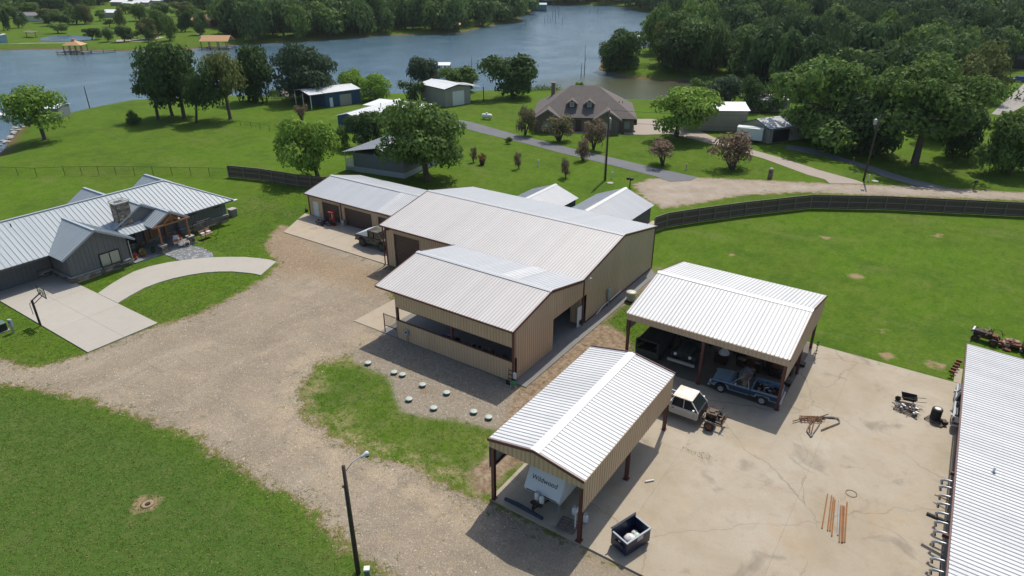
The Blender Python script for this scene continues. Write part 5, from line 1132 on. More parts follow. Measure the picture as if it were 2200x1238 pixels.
M_RROOF2 = mat('rust_blotched_roof', (.25, .30, .34), .6, var=(.22, .06, .02), vs=2.2, vamt=.12)
pk = pickup('two-tone blue pickup with rust-blotched cab roof parked under the wide carport', (-11.85, 45.42, .11), R(3), M_BLUE1, M_BLUE2, M_RROOF2, 5.2)
t = thing('engine_parts', 'heap of engine parts lying in the blue pickup bed', 'scrap', (-8.0, 45.55, .8), R(3)); mb = MB()
for i in range(22): a, b, c_ = RNG.uniform(-.75, .65), RNG.uniform(-.6, .5), RNG.uniform(0, .2); s = RNG.uniform(.06, .2); mb.box(a, a + s * 1.5, b, b + s, c_, c_ + s * .8, RNG.choice((0, 0, 1, 2)))
mb.tube([(.0, -.4, .1), (.1, -.1, .4), (.3, .2, .3)], .03, 5, 1); tag(mb.build('loose_parts', [M_DARK, M_GALV, M_RUST], t), kind='stuff')
# stripped white pickup, no hood, engine bay open
M_WHP = mat('white_truck_paint', (.62, .60, .56), .4, var=(.5, .46, .4), vs=2)
wt_ = pickup('stripped white pickup cab with bare engine and frame rails in front', (-9.3, 40.35, .11), R(180), M_WHP, mat('tan_lower_paint', (.47, .44, .39), .5), mat('chalky_white_roof', (.75, .74, .7), .5, var=(.62, .54, .44), vs=2.5, vamt=.12), 5.9, ext=.75, bed=True, front=False)
for s in (-.42, .42): bar(wt_, 'frame_rail', (-.05, s, .55), (1.8, s, .6), .1, .14, M_DARK)
bar(wt_, 'cross_member', (0, -.55, .55), (0, .55, .55), .1, .12, M_RUST); bar(wt_, 'axle', (.75, -.8, .36), (.75, .8, .36), .1, .1, M_DARK)
for s in (-1, 1): wheel(wt_, .75, s * .86, .38, .25, M_RUST, s)
mb = MB().box(.5, 1.25, -.28, .28, .55, 1.0).box(.55, 1.2, -.38, -.2, .85, 1.08).box(.55, 1.2, .2, .38, .85, 1.08).lathe([(.2, 0), (.22, .1)], 14, (.9, 0, 1.05)).build('engine_block', M_DARK, wt_)
mb = MB()
for i in range(26):
    p = Vector((RNG.uniform(.0, 1.5), RNG.uniform(-.7, .7), RNG.uniform(.55, 1.0))); q = p + Vector((RNG.uniform(-.35, .35), RNG.uniform(-.35, .35), RNG.uniform(-.2, .3))); mb.tube([p, (p + q) / 2 + Vector((0, 0, .08)), q], RNG.choice((.012, .02, .03)), 5, RNG.choice((0, 0, 1, 2)))
tag(mb.build('engine_hoses', [M_DARK, M_GALV, M_RUST], wt_), kind='stuff')
MB().box(.05, .1, -.4, .4, .5, 1.0).build('radiator', M_DARK, wt_)
MB().side([(1.45, .7), (1.6, 1.1), (1.6, .6)], -.85, .85).build('firewall', M_DARK, wt_)
# military trucks in the shade
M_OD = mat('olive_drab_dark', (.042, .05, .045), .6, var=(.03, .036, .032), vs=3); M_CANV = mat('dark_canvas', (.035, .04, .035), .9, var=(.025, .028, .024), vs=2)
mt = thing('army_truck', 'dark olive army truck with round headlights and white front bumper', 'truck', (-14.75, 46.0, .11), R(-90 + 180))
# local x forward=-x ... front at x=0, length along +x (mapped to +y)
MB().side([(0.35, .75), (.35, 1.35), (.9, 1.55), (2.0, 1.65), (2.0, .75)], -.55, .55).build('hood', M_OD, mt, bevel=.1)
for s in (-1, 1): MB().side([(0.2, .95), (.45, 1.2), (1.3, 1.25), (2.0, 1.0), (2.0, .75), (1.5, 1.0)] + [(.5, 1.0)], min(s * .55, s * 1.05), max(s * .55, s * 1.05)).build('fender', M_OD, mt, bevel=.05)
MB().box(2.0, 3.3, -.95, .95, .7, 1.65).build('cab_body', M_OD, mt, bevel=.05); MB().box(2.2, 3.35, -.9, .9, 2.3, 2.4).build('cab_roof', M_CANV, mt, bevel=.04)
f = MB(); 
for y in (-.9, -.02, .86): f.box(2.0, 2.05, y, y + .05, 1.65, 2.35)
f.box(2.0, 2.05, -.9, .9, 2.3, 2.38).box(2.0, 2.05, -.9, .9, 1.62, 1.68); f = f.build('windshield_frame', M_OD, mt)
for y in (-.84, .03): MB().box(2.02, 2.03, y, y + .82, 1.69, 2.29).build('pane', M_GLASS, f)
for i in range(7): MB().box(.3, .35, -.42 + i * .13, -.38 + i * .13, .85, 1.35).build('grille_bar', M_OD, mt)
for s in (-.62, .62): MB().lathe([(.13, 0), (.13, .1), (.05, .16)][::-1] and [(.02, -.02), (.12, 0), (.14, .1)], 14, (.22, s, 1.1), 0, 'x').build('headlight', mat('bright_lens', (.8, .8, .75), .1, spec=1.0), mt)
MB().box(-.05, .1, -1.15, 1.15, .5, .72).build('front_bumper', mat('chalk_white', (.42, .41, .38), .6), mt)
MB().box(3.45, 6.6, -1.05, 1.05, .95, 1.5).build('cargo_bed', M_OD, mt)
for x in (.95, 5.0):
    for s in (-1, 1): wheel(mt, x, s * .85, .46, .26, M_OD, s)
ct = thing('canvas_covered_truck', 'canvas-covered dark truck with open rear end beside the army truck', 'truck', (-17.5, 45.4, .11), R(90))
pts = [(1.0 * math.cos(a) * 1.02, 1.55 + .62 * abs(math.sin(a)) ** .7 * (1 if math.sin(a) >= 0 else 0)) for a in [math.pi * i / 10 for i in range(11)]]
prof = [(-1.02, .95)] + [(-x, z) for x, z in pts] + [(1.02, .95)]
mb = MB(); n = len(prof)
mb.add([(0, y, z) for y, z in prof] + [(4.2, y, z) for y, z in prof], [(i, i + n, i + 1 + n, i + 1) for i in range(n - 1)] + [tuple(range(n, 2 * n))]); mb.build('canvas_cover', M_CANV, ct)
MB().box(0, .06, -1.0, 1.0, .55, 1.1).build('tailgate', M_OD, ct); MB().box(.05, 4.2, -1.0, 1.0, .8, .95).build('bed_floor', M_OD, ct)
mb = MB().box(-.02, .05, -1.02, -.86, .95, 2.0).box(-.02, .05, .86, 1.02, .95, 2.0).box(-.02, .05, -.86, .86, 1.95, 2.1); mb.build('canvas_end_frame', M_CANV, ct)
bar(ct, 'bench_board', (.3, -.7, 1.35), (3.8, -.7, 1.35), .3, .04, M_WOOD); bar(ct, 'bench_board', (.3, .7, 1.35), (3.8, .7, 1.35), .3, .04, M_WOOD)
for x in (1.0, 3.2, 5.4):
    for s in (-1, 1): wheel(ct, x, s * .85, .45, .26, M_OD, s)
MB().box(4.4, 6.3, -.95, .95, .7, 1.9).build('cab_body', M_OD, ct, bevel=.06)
# camouflaged utility truck with the silver slant back
mC, n = newmat('camouflage_paint', .7); nn = n.noise(n.obj(), 1.3, 3, .5, .8)
n.put(n.b.inputs['Base Color'], n.mix(n.ramp(nn, .52, .54), n.mix(n.ramp(nn, .43, .45), (.025, .022, .016), (.05, .058, .032)), (.12, .09, .06)))
hv = thing('camouflaged_truck', 'camouflaged military utility truck with silver slant back beside the shop corner', 'truck', (-56.5, 51.3, .08), R(2)); hv.scale = (1.14, 1.14, 1.14)
# local x: silver end at 0 -> camouflage cab to the right
MB().side([(0, .75), (0, 1.15), (4.5, 1.25), (4.6, .8)] + [(4.3, .55)] + arch(3.6, .5, .55)[::-1] + arch(.95, .5, .55)[::-1] + [(.2, .6)], -1.08, 1.08).build('body', mC, hv, bevel=.05)
MB().side([(.0, 1.17), (1.65, 1.85), (1.75, 1.85), (1.75, 1.2)], -1.0, 1.0).build('slant_back', mat('silver_sheet', (.66, .72, .76), .35, .1), hv, bevel=.03)
MB().side([(1.76, 1.22), (1.78, 1.84), (3.1, 1.84), (3.6, 1.25)], -.98, .98).build('cab_glass', M_GLASS, hv)
MB().box(1.7, 3.15, -1.04, 1.04, 1.84, 1.93).build('roof', mC, hv, bevel=.03)
for s in (-1, 1):
    for x0, x1 in ((1.78, 1.8), (2.5, 2.5), (3.62, 3.12)): bar(hv, 'pillar', (x0, s * 1.0, 1.2), (x1, s * 1.0, 1.86), .09, .07, mC)
    for x in (.95, 3.6): wheel(hv, x, s * .98, .46, .3, M_OD, s)
MB().box(-.06, 0, -.9, .9, .78, 1.1).build('tailgate', M_BLACK, hv); MB().box(-.2, -.05, -.95, .95, .5, .65).build('rear_bumper', M_DARK, hv)
# white truck half under the equipment shed
x, y = 4.95, 51.4
ps = pickup('white pickup with pale roof nosed under the equipment shed edge', (5.0, 54.6, .1), R(-90), mat('silver_white_paint', (.5, .54, .56), .35), None, mat('bright_white_paint', (.8, .8, .8), .35), 5.3)
# ------------------------------------------------------------------ camper trailer
cp = thing('camper_trailer', 'white camper trailer lettered Wildwood under the narrow carport', 'camper', (-16.0, 26.6, .11), 0)
M_CW = mat('camper_white', (.76, .79, .80), .35, var=(.68, .70, .70), vs=.8)
def yz_prism(poly, x0, x1):
    mb = MB(); n = len(poly); mb.add([(x0, y, z) for y, z in poly] + [(x1, y, z) for y, z in poly], [tuple(range(n)), tuple(range(n, 2 * n))[::-1]] + [((i + 1) % n, i, i + n, (i + 1) % n + n) for i in range(n)]); return mb
yz_prism([(.15, .55), (0, .85), (1.15, 2.75), (1.3, 3.15), (9.2, 3.15), (9.2, .55)], -1.28, 1.28).build('body', M_CW, cp, bevel=.06)
for s in (-1.24, 1.2): MB().box(s, s + .04, .6, 9.1, 1.0, 1.06).build('stripe', M_DARK, cp)
MB().box(-1.05, 1.05, .0, .06, .78, .84).build('stripe', M_DARK, cp)
MB().box(1.22, 2.15, 1.6, 5.4, 1.1, 2.9).build('slide_out', M_WHITE, cp, bevel=.03); MB().box(2.15, 2.17, 2.0, 2.9, 2.1, 2.65).build('window', M_GLASS, cp); MB().box(1.3, 2.0, 1.57, 1.6, 2.1, 2.6).build('window', M_GLASS, cp)
tc = D.curves.new('lettering', 'FONT'); tc.body = 'Wildwood'; tc.size = .42; tc.extrude = .004; tc.align_x = 'CENTER'; to = D.objects.new('t', tc); COL.objects.link(to)
bpy.context.view_layer.update(); lm = D.meshes.new_from_object(to.evaluated_get(bpy.context.evaluated_depsgraph_get())); D.objects.remove(to); lm.materials.clear(); lm.materials.append(M_BLACK)
fy = (Vector((0, 1.15, 1.9))).normalized(); off = Vector((0, -fy.z, fy.y)) * .012
o = put('lettering', lm, cp, frame(Vector((-.02, .36, 1.45)) + off, (1, 0, 0), fy)); 
bar(cp, 'tongue', (-.5, .4, .5), (0, -1.0, .5), .08, .1, M_DARK); bar(cp, 'tongue', (.5, .4, .5), (0, -1.0, .5), .08, .1, M_DARK); MB().tube([(0, -.85, 0), (0, -.85, .7)], .05).build('tongue_jack', M_DARK, cp)
for s in (-1, 1):
    for y in (4.6, 5.5): wheel_ = MB().lathe([(.18, -.1), (.33, -.1), (.33, .1), (.18, .1)], 16, (s * 1.08, y, .33), 0, 'x').build('wheel', M_BLACK, cp)
MB().box(1.05, 1.2, .2, .3, .0, .55).build('stabiliser', M_GALV, cp)
tk = MB().lathe([(.08, 0), (.155, .04), (.16, .1), (.16, .42), (.1, .5), (.04, .52)], 14); cyl = tk.mesh('cylinder_body', M_WHITE, True); col_ = MB().lathe([(.09, .5), (.1, .62), (.08, .62), (.07, .5)], 12).mesh('collar', M_WHITE)
def gas(label, x, y, z):
    t = thing('gas_cylinder', label, 'gas cylinder', (x, y, z), 0, 'white gas cylinders'); put('cylinder_body', cyl, t); put('collar', col_, t)
gas('white gas cylinder on the left of the camper tongue', -16.2, 26.45, .6); gas('white gas cylinder on the right of the camper tongue', -15.8, 26.35, .6)
MB().box(-.4, .4, -.66, -.4, .5, .56).build('cylinder_tray', M_DARK, cp)
gas('white gas cylinder standing on the slab behind the pallet', -13.95, 27.1, .11); gas('white gas cylinder standing just outside the carport post', -13.1, 26.95, .11)
t = thing('wooden_pallet', 'weathered pallet lying flat by the front carport post', 'pallet', (-13.8, 26.1, .11), R(4))
def pallet(t, w_=1.15, d_=1.0, n=6):
    for i in range(n): MB().box(-w_ / 2, w_ / 2, -d_ / 2 + i * (d_ - .1) / (n - 1), -d_ / 2 + .1 + i * (d_ - .1) / (n - 1), .11, .13).build('plank', M_WOOD, t)
    for x in (-w_ / 2 + .04, 0, w_ / 2 - .04): MB().box(x - .03, x + .03, -d_ / 2, d_ / 2, .02, .108).build('runner', M_WOOD, t)
pallet(t, n=5)
for k, (y0, y1) in enumerate(((26.1, 27.8), (30.0, 32.3), (33.5, 36.0))):
    t = thing('folding_table', ('white-legged frame leaning out below the carport wall, %s one' % ('nearest', 'middle', 'farthest')[k]), 'frame', (-13.35, y0, .11), 0, 'white frames beside the camper')
    L = y1 - y0; MB().box(-.03, .03, 0, L, 1.15, 1.5).build('top_panel', M_WHITE, t); MB().box(-.04, .04, 0, .05, 0 if k == 0 else .8, 1.15).build('leg', M_WHITE, t); MB().box(-.04, .04, L - .05, L, .8, 1.15).build('leg', M_WHITE, t)
t = thing('blue_tarp_roll', 'long dark blue rolled tarp lying along the slab edge before the camper', 'tarp', (-17.2, 25.75, .11), R(-2)); MB().tube([(-.9, 0, .08), (0, .03, .1), (1.9, -.02, .08)], [.1, .14, .1], 8).build('roll', mat('navy_tarp', (.02, .035, .06), .7), t)
# ------------------------------------------------------------------ dumpster
dm_ = thing('dumpster', 'open navy blue dumpster with white bags inside on the concrete', 'dumpster', (-9.95, 25.85, .11), math.atan2(1.95, .67))
M_NAVY = mat('navy_steel', (.012, .022, .06), .35, var=(.008, .014, .04), vs=4)
mb = MB(); w_, d_, h = 1.9, 1.2, 1.05
mb.box(0, w_, 0, .04, .12, h).box(0, w_, d_ - .04, d_, .12, h + .22).box(0, .04, .04, d_ - .04, .12, h).box(w_ - .04, w_, .04, d_ - .04, .12, h).box(.04, w_ - .04, .04, d_ - .04, .12, .16).build('bin_body', M_NAVY, dm_)
mb = MB(); mb.box(-.04, w_ + .04, -.04, .06, h, h + .05).box(-.04, .06, .06, d_, h, h + .05).box(w_ - .06, w_ + .04, .06, d_, h, h + .05).build('rim_lip', mat('worn_navy_edge', (.16, .2, .26), .4), dm_); MB().box(-.04, w_ + .04, d_, d_ + .06, h + .2, h + .28).build('rear_bar', M_NAVY, dm_)
for x in (-.1, w_): MB().box(x, x + .1, .2, .85, .55, .75).build('lift_pocket', M_NAVY, dm_)
for x in (.15, w_ - .15):
    for y in (.15, d_ - .15): MB().lathe([(.06, -.03), (.06, .03)], 8, (x, y, .06), 0, 'y').build('caster', M_BLACK, dm_)
MB().box(.85, 1.3, -.006, 0, .7, 1.0).build('notice', mat('faded_notice', (.55, .5, .5), .6), dm_); MB().box(-.006, 0, .5, .65, .75, .85).build('plate', M_WHITE, dm_)
def bag(label, x, y, z, r, m):
    t = MB(); rr = random.Random(int(x * 91)); n = 12; prof = [(.1 * r, 0), (.8 * r, .1 * r), (r, .6 * r), (.75 * r, 1.15 * r), (.2 * r, 1.45 * r)]
    t.lathe(prof, n); t.v = [(a * (1 + rr.uniform(-.14, .14)), b * (1 + rr.uniform(-.14, .14)), c * (1 + rr.uniform(-.1, .1))) for a, b, c in t.v]
    M = Matrix.Rotation(dm_.rotation_euler[2], 4, 'Z'); p = M @ Vector((x, y, 0)); tag(t.build('rubbish_bag', m, smooth=True, loc=(dm_.location[0] + p.x, dm_.location[1] + p.y, z)), label, 'rubbish bag')
M_BAG = mat('white_bag', (.72, .73, .73), .35); bag('big white rubbish bag in the middle of the dumpster', .75, .45, .42, .38, M_BAG); bag('pale green rubbish bag at the right inside the dumpster', 1.3, .45, .38, .26, mat('mint_bag', (.5, .66, .55), .4)); bag('grey rubbish bag at the left inside the dumpster', .35, .5, .27, .3, mat('grey_bag', (.18, .21, .23), .35)); bag('small white bag at the back of the dumpster', 1.5, .8, .27, .22, M_BAG)
# ------------------------------------------------------------------ things lying about the yard
PIPES = [(1778, 1062, 1766, 1135), (1787, 1065, 1778, 1140), (1791, 1069, 1783, 1141), (1794, 1074, 1787, 1152), (1803, 1074, 1800, 1150), (1807, 1086, 1803, 1165), (1811, 1087, 1808, 1166), (1814, 1088, 1811, 1166), (1820, 1079, 1815, 1165)]
nm = 'leftmost,second from left,third,fourth,fifth,sixth,seventh,eighth,rightmost'.split(',')
for k, (a, b, c_, d2) in enumerate(PIPES):
    p = G(a, b, .15); q = G(c_, d2, .15); o = MB().tube([(*p, .16), (*q, .16)], .035, 8).build('steel_pipe', M_GALV if k == 4 else M_RUSTY); tag(o, ('grey' if k == 4 else 'rusty') + ' steel pipe lying on the yard, %s of the bundle' % nm[k], 'pipe', 'pipes lying on the yard')
x, y = G(1828, 1064); tag(MB().tube([(.32 * math.cos(a), .32 * math.sin(a), .02 + .01 * math.sin(3 * a)) for a in [i * .4 for i in range(17)]], .015, 6).build('wire_loop', M_RUST, loc=(x, y, .12)), 'small loop of rusty wire near the pipe tops', 'wire loop')
x, y = G(1396, 1038); tag(MB().tube([(-.22, -.22, 0), (.16, .22, 0)], .06, 8).build('white_pipe_piece', M_WHITE, loc=(x, y, .17)), 'short white pipe piece on the bare concrete', 'pipe')
def curve_px(pts, z):
    p = [Vector((*G(a, b), z)) for a, b in pts]
    for _ in range(3 if len(p) > 2 else 0): p = [p[0]] + [q for a, b in zip(p, p[1:]) for q in (a.lerp(b, .25), a.lerp(b, .75))] + [p[-1]]
    return p
t = wthing('stack_of_hoses', 'tangle of long dark hoses and pipes on the yard below the blue pickup', 'hoses')
for pts in ([(1716, 903), (1760, 901), (1795, 900), (1806, 912), (1790, 918), (1763, 929)], [(1735, 935), (1732, 928), (1745, 908), (1758, 900), (1800, 903)], [(1740, 943), (1752, 928), (1762, 912), (1758, 900)], [(1732, 930), (1742, 944), (1745, 938)]):
    MB().tube(curve_px(pts, .2), .045, 7).build('hose', mat('hose_brown', (.07, .05, .04), .6, var=(.22, .2, .18), vs=2), t, smooth=True)
t = wthing('rusty_scrap_frame', 'rusty lattice frame lying under the tangled hoses', 'scrap')
for a, b in (((1716, 900), (1770, 902)), ((1717, 905), (1772, 908)), ((1718, 909), (1765, 911)), ((1702, 911), (1722, 906)), ((1748, 906), (1778, 896)), ((1740, 900), (1738, 935)), ((1750, 902), (1741, 938))): MB().tube(curve_px((a, b), .25), .04, 5).build('frame_bar', M_RUST, t)
for i in range(7): MB().tube(curve_px(((1720 + i * 7, 900), (1722 + i * 7, 911)), .27), .03, 4).build('cross_bar', M_RUST, t)
# wheelbarrow and junk on a pallet
x, y = G(1948, 868); t = thing('wheelbarrow', 'black-trayed wheelbarrow by the junk pile, handles pointing right', 'wheelbarrow', (x, y, .11), R(8))
mb = MB(); o4 = [(-.5, -.42, .62), (.55, -.42, .62), (.55, .42, .62), (-.5, .42, .62)]; i4 = [(-.3, -.25, .3), (.35, -.25, .3), (.35, .25, .3), (-.3, .25, .3)]
mb.add(o4 + i4, [(0, 1, 5, 4), (1, 2, 6, 5), (2, 3, 7, 6), (3, 0, 4, 7), (4, 5, 6, 7)]).build('tray', M_BLACK, t)
for s in (-.3, .3): MB().tube([(-.6, s * .4, .25), (.4, s, .4), (1.15, s, .55)], .022, 6).build('handle', M_DARK, t); MB().tube([(.35, s, .38), (.4, s, 0)], .02, 6).build('leg', M_DARK, t)
MB().lathe([(.1, -.05), (.2, -.05), (.2, .05), (.1, .05)], 14, (-.65, 0, .2), 0, 'y').build('wheel', M_BLACK, t)
x, y = G(1945, 886); t = thing('junk_pallet', 'pallet heaped with rusty machine parts beside the wheelbarrow', 'scrap', (x, y, .11), R(-12)); pallet(t, 1.5, .9)
mb = MB()
for i in range(60):
    p = Vector((RNG.uniform(-.75, .65), RNG.uniform(-.4, .4), RNG.uniform(.14, .35))); 
    if i % 3: q = p + Vector((RNG.uniform(-.3, .3), RNG.uniform(-.3, .3), RNG.uniform(-.05, .2))); mb.tube([p, (p + q) / 2 + Vector((0, 0, .06)), q], RNG.choice((.015, .025, .035)), 5, RNG.choice((0, 1, 2)))
    else: s = RNG.uniform(.05, .16); mb.box(p.x, p.x + s * 1.4, p.y, p.y + s, p.z, p.z + s, RNG.choice((0, 0, 1, 2)))
tag(mb.build('machine_parts', [M_DARK, M_RUST, M_GALV], t), kind='stuff')
x, y = G(2010, 908); t = thing('shipping_pallet', 'weathered pallet under the stack of tyres', 'pallet', (x, y, .11), R(-25)); pallet(t, 1.25, 1.0)
for k in range(4):
    tt = thing('tyre', '%s tyre of the stack on the pallet' % ('bottom', 'second', 'third', 'top white-rimmed')[k], 'tyre', (x - .1 + RNG.uniform(-.03, .03), y + .12, .25 + k * .22), 0, 'stacked tyres')
    MB().lathe([(.2, 0), (.31, 0), (.35, .05), (.35, .16), (.31, .21), (.2, .21)], 20).build('tread', M_BLACK, tt); MB().lathe([(.19, .1), (.2, .23), (.17, .235), (.14, .22), (.02, .222)], 18).build('rim', M_WHITE if k == 3 else M_GALV, tt)
x, y = G(2026, 915); tag(MB().box(-.15, .15, -.2, .2, 0, .25).box(-.3, -.2, -.05, .05, 0, .3).build('scrap_block', M_DARK, loc=(x, y, .2), rot=(0, 0, .4)), 'dark scrap block on the pallet end beside the tyres', 'scrap')
# red jack and parts heap at the garage apron
x, y = G(716, 485); t = thing('red_shop_press', 'red shop press standing by the brown garage doors', 'shop press', (x, y, .08), R(10)); M_REDP = mat('red_paint', (.25, .02, .013), .5)
for s in (-.3, .3): MB().box(s - .05, s + .05, -.06, .06, 0, 1.7).build('upright', M_REDP, t)
for z in (.7, 1.55): MB().box(-.42, .42, -.1, .1, z, z + .2).build('cross_beam', M_REDP, t)
MB().tube([(0, 0, .9), (0, 0, 1.55)], .07).build('ram', M_GALV, t); MB().box(-.4, .4, -.35, .35, 0, .08).build('base_frame', M_REDP, t); MB().box(-.4, .4, -.35, .35, 1.75, 1.8).build('top_plate', M_REDP, t)
x, y = G(698, 482); t = thing('parts_heap', 'dark heap of engine parts on the garage apron by the red press', 'scrap', (x, y, .08)); mb = MB()
for i in range(70):
    a = RNG.uniform(0, 6.28); r = RNG.random() ** .6 * 1.1; p = Vector((r * math.cos(a) * 1.3, r * math.sin(a) * .8, RNG.uniform(0, .25))); s = RNG.uniform(.06, .25)
    if i % 3 == 0: mb.lathe([(s * .5, 0), (s, .02), (s, .1), (s * .5, .1)], 10, tuple(p), 0)
    else: mb.box(p.x, p.x + s * 1.3, p.y, p.y + s, p.z, p.z + s * .7, RNG.choice((0, 0, 0, 1, 2)))
tag(mb.build('loose_parts', [M_DARK, M_WOOD, M_GALV], t), kind='stuff')
x, y = G(728, 488); t = thing('white_drum', 'grey-white drum standing against the pillar between the garage doors', 'drum', (x + .2, y + .6, .08)); MB().lathe([(.25, 0), (.25, .7), (.22, .72)], 14).build('drum_shell', M_GALV, t)
x, y = G(659, 455); tag(MB().lathe([(.2, 0), (.25, .35), (.08, .5)], 10).build('fire_hydrant_bucket', M_DARK, loc=(x, y, 0)), 'small dark bucket on the grass at the garage wing corner', 'bucket')
# basketball hoop
x, y = G(87.5, 700.5); t = thing('basketball_hoop', 'black basketball hoop with clear backboard at the driveway edge', 'basketball hoop', (x, y, .1), R(88))
MB().box(-.08, .08, -.08, .08, 0, 2.55).build('post', M_BLACK, t); bar(t, 'arm', (0, 0, 2.5), (.85, 0, 3.0), .1, .08, M_BLACK); bar(t, 'arm', (0, 0, 2.1), (.85, 0, 2.6), .06, .05, M_BLACK); bar(t, 'crank_tube', (-.25, 0, 1.2), (-.25, 0, 2.3), .04, .04, M_BLACK); bar(t, 'crank_tube', (-.25, 0, 2.3), (0, 0, 2.4), .04, .04, M_BLACK)
bb = MB(); bb.box(.88, .93, -.85, .85, 2.55, 2.62).box(.88, .93, -.85, .85, 3.5, 3.57).box(.88, .93, -.85, -.78, 2.62, 3.5).box(.88, .93, .78, .85, 2.62, 3.5).box(.89, .92, -.28, .28, 3.15, 3.19).box(.89, .92, -.28, -.24, 2.75, 3.15).box(.89, .92, .24, .28, 2.75, 3.15); bb = bb.build('backboard', M_BLACK, t)
mg = mat('clear_acrylic', (.6, .65, .65), .05); mg.node_tree.nodes['Principled BSDF'].inputs['Transmission Weight'].default_value = .95; mg.node_tree.nodes['Principled BSDF'].inputs['IOR'].default_value = 1.05
MB().box(.9, .91, -.78, .78, 2.62, 3.5).build('pane', mg, bb)
MB().tube([(1.17 + .23 * math.cos(a), .23 * math.sin(a), 2.72) for a in [i * .4 for i in range(17)]], .012, 6).build('rim', M_BLACK, t)
x, y = G(90, 703); 
x, y = G(31, 715); t = thing('meter_pedestal', 'grey electric meter pedestal beside the driveway at the far left', 'meter pedestal', (x, y, 0), R(20)); MB().box(-.04, .04, -.04, .04, 0, .7).box(-.2, -.12, -.04, .04, 0, .7).build('leg', M_GALV, t); MB().box(-.25, .15, -.1, .1, .65, 1.35).build('meter_box', mat('meter_grey', (.33, .36, .4), .5), t); MB().lathe([(.09, 0), (.08, .07)], 12, (-.05, -.1, 1.1), 0, 'y').build('meter_dial', M_GLASS, t)
x, y = G(2, 712); t = thing('air_conditioner', 'dark green-topped condenser unit on a pad at the left edge', 'air conditioner', (x, y, 0), R(0)); MB().box(-.55, .55, -.55, .55, 0, .1).build('pad', M_CONCP, t); MB().box(-.45, .45, -.45, .45, .1, .75).build('cabinet', M_BLACK, t); MB().box(-.48, .48, -.48, .48, .75, .85).build('lid', mat('lid_green', (.1, .17, .13), .5), t, bevel=.03)
# septic lids
LID = [(791, 780), (847, 800), (865, 805), (908, 827), (960, 844), (879, 858), (932, 877), (1018, 885), (1050, 897)]
LN = ['nearest the drive, alone at the left end', 'left one of the close pair', 'right one of the close pair', 'middle of the row along the shade edge', 'last of the row along the shade edge', 'left one of the lower row by the grass', 'second of the lower row by the grass', 'left one of the two near the carport', 'right one of the two near the carport']
lm_ = MB().lathe([(.25, 0), (.25, .16), (.23, .17)], 20).mesh('riser', mat('dark_green_riser', (.03, .06, .045), .6)); lt_ = MB().lathe([(.28, .17), (.28, .2), (.24, .225), (.1, .235)], 20).mesh('lid', mat('pale_green_lid', (.46, .53, .48), .5, var=(.33, .38, .34), vs=3), True)
for k, (a, b) in enumerate(LID):
    x, y = G(a, b + 3); t = thing('septic_lid', 'round pale green septic lid, ' + LN[k], 'septic lid', (x, y, 0), 0, 'septic lids on the gravel'); put('riser', lm_, t); put('lid', lt_, t)
x, y = G(1355, 646); t = thing('water_softener_tank', 'cream round-topped tank cover standing near the shop gable wall', 'tank', (x, y, 0)); mc = mat('cream_plastic', (.62, .60, .50), .45, var=(.5, .48, .4), vs=3)
MB().lathe([(.42, 0), (.42, .75), (.4, .78)], 18).build('tank_body', mc, t, smooth=False); MB().lathe([(.5, .72), (.52, .82), (.5, .95), (.35, 1.02), (.05, 1.04)], 18).build('lid', mc, t, smooth=True); MB().lathe([(.48, 0), (.48, .1)], 18).build('base_ring', M_BLACK, t)
for n_, l, px, yy, z0, w_, h in (('breaker_box', 'grey electric panel on the shop gable wall near the cream tank', 0, 52.9, .9, .5, .95),): 
    t = thing(n_, l, 'electric panel', (X1 + .1, yy, 0)); MB().box(0, .16, -w_ / 2, w_ / 2, z0, z0 + h).build('cabinet', mat('panel_grey', (.33, .38, .40), .5), t); MB().box(0, .1, -.08, .08, .1, z0).build('conduit', M_GALV, t)
t = thing('conduit_pipe', 'white conduit running low along the shop gable wall', 'pipe', (0, 0, 0)); MB().tube([(X1 + .25, 50.3, .25), (X1 + .2, 51.5, .45), (X1 + .15, 53, .5)], .04, 6).build('pipe_run', M_WHITE, t); MB().tube([(X1 + .2, 53.2, .5), (X1 + .2, 55.5, .6)], .04, 6).build('pipe_run', M_WHITE, t)
for y in (57.2, 59.0): pass
x, y = G(876, 738); t = thing('electric_meter', 'grey electric meter box on a post before the slot wall', 'electric meter', (x, 36.62, 0)); MB().box(-.04, .04, -.04, .04, 0, .9).build('riser', M_GALV, t); MB().box(-.17, .17, -.1, .08, .85, 1.35).build('meter_box', MATS['panel_grey'], t); MB().lathe([(.08, 0), (.07, -.08)], 10, (0, -.1, 1.15), 0, 'y').build('meter_dial', M_GLASS, t)
# hand truck, bin and hose reel at the bay corner
x, y = G(1099, 822); t = thing('hand_truck', 'black hand truck leaning at the corner of the open bay', 'hand truck', (x - .05, 36.5, 0), 0)
for s in (-.17, .17): MB().tube([(s, 0, .12), (s, .2, 1.25)], .018, 6).build('side_rail', M_BLACK, t); MB().lathe([(.05, -.03), (.12, -.03), (.12, .03), (.05, .03)], 14, (s * 1.4, .02, .12), 0, 'x').build('wheel', M_BLACK, t)
for z in (.4, .75, 1.1): MB().box(-.17, .17, z * .16 - .01, z * .16 + .02, z, z + .05).build('cross_bar', M_BLACK, t)
MB().box(-.2, .2, -.22, 0, .03, .05).build('toe_plate', M_BLACK, t)
t = thing('hose_reel', 'green hose on a wire reel stand at the bay corner', 'hose reel', (-24.55, 36.2, 0), R(20))
for s in (-.2, .2): MB().tube([(s, -.2, 0), (s, 0, .55), (s, .2, 0)], .015, 5).build('stand', M_GALV, t)
MB().lathe([(.1, -.16), (.19, -.16), (.19, .16), (.1, .16)], 14, (0, 0, .42), 0, 'x').build('hose_coil', mat('green_hose', (.03, .22, .08), .5), t)
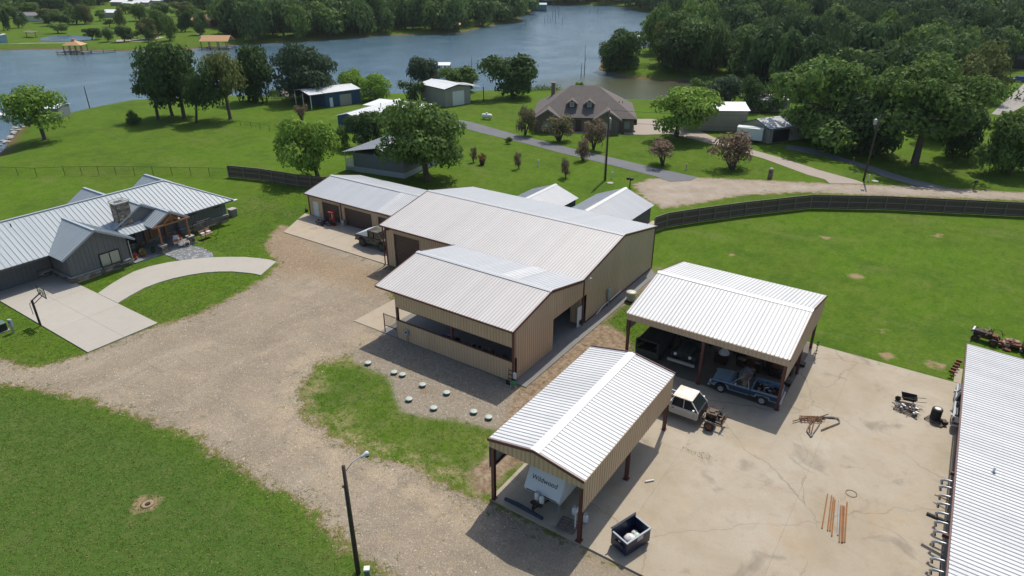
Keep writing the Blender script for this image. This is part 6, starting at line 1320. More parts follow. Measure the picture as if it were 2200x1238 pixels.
tag(MB().box(-.14, .14, -.05, .05, 0, .55).build('white_board', M_WHITE, loc=(-24.78, 36.7, .5)), 'white flat panel fixed low on the bay corner', 'panel')
tag(MB().box(-.05, .05, -.05, .05, 0, 1.9).build('black_downpipe', M_BLACK, loc=(-24.85, 37.0, .3)), 'black drainpipe stub on the bay corner wall', 'pipe')
# mailboxes, stones, markers across the road
x, y = G(1353, 402); t = thing('black_mailbox', 'black double mailbox on a post by the start of the gravel road', 'mailbox', (x, y, 0)); MB().box(-.06, .06, -.06, .06, 0, 1.1).build('post', M_BLACK, t)
for s in (-.3, .25): MB().box(s - .22, s + .22, -.35, .25, 1.1, 1.45).build('mailbox_body', M_BLACK, t, bevel=.08)
x, y = G(1654, 383); t = thing('stone_mailbox', 'stone mailbox pillar on the grass corner by the pinkish drive', 'mailbox', (x, y, 0)); MB().box(-.3, .3, -.3, .3, 0, 1.4).build('stone_column', M_BRICK, t); MB().lathe([(.34, 0), (.28, .15), (.05, .3)], 12, (0, 0, 1.4)).build('cap', M_CONCP, t); MB().box(-.1, .1, -.34, -.3, .9, 1.15).build('mailbox_door', M_BLACK, t)
x, y = G(2090, 409); t = thing('roadside_mailbox', 'dark mailbox on a leaning post by the far right road', 'mailbox', (x, y, 0)); MB().tube([(0, 0, 0), (.1, .15, 1.2)], .06, 6).build('post', M_BLACK, t); MB().box(-.15, .35, -.05, .35, 1.15, 1.45).build('mailbox_body', M_BLACK, t, bevel=.05)
for px, py, l, m_ in ((1315, 384, 'white and orange marker post near the utility pole', M_WHITE), (1157, 358, 'small white marker on the lawn near the young trees', M_WHITE), (1474, 366, 'small lawn light post below the reddish crape myrtle', M_CONCP), (1865, 390, 'thin white marker beside the leaning utility pole', M_WHITE), (1832, 352, 'thin yellow post in the tree shade', M_RUSTY)):
    x, y = G(px, py); tag(MB().box(-.06, .06, -.06, .06, 0, 1.0).box(-.09, .09, -.09, .09, 1.0, 1.08).build('marker_post', m_, loc=(x, y, 0)), l, 'marker post')
for px, py, l in ((1311, 394, 'round white cover flush in the lawn by the utility pole'), (1880, 390, 'flat white cover on the grass by the leaning pole')): x, y = G(px, py); tag(MB().lathe([(.5, 0), (.5, .08), (.4, .12)], 14).build('ground_cover_lid', M_CONCP, loc=(x, y, 0)), l, 'cover')
# wrecks behind the equipment shed
t = thing('rusty_tractor', 'rusty tractor carcass with roll hoop behind the equipment shed', 'tractor', (5.6, 65.6, 0), R(-8))
t.scale = (.85, .85, .72); MB().box(-1.0, .6, -.4, .4, .75, 1.3).build('hood', mat('sooty_rust', (.09, .05, .035), .8, var=(.03, .03, .03), vs=4), t, bevel=.05); MB().box(-1.15, -1.0, -.45, .45, .7, 1.35).build('grille', M_WHITE, t); MB().box(-.9, 1.2, -.3, .3, .45, .75).build('frame', M_RUST, t); MB().box(.5, 1.1, -.35, .35, .8, 1.15).build('seat', M_RUST, t)
for s in (-1, 1): wheel(t, -.7, s * .55, .35, .2, M_RUST, s); wheel(t, .9, s * .7, .42, .28, M_RUST, s)
mb = MB()
for i in range(26):
    p = Vector((RNG.uniform(-1.1, 1.6), RNG.uniform(-.6, .6), RNG.uniform(.5, 1.35))); q = p + Vector((RNG.uniform(-.5, .5), RNG.uniform(-.4, .4), RNG.uniform(-.2, .35))); mb.tube([p, q], RNG.choice((.03, .05, .07)), 5, RNG.choice((0, 1, 2)))
tag(mb.build('loose_parts', [M_RUST, mat('faded_white_rust', (.4, .36, .32), .8, var=(.2, .08, .05), vs=6), M_DARK], t), kind='stuff')
MB().tube([(.5, -.4, 1.0), (.6, -.35, 2.1), (1.2, .0, 1.9), (1.5, .2, 1.0)], .035, 6).build('roll_hoop', M_DARK, t)
t = thing('scrap_heap', 'rusty brown scrap heap between the tractor and the old cab', 'scrap', (7.4, 65.3, 0)); mb = MB()
for i in range(60): a = RNG.uniform(0, 6.28); r = RNG.random() * .9; s = RNG.uniform(.1, .4); z = (1 - r) * .9; mb.box(r * math.cos(a), r * math.cos(a) + s * 1.3, r * math.sin(a), r * math.sin(a) + s, z * .7, z * .7 + s * .6, RNG.choice((0, 0, 1, 2)), Matrix.Rotation(RNG.uniform(-.4, .4), 4, (RNG.random(), RNG.random(), .2)))
tag(mb.build('scrap_pieces', [M_RUST, M_DARK, mat('faded_pink_rust', (.3, .2, .16), .8)], t), kind='stuff')
t = thing('old_truck_cab', 'rusty pale truck cab behind the equipment shed at the right edge', 'truck cab', (9.4, 65.6, 0), R(-15)); mrc = mat('rusty_cream_paint', (.40, .36, .30), .7, var=(.2, .07, .04), vs=2.5, vamt=.15)
MB().side([(-1.0, .4), (-1.0, 1.2), (-.6, 1.7), (.9, 1.75), (1.2, 1.2), (2.2, 1.1), (2.2, .5)], -.9, .9).build('body', mrc, t, bevel=.08); MB().box(-.85, -.8, -.6, .6, 1.2, 1.6).build('window', M_BLACK, t)
MB().box(-.4, .8, -.92, -.9, 1.2, 1.6).build('window', M_BLACK, t)
for s in (-1, 1): wheel(t, -.4, s * .85, .38, .22, M_RUST, s); wheel(t, 1.5, s * .85, .38, .22, M_RUST, s)
t = thing('red_ladder_frame', 'red and white flatbed frame standing beside the shed corner post', 'scrap', (3.85, 58.5, 0), R(80)); 
MB().tube([(-1.4, 0, .4), (1.4, 0, .4)], .05, 6).build('frame_bar', M_REDP, t)
for i in range(5): MB().box(-1.3 + i * .55, -1.15 + i * .55, -.2, .2, .4, .6).build('bracket', M_RUST, t)
# dark machinery in the carport shade
t = thing('stored_machinery', 'dark jumble of machinery stored at the back of the wide carport', 'machinery', (-10.0, 50.5, .11)); mb = MB()
for i in range(46): x, y = RNG.uniform(-3, 3), RNG.uniform(-2.2, 2.6); s = RNG.uniform(.2, .8); mb.box(x, x + s * 1.3, y, y + s, 0, RNG.uniform(.2, 1.1), RNG.choice((0, 0, 0, 1, 2)))
for i in range(24): p = Vector((RNG.uniform(-3, 3), RNG.uniform(-2, 2), RNG.uniform(.3, 1.2))); q = p + Vector((RNG.uniform(-.8, .8), RNG.uniform(-.8, .8), RNG.uniform(-.2, .4))); mb.tube([p, q], .04, 5, RNG.choice((0, 1, 2)))
tag(mb.build('machine_parts', [M_DARK, M_RUST, M_WOOD], t), kind='stuff')
t = thing('white_outboard_cowl', 'small white rounded engine cover in the shade behind the blue pickup', 'engine cover', (-12.2, 49.0, .8)); MB().lathe([(.4, 0), (.45, .2), (.3, .45), (.05, .5)], 14).build('cowl', M_WHITE, t, smooth=True); MB().box(-.2, .2, -.2, .2, -.7, 0).build('stand', M_DARK, t)
t = thing('iron_rack', 'black iron post with hooks by the rear carport post', 'rack', (-6.0, 54.0, .11)); MB().tube([(0, 0, 0), (0, 0, 1.6)], .03, 6).build('stem', M_BLACK, t)
for i in range(5): MB().box(-.12, .12, -.02, .02, .4 + i * .27, .46 + i * .27).build('hook', M_BLACK, t, rot=(0, 0, i))
# ------------------------------------------------------------------ trees
def leaf_mat(name, a, b, tr=.25, spot=None):
    m, n = newmat(name, .75); n.b.inputs['Specular IOR Level'].default_value = .15
    a = tuple(k * .9 for k in a); b = tuple(k * 1.3 for k in b)
    g = n.N.new('ShaderNodeNewGeometry'); oi = n.N.new('ShaderNodeObjectInfo')
    v = n.math('ADD', n.math('MULTIPLY', g.outputs['Random Per Island'], .55), n.math('MULTIPLY', n.ramp(n.noise(n.pos(), .6, 3, .6), .3, .7), .45))
    c = n.mix(v, a, b)
    c = n.mix(n.math('MULTIPLY', oi.outputs['Random'], .45), c, tuple(k * .55 for k in a))
    if spot: c = n.mix(n.ramp(n.math('FRACT', n.math('MULTIPLY', g.outputs['Random Per Island'], 7.3)), .52, .56), c, spot)
    n.put(n.b.inputs['Base Color'], c)
    t = n.N.new('ShaderNodeBsdfTranslucent'); n.put(t.inputs['Color'], n.mix(.5, c, b)); ms = n.N.new('ShaderNodeMixShader'); ms.inputs[0].default_value = tr
    out = [x for x in n.N if x.type == 'OUTPUT_MATERIAL'][0]; n.L.new(n.b.outputs[0], ms.inputs[1]); n.L.new(t.outputs[0], ms.inputs[2]); n.L.new(ms.outputs[0], out.inputs[0])
    return m
LM = dict(dark=leaf_mat('oak_leaf_dark', (0.038, 0.077, 0.023), (0.088, 0.149, 0.042)), mid=leaf_mat('leaf_mid', (0.060, 0.123, 0.028), (0.165, 0.255, 0.060)),
    light=leaf_mat('leaf_light', (0.123, 0.236, 0.032), (0.245, 0.367, 0.061)), olive=leaf_mat('leaf_olive', (0.088, 0.119, 0.035), (0.175, 0.201, 0.061)),
    blue=leaf_mat('leaf_bluish', (0.042, 0.079, 0.042), (0.084, 0.131, 0.070)), crape=leaf_mat('crape_leaf', (.12, .14, .055), (.18, .19, .08), .3, (.24, .17, .12)), red=leaf_mat('crape_red', (.16, .145, .08), (.21, .18, .11), .3, (.29, .17, .13)), wood=leaf_mat('wood_leaf', (.060, .125, .036), (.150, .230, .070)), shade_dark=leaf_mat('shade_dark_leaf', (.030, .068, .026), (.075, .130, .044)))  # last leaf colour is darkened to stand in for shade on the right-hand wood
M_BARK = mat('bark', (.12, .098, .078), .95, var=(.06, .05, .04), vs=5, coord='Generated')
def crown_mb(seed, nl, nleaf, ls, flat=1.0, lobe=(.26, .42), top=.0, fill=.25, down=.35):
    r = random.Random(seed); L = []
    for i in range(nl):
        for _ in range(30):
            a = r.uniform(0, 6.283); u = r.random() ** .55; z = r.uniform(.16, .84)
            env = math.sqrt(max(.02, 1 - ((z - .45) / .62) ** 2)); x, y = u * env * .72 * math.cos(a), u * env * .72 * math.sin(a); R_ = r.uniform(*lobe)
            if all((x - q[0]) ** 2 + (y - q[1]) ** 2 + (z - q[2]) ** 2 * 2 > (.6 * R_) ** 2 for q in L): break
        L.append((x, y, z, R_))
    tot = sum(q[3] ** 2 for q in L); mb = MB(); cnt = 0
    for q in L:
        k = int(nleaf * q[3] ** 2 / tot)
        for _ in range(k):
            d = Vector((r.gauss(0, 1), r.gauss(0, 1), r.gauss(0, 1))).normalized()
            if d.z < -down and r.random() < .7: d.z = -d.z
            rr = q[3] * (r.uniform(.30, .9) if r.random() < fill else r.uniform(.82, 1.12))
            # clumps: bump the lobe with a small wave
            rr *= 1 + .13 * math.sin(7 * d.x + seed) * math.sin(6 * d.y + q[0] * 9) + .07 * math.sin(13 * d.z + q[1] * 7)
            p = Vector((q[0], q[1], q[2])) + Vector((d.x, d.y, d.z * .62)) * rr
            if p.z < .0: continue
            nrm = (d + Vector((r.gauss(0, .5), r.gauss(0, .5), r.gauss(0, .5) + .35))).normalized(); a = nrm.orthogonal().normalized(); b = nrm.cross(a); th = r.uniform(0, 6.28)
            u_ = a * math.cos(th) + b * math.sin(th); v_ = nrm.cross(u_); s = ls * r.uniform(.6, 1.35)
            mb.add([p - u_ * s, p - v_ * s * .55, p + u_ * s, p + v_ * s * .55], [(0, 1, 2, 3)]); cnt += 1
    V = np.array(mb.v); rad = np.percentile(np.hypot(V[:, 0], V[:, 1]), 96.5); z0, z1 = np.percentile(V[:, 2], 1.5), np.percentile(V[:, 2], 99.5)
    V[:, :2] /= rad; V[:, 2] = (V[:, 2] - z0) / (z1 - z0); mb.v = [tuple(v) for v in V.tolist()]
    return mb, [(q[0] / rad, q[1] / rad, (q[2] - z0) / (z1 - z0), q[3]) for q in L]
def trunk_mb(L, seed, multi=False, thick=.075):
    r = random.Random(seed); mb = MB()
    if multi:
        for q in L[:9]:
            a = math.atan2(q[1], q[0]); mb.tube([(.05 * math.cos(a), .05 * math.sin(a), 0), (q[0] * .35, q[1] * .35, .30), (q[0] * .8, q[1] * .8, .75)], [thick * .6, thick * .42, thick * .15], 6)
    else:
        h = .50; b = (r.uniform(-.05, .05), r.uniform(-.05, .05))
        mb.tube([(0, 0, -.03), (0, 0, .03), (b[0] * .5, b[1] * .5, .25), (b[0], b[1], h), (b[0] * 1.5, b[1] * 1.3, .85)], [thick * 1.5, thick * 1.05, thick * .85, thick * .65, thick * .15], 9)
        for i, q in enumerate(L[:11]):
            z0 = r.uniform(.30, .55); e = (q[0] * .9, q[1] * .9, .42 + q[2] * .52); mid = ((b[0] + e[0]) / 2 + r.uniform(-.05, .05), (b[1] + e[1]) / 2, (z0 + e[2]) / 2 + .06)
            mb.tube([(b[0] * z0 * 2, b[1] * z0 * 2, z0), mid, e], [thick * .45, thick * .27, thick * .08], 5)
    return mb
SPEC = {'oak': (16, 5200, .050, {}), 'pecan': (22, 7500, .045, dict(lobe=(.22, .34))), 'fluffy': (14, 6500, .042, dict(lobe=(.28, .42))), 'loose': (15, 3600, .050, dict(fill=.45, lobe=(.22, .4))), 'crape': (12, 1500, .055, dict(lobe=(.24, .36), fill=.5)), 'giant': (30, 11000, .036, dict(lobe=(.18, .32)))}
PROTO = {}
def proto(kind, var, lm):
    key = (kind, var, lm)
    if key not in PROTO:
        base = ('b', kind, var)
        if base not in PROTO:
            nl, nf, ls, kw = SPEC[kind]; c, L = crown_mb(hash_(kind) + var * 17, nl, nf, ls, **kw); PROTO[base] = (c, L, trunk_mb(L, var, kind == 'crape', .085 if kind == 'crape' else .07))
        c, L, t = PROTO[base]
        PROTO[key] = (c.mesh('crown', LM[lm]), PROTO.get(('t', kind, var)) or t.mesh('trunk', M_BARK, True)); PROTO[('t', kind, var)] = PROTO[key][1]
    return PROTO[key]
def hash_(s): return sum(ord(c) * (i + 3) for i, c in enumerate(s))
NTREE = [0]
def tree(label, base, x0, x1, yt, yb, kind='oak', lm='dark', var=None, name='oak_tree', group=None, squash=1.0):
    NTREE[0] += 1; var = NTREE[0] % 2 if var is None else var
    x, y, z = GT(*base); dep = depth(x, y); sc = math.hypot(dep, CH) / CF
    zm = z_at(x, y, (yt + yb) / 2); dd = dep * _c - (zm - CH) * _s; sc = dd / CF; Rr = (x1 - x0) / 2 * sc * 1.0
    zt = z_at(x, y, yt) - Rr * .04; zb = z_at(x, y, yb) + Rr * CH / dep * (.45 if kind == 'crape' else .18); zb = max(z + .25, min(zb, zt - .6 * Rr if kind != 'x' else zb)); zt = max(zt, zb + 1)
    off = ((x0 + x1) / 2 - 1100) * sc - (x * _pc + y * _ps)
    off *= .8
    t = thing(name, label, 'bush' if 'bush' in name or 'shrub' in name else 'tree', (x, y, z), 0, group)
    cm, tm = proto(kind, var, lm); rz = RNG.uniform(0, 6.28); ox, oy = off * _pc, off * _ps
    # mesh z runs 0..1 from crown bottom to top
    o = put('crown', cm, t); o.location = (ox, oy, zb - z); o.rotation_euler = (0, 0, rz); o.scale = (Rr, Rr * squash, (zt - zb) / 1.02)
    H_ = (zb - z) + (zt - zb) * .75; tr = put('trunk', tm, t)
    sh = Matrix.Identity(4); sh[0][2] = ox; sh[1][2] = oy        # lean towards the crown's centre
    th = max(.5, min(1.0, 4.5 / Rr)) if kind != 'crape' else 1
    kk = Rr * .95; tr.matrix_local = sh @ Matrix.Diagonal((1, 1, 1, 1)) @ Matrix.Rotation(rz, 4, 'Z') @ Matrix.Diagonal((kk, kk, H_, 1)) if False else Matrix.Rotation(rz, 4, 'Z') @ Matrix.Diagonal((kk, kk, H_ * 1.0, 1))
    if abs(off) > .5:
        d = Vector((ox, oy, H_)); q = Vector((0, 0, 1)).rotation_difference(d.normalized()).to_matrix().to_4x4(); tr.matrix_local = q @ Matrix.Rotation(rz, 4, 'Z') @ Matrix.Diagonal((kk, kk, d.length, 1))
    return t
T = tree
T('light green leaning tree by the rocks at the far left shore', (97, 300), 0, 132, 183, 264, 'fluffy', 'light', name='willow_tree')
T('slender dark tree, leftmost trunk of the lakeside clump', (340, 257), 272, 375, 135, 222, 'loose', 'dark')
T('dark tree second in the lakeside clump, trunk set back', (370, 249), 300, 400, 98, 212, 'loose', 'dark')
T('tallest broad tree with several stems in the middle of the lakeside clump', (396, 254), 312, 437, 86, 215, 'oak', 'dark', squash=.8)
T('thin-trunked tree right of the middle of the lakeside clump', (422, 264), 385, 470, 135, 228, 'loose', 'dark')
T('olive-tinged tree with bare straight trunk at the right of the clump', (495, 256), 430, 538, 107, 215, 'loose', 'olive')
T('tree on the shoreline behind the olive-tinged one', (535, 217), 492, 590, 95, 208, 'oak', 'dark')
T('massive round blackish-green tree left of the blue workshop', (658, 216), 583, 730, 88, 208, 'giant', 'blue', squash=.9)
T('small sapling cedar alone on the lawn by the clump shadow', (287, 268), 270, 304, 238, 266, 'loose', 'dark', name='cedar_sapling')
T('left one of two bright green feathery trees behind the blue workshop', (757, 208), 726, 790, 148, 200, 'fluffy', 'light')
T('right one of two bright green feathery trees behind the blue workshop', (808, 216), 770, 846, 157, 214, 'fluffy', 'light')
T('greyish green tall tree at the shore behind the white garage', (912, 196), 873, 950, 121, 185, 'oak', 'blue')
T('rounded dark tree between the white garage and the lake', (985, 198), 943, 1028, 142, 192, 'oak', 'mid')
T('dark reddish-tipped bush tree left of the white garage', (880, 222), 846, 913, 172, 218, 'crape', 'dark', name='bush')
T('wide spreading oak on the lawn near the shore, left of the brick house', (1102, 211), 1028, 1155, 116, 200, 'oak', 'dark', squash=.8)
T('small purple-flowering tree alone on the lawn below the blue workshop', (650, 262), 632, 666, 224, 250, 'crape', 'red', name='crape_myrtle')
T('round yellow-green tree behind the garage wing fence', (684, 384), 584, 727, 252, 362, 'fluffy', 'light', name='round_tree', var=0)
T('big dense dark green pecan tree beside the mobile home', (918, 388), 798, 1004, 206, 352, 'giant', 'mid', name='pecan_tree', squash=.92, var=0)
T('dark bushy tree crowding the blue cottage', (790, 318), 745, 835, 240, 312, 'pecan', 'dark')
T('thin young tree right behind the yellow-green round tree', (735, 318), 712, 752, 270, 315, 'loose', 'mid')
T('sparse shrub at the water edge right of the massive round tree', (585, 206), 572, 600, 190, 206, 'loose', 'mid', name='shrub')
T('left crape myrtle standing at the left corner of the brick house', (1128, 290), 1099, 1150, 228, 282, 'crape', 'crape', name='crape_myrtle')
T('green crape myrtle before the left gable of the brick house', (1201, 305), 1165, 1237, 248, 294, 'crape', 'crape', name='crape_myrtle')
T('reddish crape myrtle before the front door of the brick house', (1275, 320), 1244, 1306, 255, 308, 'crape', 'red', name='crape_myrtle')
T('low shrubby crape myrtle beside the asphalt driveway', (1252, 346), 1236, 1273, 298, 342, 'crape', 'red', name='crape_myrtle')
T('bright green lobed tree on the lawn right of the brick house', (1453, 294), 1394, 1546, 185, 270, 'pecan', 'light', name='maple_tree', var=1)
T('flat-topped reddish crape myrtle in the middle of the right lawn', (1424, 356), 1388, 1466, 301, 340, 'crape', 'red', name='crape_myrtle')
T('widest reddish-brown crape myrtle beside the gravel road', (1573, 364), 1524, 1628, 284, 350, 'crape', 'red', name='crape_myrtle', var=1)
for px, py, x0, x1, yt, l in ((1017, 349, 1009, 1026, 315, 'leftmost of three young vase-shaped trees on the lawn'), (1115, 363, 1105, 1125, 327, 'middle of three young vase-shaped trees on the lawn'), (1216, 383, 1204, 1232, 340, 'rightmost of three young vase-shaped trees on the lawn')):
    T(l, (px, py), x0, x1, yt, py - 6, 'crape', 'red', name='young_tree')
T('small low bush on the edge of the asphalt driveway', (1094, 309), 1085, 1102, 294, 308, 'loose', 'mid', name='bush')
x, y = G(1036, 354); pot('orange-leaved bush in a dark round planter on the lawn', x, y, 0, .55, mat('orange_leaf', (.25, .12, .03), .7), M_DARK)
T('huge tree leaning over the pale cottage, left of the two giants', (1790, 312), 1655, 1898, 124, 300, 'giant', 'mid', name='giant_tree', squash=.85, var=1)
T('huge tree with a thick lone trunk on the grass, right of the two giants', (1965, 352), 1868, 2112, 118, 282, 'giant', 'mid', name='giant_tree', squash=.85, var=0)
T('feathery yellowish tree rising behind the right giant', (2100, 218), 2038, 2180, 88, 205, 'loose', 'olive')
T('dense low tree at the right edge below the far gravel drive', (2172, 372), 2108, 2245, 238, 365, 'pecan', 'mid', var=0)
T('dark tree filling the gap left of the right-edge tree', (2080, 340), 2020, 2130, 225, 335, 'pecan', 'dark')
T('dark tree between the giants, set back in the shade', (1870, 330), 1800, 1960, 200, 325, 'oak', 'shade_dark')
T('dark understorey tree between the right giant and the edge trees', (2030, 300), 1960, 2080, 190, 300, 'oak', 'dark')
T('blackish cedar at the tip of the wooded point, left of its tallest oak', (1312, 152), 1283, 1345, 90, 151, 'oak', 'dark', name='cedar_tree')
T('tall dark oak at the tip of the wooded point', (1345, 150), 1300, 1390, 62, 148, 'oak', 'dark')
T('light leaning tree at the shore where the white boathouse shows', (1422, 140), 1394, 1450, 40, 100, 'loose', 'olive')
T('oak with a vine-wrapped trunk on the sandy point', (1456, 152), 1395, 1500, 60, 140, 'oak', 'dark', squash=.8)
T('broad oak behind the vine-wrapped one on the point', (1505, 150), 1440, 1580, 38, 130, 'oak', 'wood')
T('bushy tree on the shore right of the cove water', (1512, 208), 1478, 1545, 165, 205, 'loose', 'mid')
T('grey-green feathery tree above the tan storage building', (1555, 225), 1510, 1605, 160, 222, 'loose', 'blue')
T('dark feathery tree right of the tan storage building', (1640, 238), 1595, 1690, 160, 236, 'loose', 'dark')
T('small bright green bush sticking up behind the brick house roof', (1244, 196), 1235, 1256, 176, 196, 'fluffy', 'light', name='bush')
# trees across the lake, each its own
FL = [(40, 60, 30, 14), (8, 66, 22, 18), (95, 50, 34, 18), (130, 55, 40, 22), (105, 56, 28, 30), (125, 72, 40, 50), (165, 52, 46, 6), (183, 52, 36, 8), (198, 86, 38, 60), (232, 90, 26, 60), (267, 90, 38, 55), (255, 60, 26, 12), (315, 85, 50, 38), (295, 83, 24, 65), (320, 90, 20, 55), (365, 88, 42, 30), (398, 68, 36, 22), (340, 75, 44, 18), (430, 75, 36, 24), (487, 78, 46, 22), (488, 82, 40, 52), (520, 92, 40, 50), (460, 42, 40, 12), (350, 40, 46, 4), (300, 45, 40, 6), (390, 35, 44, 2), (500, 50, 46, 10), (525, 70, 40, 30), (15, 40, 40, 6), (60, 30, 40, 4), (215, 45, 30, 20), (235, 58, 26, 40), (425, 52, 38, 10), (270, 30, 30, 6)]
ORD = 'first,second,third,fourth,fifth,sixth,seventh,eighth,ninth,tenth,eleventh,twelfth,thirteenth,fourteenth,fifteenth,sixteenth,seventeenth,eighteenth,nineteenth,twentieth,twenty-first,twenty-second,twenty-third,twenty-fourth,twenty-fifth,twenty-sixth,twenty-seventh,twenty-eighth,twenty-ninth,thirtieth,thirty-first,thirty-second,thirty-third,thirty-fourth,thirty-fifth,thirty-sixth'.split(',')
FL.sort(); FO = {}
for k, (px, py, w_, yt) in enumerate(FL):
    T('round tree across the lake, %s from the left edge of the photo' % ORD[k], (px, py), px - w_ / 2, px + w_ / 2, yt, py - 6, ('oak', 'pecan', 'loose')[k % 3], ('dark', 'mid', 'wood', 'mid', 'olive')[k % 5], name='lawn_tree', group='scattered trees across the lake')
# woods: the nearest trees one by one, the rest as one mass
def wood_crown(seed, nf, ls):
    c, L = crown_mb(seed, 11, nf, ls, lobe=(.30, .46), fill=.12, down=.9); c.tube([(0, 0, -.35), (0, 0, .4)], [.07, .05], 6, 1); return c
WC = [wood_crown(50 + i, (1500, 1700, 1100, 1500, 1300, 1800)[i], (.085, .07, .1, .085, .09, .065)[i]) for i in range(6)]
WM = [[c.mesh('wood_tree', [LM[l], M_BARK]) for c in WC] for l in ('wood', 'shade_dark', 'mid')]
def inside(px, py, poly): return inpoly(px, py, poly)
def to_px(x, y, z=0):
    X = x * _pc + y * _ps; Y = depth(x, y); dz = z - CH; d = Y * _c - dz * _s
    return (1100 + CF * X / d, 619 + CF * (-Y * _s - dz * _c) / d) if d > 1 else (-9e9, 9e9)
REG = [('A', [(495, 96), (540, 93), (700, 84), (800, 76), (940, 72), (1050, 54), (1110, 46), (1128, 30), (1136, 12), (1136, -42), (380, -42), (420, 10), (455, 30), (480, 62)], 0),
    ('B', [(1138, 8), (1330, 10), (1440, 26), (1500, 33), (1500, -42), (1138, -42)], 0),
    ('C', [(1402, 116), (1440, 146), (1500, 152), (1560, 162), (1620, 190), (1660, 208), (1780, 222), (1900, 228), (2040, 200), (2100, 190), (2120, 158), (2330, 118), (2700, 60), (2700, -42), (1500, -42), (1488, 50), (1432, 84)], 1),
    ('D', [(-250, 62), (-20, 55), (0, 36), (60, 22), (140, 26), (205, 20), (220, 4), (330, 0), (400, 16), (420, -42), (-250, -42)], 0)]
pts = []
for nm_, poly, dk in REG:
    r = random.Random(len(poly) * 31)
    W4 = [G(a, b) for a, b in poly]; xs = [p[0] for p in W4]; ys = [p[1] for p in W4]
    x = max(min(xs), -1400)
    Dm = 0
    # rings of growing spacing away from the camera
    Y = 110.0
    while Y < 1150:
        sp_ = 7.0 + max(0, Y - 130) * .021
        X = -900.0
        n_ = 0
        half = Y * 1.15 + 40
        X = -half
        while X < half:
            xx = X + r.uniform(-.42, .42) * sp_; yy = Y + r.uniform(-.42, .42) * sp_
            wx, wy = xx * _pc - yy * _ps, xx * _ps + yy * _pc
            if inpoly(*to_px(wx, wy), poly): pts.append((yy, wx, wy, sp_, dk, nm_))
            X += sp_
        Y += sp_ * .93
P_ = np.array([(p[1], p[2]) for p in pts]); ld = sdist(P_[:, 0], P_[:, 1], LAKE); zz = land_z(ld)
pts = [(p, float(z)) for p, z, d in zip(pts, zz, ld) if d < -1.5]
pts.sort(key=lambda q: q[0][0])
near = {}; rest = []
def wscale(p, r):
    s = p[3] * r.choice((r.uniform(.45, .65), r.uniform(.6, .85), r.uniform(.7, 1.0))); h = p[3] * r.uniform(.8, 1.35) + 1.5
    if p[4]: h *= 1.08
    return s, min(h, 17)
# choose individually the trees that stand at the front of each wood
cap = {'A': 95, 'C': 110, 'D': 20, 'B': 5}; cnt = {k: 0 for k in cap}
rr = random.Random(5); LBL = {'A': ('tree of the wood covering the opposite shore', 'trees of the wood on the opposite shore'), 'C': ('tree of the dark wood filling the upper right', 'trees of the wood at the upper right'), 'D': ('tree of the far wood at the top left', 'trees of the wood at the top left'), 'B': ('tree of the wood behind the far end of the lake', 'trees of the wood behind the far end')}
for p, z in pts:
    s, h = wscale(p, rr); w_ = 0 if not p[4] else (1 if (p[1] > -95 and rr.random() < .75) or p[0] > 230 else 0)  # darker leaf paints a cloud shadow over the upper right wood
    if rr.random() < .2: w_ = 2
    if cnt[p[5]] < cap[p[5]]:
        cnt[p[5]] += 1; o = D.objects.new('wood_tree', WM[w_][rr.randrange(6)]); COL.objects.link(o); o.location = (p[1], p[2], z + h * .16); o.scale = (s, s, h); o.rotation_euler = (0, 0, rr.uniform(0, 6.28)); tag(o, LBL[p[5]][0], 'tree', LBL[p[5]][1]); near.setdefault(w_, o)
    else: rest.append((p[1], p[2], z + h * .16, s, h, w_))
pass
def gn_wood(name, P, protos):
    me_ = D.meshes.new(name); me_.from_pydata([p[:3] for p in P], [], [])
    a = me_.attributes.new('sc', 'FLOAT_VECTOR', 'POINT'); a.data.foreach_set('vector', [c for p in P for c in (p[3], p[3], p[4])])
    o = D.objects.new(name, me_); COL.objects.link(o); tag(o, kind='stuff')
    g = D.node_groups.new(name, 'GeometryNodeTree'); g.interface.new_socket('Geometry', in_out='INPUT', socket_type='NodeSocketGeometry'); g.interface.new_socket('Geometry', in_out='OUTPUT', socket_type='NodeSocketGeometry')
    N = g.nodes; L = g.links; gi = N.new('NodeGroupInput'); go = N.new('NodeGroupOutput'); ip = N.new('GeometryNodeInstanceOnPoints'); gt_ = N.new('GeometryNodeGeometryToInstance')
    for q in protos:
        oi = N.new('GeometryNodeObjectInfo'); oi.inputs['Object'].default_value = q; oi.transform_space = 'ORIGINAL'; oi.inputs['As Instance'].default_value = False
        L.new(oi.outputs['Geometry'], gt_.inputs[0])
    rv_ = N.new('FunctionNodeRandomValue'); rv_.data_type = 'FLOAT_VECTOR'; rv_.inputs[0].default_value = (0, 0, 0); rv_.inputs[1].default_value = (0, 0, 6.28)
    na = N.new('GeometryNodeInputNamedAttribute'); na.data_type = 'FLOAT_VECTOR'; na.inputs['Name'].default_value = 'sc'
    L.new(gi.outputs[0], ip.inputs['Points']); L.new(gt_.outputs[0], ip.inputs['Instance']); ip.inputs['Pick Instance'].default_value = True
    L.new(rv_.outputs[0], ip.inputs['Rotation']); L.new(na.outputs[0], ip.inputs['Scale']); L.new(ip.outputs[0], go.inputs[0])
    md = o.modifiers.new('wood', 'NODES'); md.node_group = g; return o
allw = {}
for o in list(COL.objects):
    if o.name.startswith('wood_tree'): allw.setdefault(o.data.materials[0].name, {}).setdefault(o.data.name, o)
for w_, ln in enumerate(('wood_leaf', 'shade_dark_leaf', 'leaf_mid')):
    ps = list(allw.get(ln, {}).values())[:6]; P = [q for q in rest if q[5] == w_]
    if ps and P: gn_wood(('far_woodland', 'shade_dark_woodland', 'pale_woodland')[w_], P, ps)
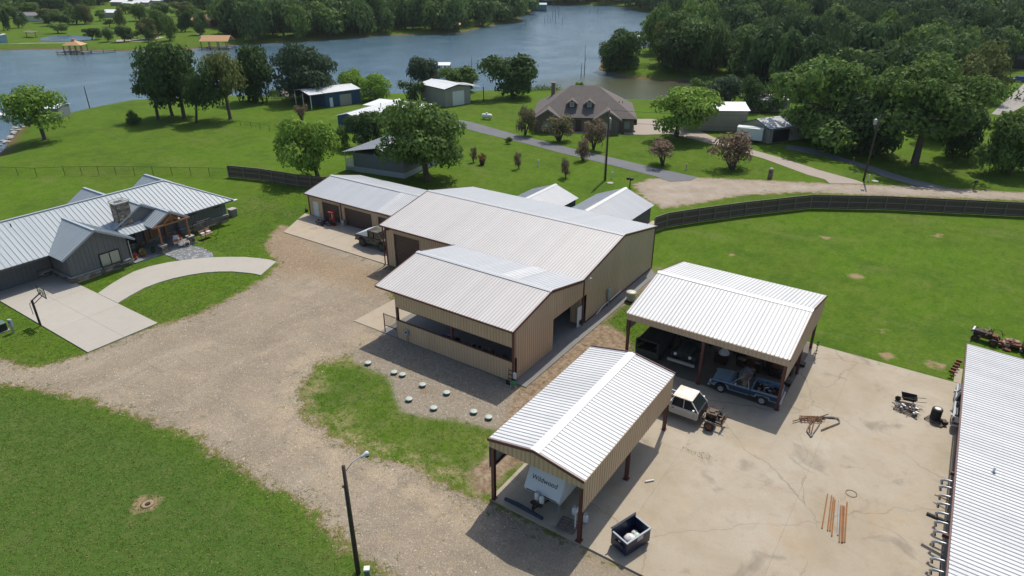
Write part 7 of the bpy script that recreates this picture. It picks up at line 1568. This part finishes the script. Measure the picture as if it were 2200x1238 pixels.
# shoreline brush and reeds, weeds in the cracks
def brush(name, pts_, n, h0, h1, lm, spread, z=None):
    mb = MB(); r = random.Random(len(pts_) * 7 + n)
    for i in range(n):
        k = r.randrange(len(pts_) - 1); t = r.random(); a, b = pts_[k], pts_[k + 1]
        px, py = a[0] + (b[0] - a[0]) * t, a[1] + (b[1] - a[1]) * t; x, y, zz_ = GT(px, py); x += r.gauss(0, spread); y += r.gauss(0, spread); h = r.uniform(h0, h1)
        for _ in range(14):
            c = Vector((x + r.gauss(0, h * .45), y + r.gauss(0, h * .45), zz_ + r.random() * h)); u = Vector((r.gauss(0, 1), r.gauss(0, 1), r.gauss(0, 1))).normalized(); v = u.orthogonal().normalized(); s = h * .16
            mb.add([c - u * s, c - v * s * .5, c + u * s, c + v * s * .5], [(0, 1, 2, 3)])
    tag(mb.build(name, LM[lm]), kind='stuff')
brush('shore_brush', [(1322, 160), (1380, 168), (1440, 172), (1490, 170), (1560, 182), (1620, 200), (1660, 215)], 260, .6, 1.6, 'mid', 1.2)
brush('shore_brush', [(500, 97), (600, 90), (700, 84), (800, 76), (940, 72), (1000, 66), (1050, 54), (1110, 46)], 420, 1.2, 3.5, 'mid', 2.5)
brush('shore_brush', [(1120, 196), (1160, 194), (1200, 193)], 60, .5, 1.4, 'mid', .8)
brush('shore_brush', [(550, 210), (620, 212), (680, 210), (740, 206)], 90, .5, 1.5, 'mid', 1)
brush('shore_brush', [(1640, 205), (1760, 225), (1900, 240), (2050, 215), (2110, 200)], 260, 1.5, 4, 'shade_dark', 4)
brush('crack_weeds', [(1470, 966), (1490, 972), (1520, 985), (1540, 992)], 26, .12, .25, 'mid', .25)
brush('crack_weeds', [(1998, 858), (2040, 872), (1740, 873), (1745, 900)], 14, .05, .14, 'mid', .15)
brush('shade_weeds', [(800, 760), (850, 770), (930, 800), (1010, 835), (1075, 862)], 150, .06, .16, 'mid', .55)
# rocks on the left shore
for k in range(26):
    px, py = 4 + k * 1.75, 316 - k * 1.8; x, y, z = GT(px, py); x += RNG.uniform(-1, 1); y += RNG.uniform(-1, 1)
    s = SM[k % 6]; o = s.mesh('shore_rock', M_CONCP); o = put('shore_rock', o, None, Matrix.Translation((x, y, z + .1)) @ Matrix.Rotation(RNG.uniform(0, 3), 4, 'Z') @ Matrix.Diagonal((RNG.uniform(.5, 1.1), RNG.uniform(.5, .9), RNG.uniform(.3, .6), 1))); tag(o, 'pale riprap rock on the left shore below the leaning tree', 'rock', 'riprap rocks on the left shore')
# real grass tufts and loose stones on the near ground, fringing the drive
def scatter(name, n, x0, x1, y0, y1, keep, shape, m, seed):
    r = np.random.default_rng(seed); X = r.uniform(x0, x1, n); Y = r.uniform(y0, y1, n); k = keep(X, Y, r); X, Y = X[k], Y[k]; n = len(X)
    V, F = shape(n, r); nv = V.shape[1]; nf = F.shape[0]
    V = V + np.stack([X, Y, np.zeros(n)], 1)[:, None, :]
    Fa = (F[None] + (np.arange(n) * nv)[:, None, None]).reshape(-1, 3)
    me = D.meshes.new(name); me.vertices.add(n * nv); me.vertices.foreach_set('co', V.reshape(-1).astype(np.float32)); me.loops.add(Fa.size); me.loops.foreach_set('vertex_index', Fa.ravel().astype(np.int32))
    me.polygons.add(len(Fa)); me.polygons.foreach_set('loop_start', (np.arange(len(Fa)) * 3).astype(np.int32)); me.update(calc_edges=True); me.materials.append(m)
    o = D.objects.new(name, me); COL.objects.link(o); tag(o, kind='stuff')
BLK = [[(-77.3, 19.9), (-57.4, 19.9), (-57.4, 26.4), (-77.3, 26.4)], cout + cin[::-1], [(-90, 26), (-72.4, 26), (-72.4, 48), (-90, 48)], [(-73, 35), (-66.9, 35), (-66.9, 39.6), (-73, 39.6)], [(-19.1, 25.2), (20, 25.2), (20, 56.5), (-19.1, 56.5)], [(-43, 36.6), (-23.6, 36.6), (-23.6, 64), (-43, 64)], [(-70.2, 47.9), (-43, 47.9), (-43, 64), (-70.2, 64)]]
def clear_of(X, Y):
    b = np.full(X.shape, -9.0)
    for p in BLK: b = np.maximum(b, sdist(X, Y, p))
    return b < -.05
def gr(X, Y): return np.minimum(sdist(X, Y, GRAVEL), -sdist(X, Y, ISLAND))
def keep_grass(X, Y, r):
    g = gr(X, Y) + r.normal(0, .45, X.shape); p = sdist(X, Y, PALE) + r.normal(0, .3, X.shape); mu = sdist(X, Y, MULCH) + r.normal(0, .3, X.shape)
    isl = sdist(X, Y, ISLAND) > 0
    dist = np.hypot(X, Y)
    return (g < 0) & (p < 0) & (mu < 0) & clear_of(X, Y) & (r.random(X.shape) < np.where(isl, .55, np.clip(75 / dist - .45, .15, 1)))
def tuft(n, r):
    B = 5; a = r.uniform(0, 6.28, (n, B)); c = r.normal(0, .07, (n, B, 2)); h = r.uniform(.02, .06, (n, B)); w = r.uniform(.012, .03, (n, B)); ln = r.normal(0, .05, (n, B, 2))
    dx, dy = np.cos(a) * w, np.sin(a) * w; V = np.zeros((n, B, 3, 3))
    V[..., 0, 0] = c[..., 0] - dx; V[..., 0, 1] = c[..., 1] - dy; V[..., 1, 0] = c[..., 0] + dx; V[..., 1, 1] = c[..., 1] + dy
    V[..., 2, 0] = c[..., 0] + ln[..., 0]; V[..., 2, 1] = c[..., 1] + ln[..., 1]; V[..., 2, 2] = h
    return V.reshape(n, B * 3, 3), np.arange(B * 3).reshape(B, 3)
def stone(n, r):
    s = r.uniform(.016, .042, n) * np.where(r.random(n) < .04, 1.9, 1); q = r.uniform(.7, 1.3, (n, 4)); V = np.zeros((n, 5, 3))
    for i in range(4): V[:, i, 0] = s * q[:, i] * math.cos(i * 1.57 + .4); V[:, i, 1] = s * q[:, i] * math.sin(i * 1.57 + .4)
    V[:, 4, 2] = s * r.uniform(.5, 1.0, n); V[:, 4, 0] = r.normal(0, .006, n)
    return V, np.array([(0, 1, 4), (1, 2, 4), (2, 3, 4), (3, 0, 4)])
def keep_stone(X, Y, r):
    g = gr(X, Y) + r.normal(0, .5, X.shape); p = sdist(X, Y, PALE); return ((g > 0) | (p > 0)) & clear_of(X, Y) & (r.random(X.shape) < np.clip(65 / np.hypot(X, Y) - .35, .15, 1))
mg_, n = newmat('grass_blade', .8); n.b.inputs['Specular IOR Level'].default_value = .1
g_ = n.N.new('ShaderNodeNewGeometry'); rv_ = g_.outputs['Random Per Island']; n.put(n.b.inputs['Base Color'], n.mix(n.math('GREATER_THAN', rv_, .86), n.mix(rv_, (.070, .140, .018), (.150, .230, .040)), (.26, .23, .10)))
ms_, n = newmat('loose_stone', .9); g_ = n.N.new('ShaderNodeNewGeometry'); n.put(n.b.inputs['Base Color'], n.mix(g_.outputs['Random Per Island'], (.16, .135, .105), (.56, .48, .37)))
scatter('grass_tufts', 170000, -82, -14, 6, 62, keep_grass, tuft, mg_, 3)
scatter('loose_gravel', 150000, -72, -16, 14, 60, keep_stone, stone, ms_, 4)
# ------------------------------------------------------------------ summer haze over the lake
hz = MB().box(-2600, 2600, -400, 3600, -7.5, 34).build('haze', None); hz.data.materials.clear()
m = D.materials.new('haze_air'); m.use_nodes = True; t = m.node_tree; t.nodes.clear(); v = t.nodes.new('ShaderNodeVolumePrincipled'); v.inputs['Density'].default_value = HAZE; v.inputs['Color'].default_value = (.86, .93, 1, 1); v.inputs['Anisotropy'].default_value = .2
o_ = t.nodes.new('ShaderNodeOutputMaterial'); t.links.new(v.outputs[0], o_.inputs['Volume']); hz.data.materials.append(m); tag(hz, kind='stuff')

x, y = G(317, 1083); t = thing('sump_opening', 'small round sandy-rimmed hole in the front lawn', 'hole', (x, y, 0))
MB().lathe([(.42, 0), (.30, .025), (.2, .03), (.16, .0)], 16).build('sand_rim', mat('pale_sand', (.34, .25, .155), .95, var=(.24, .17, .10), vs=6), t, smooth=True); MB().lathe([(.11, .02), (.11, .036)], 14).build('dark_opening', M_BLACK, t)
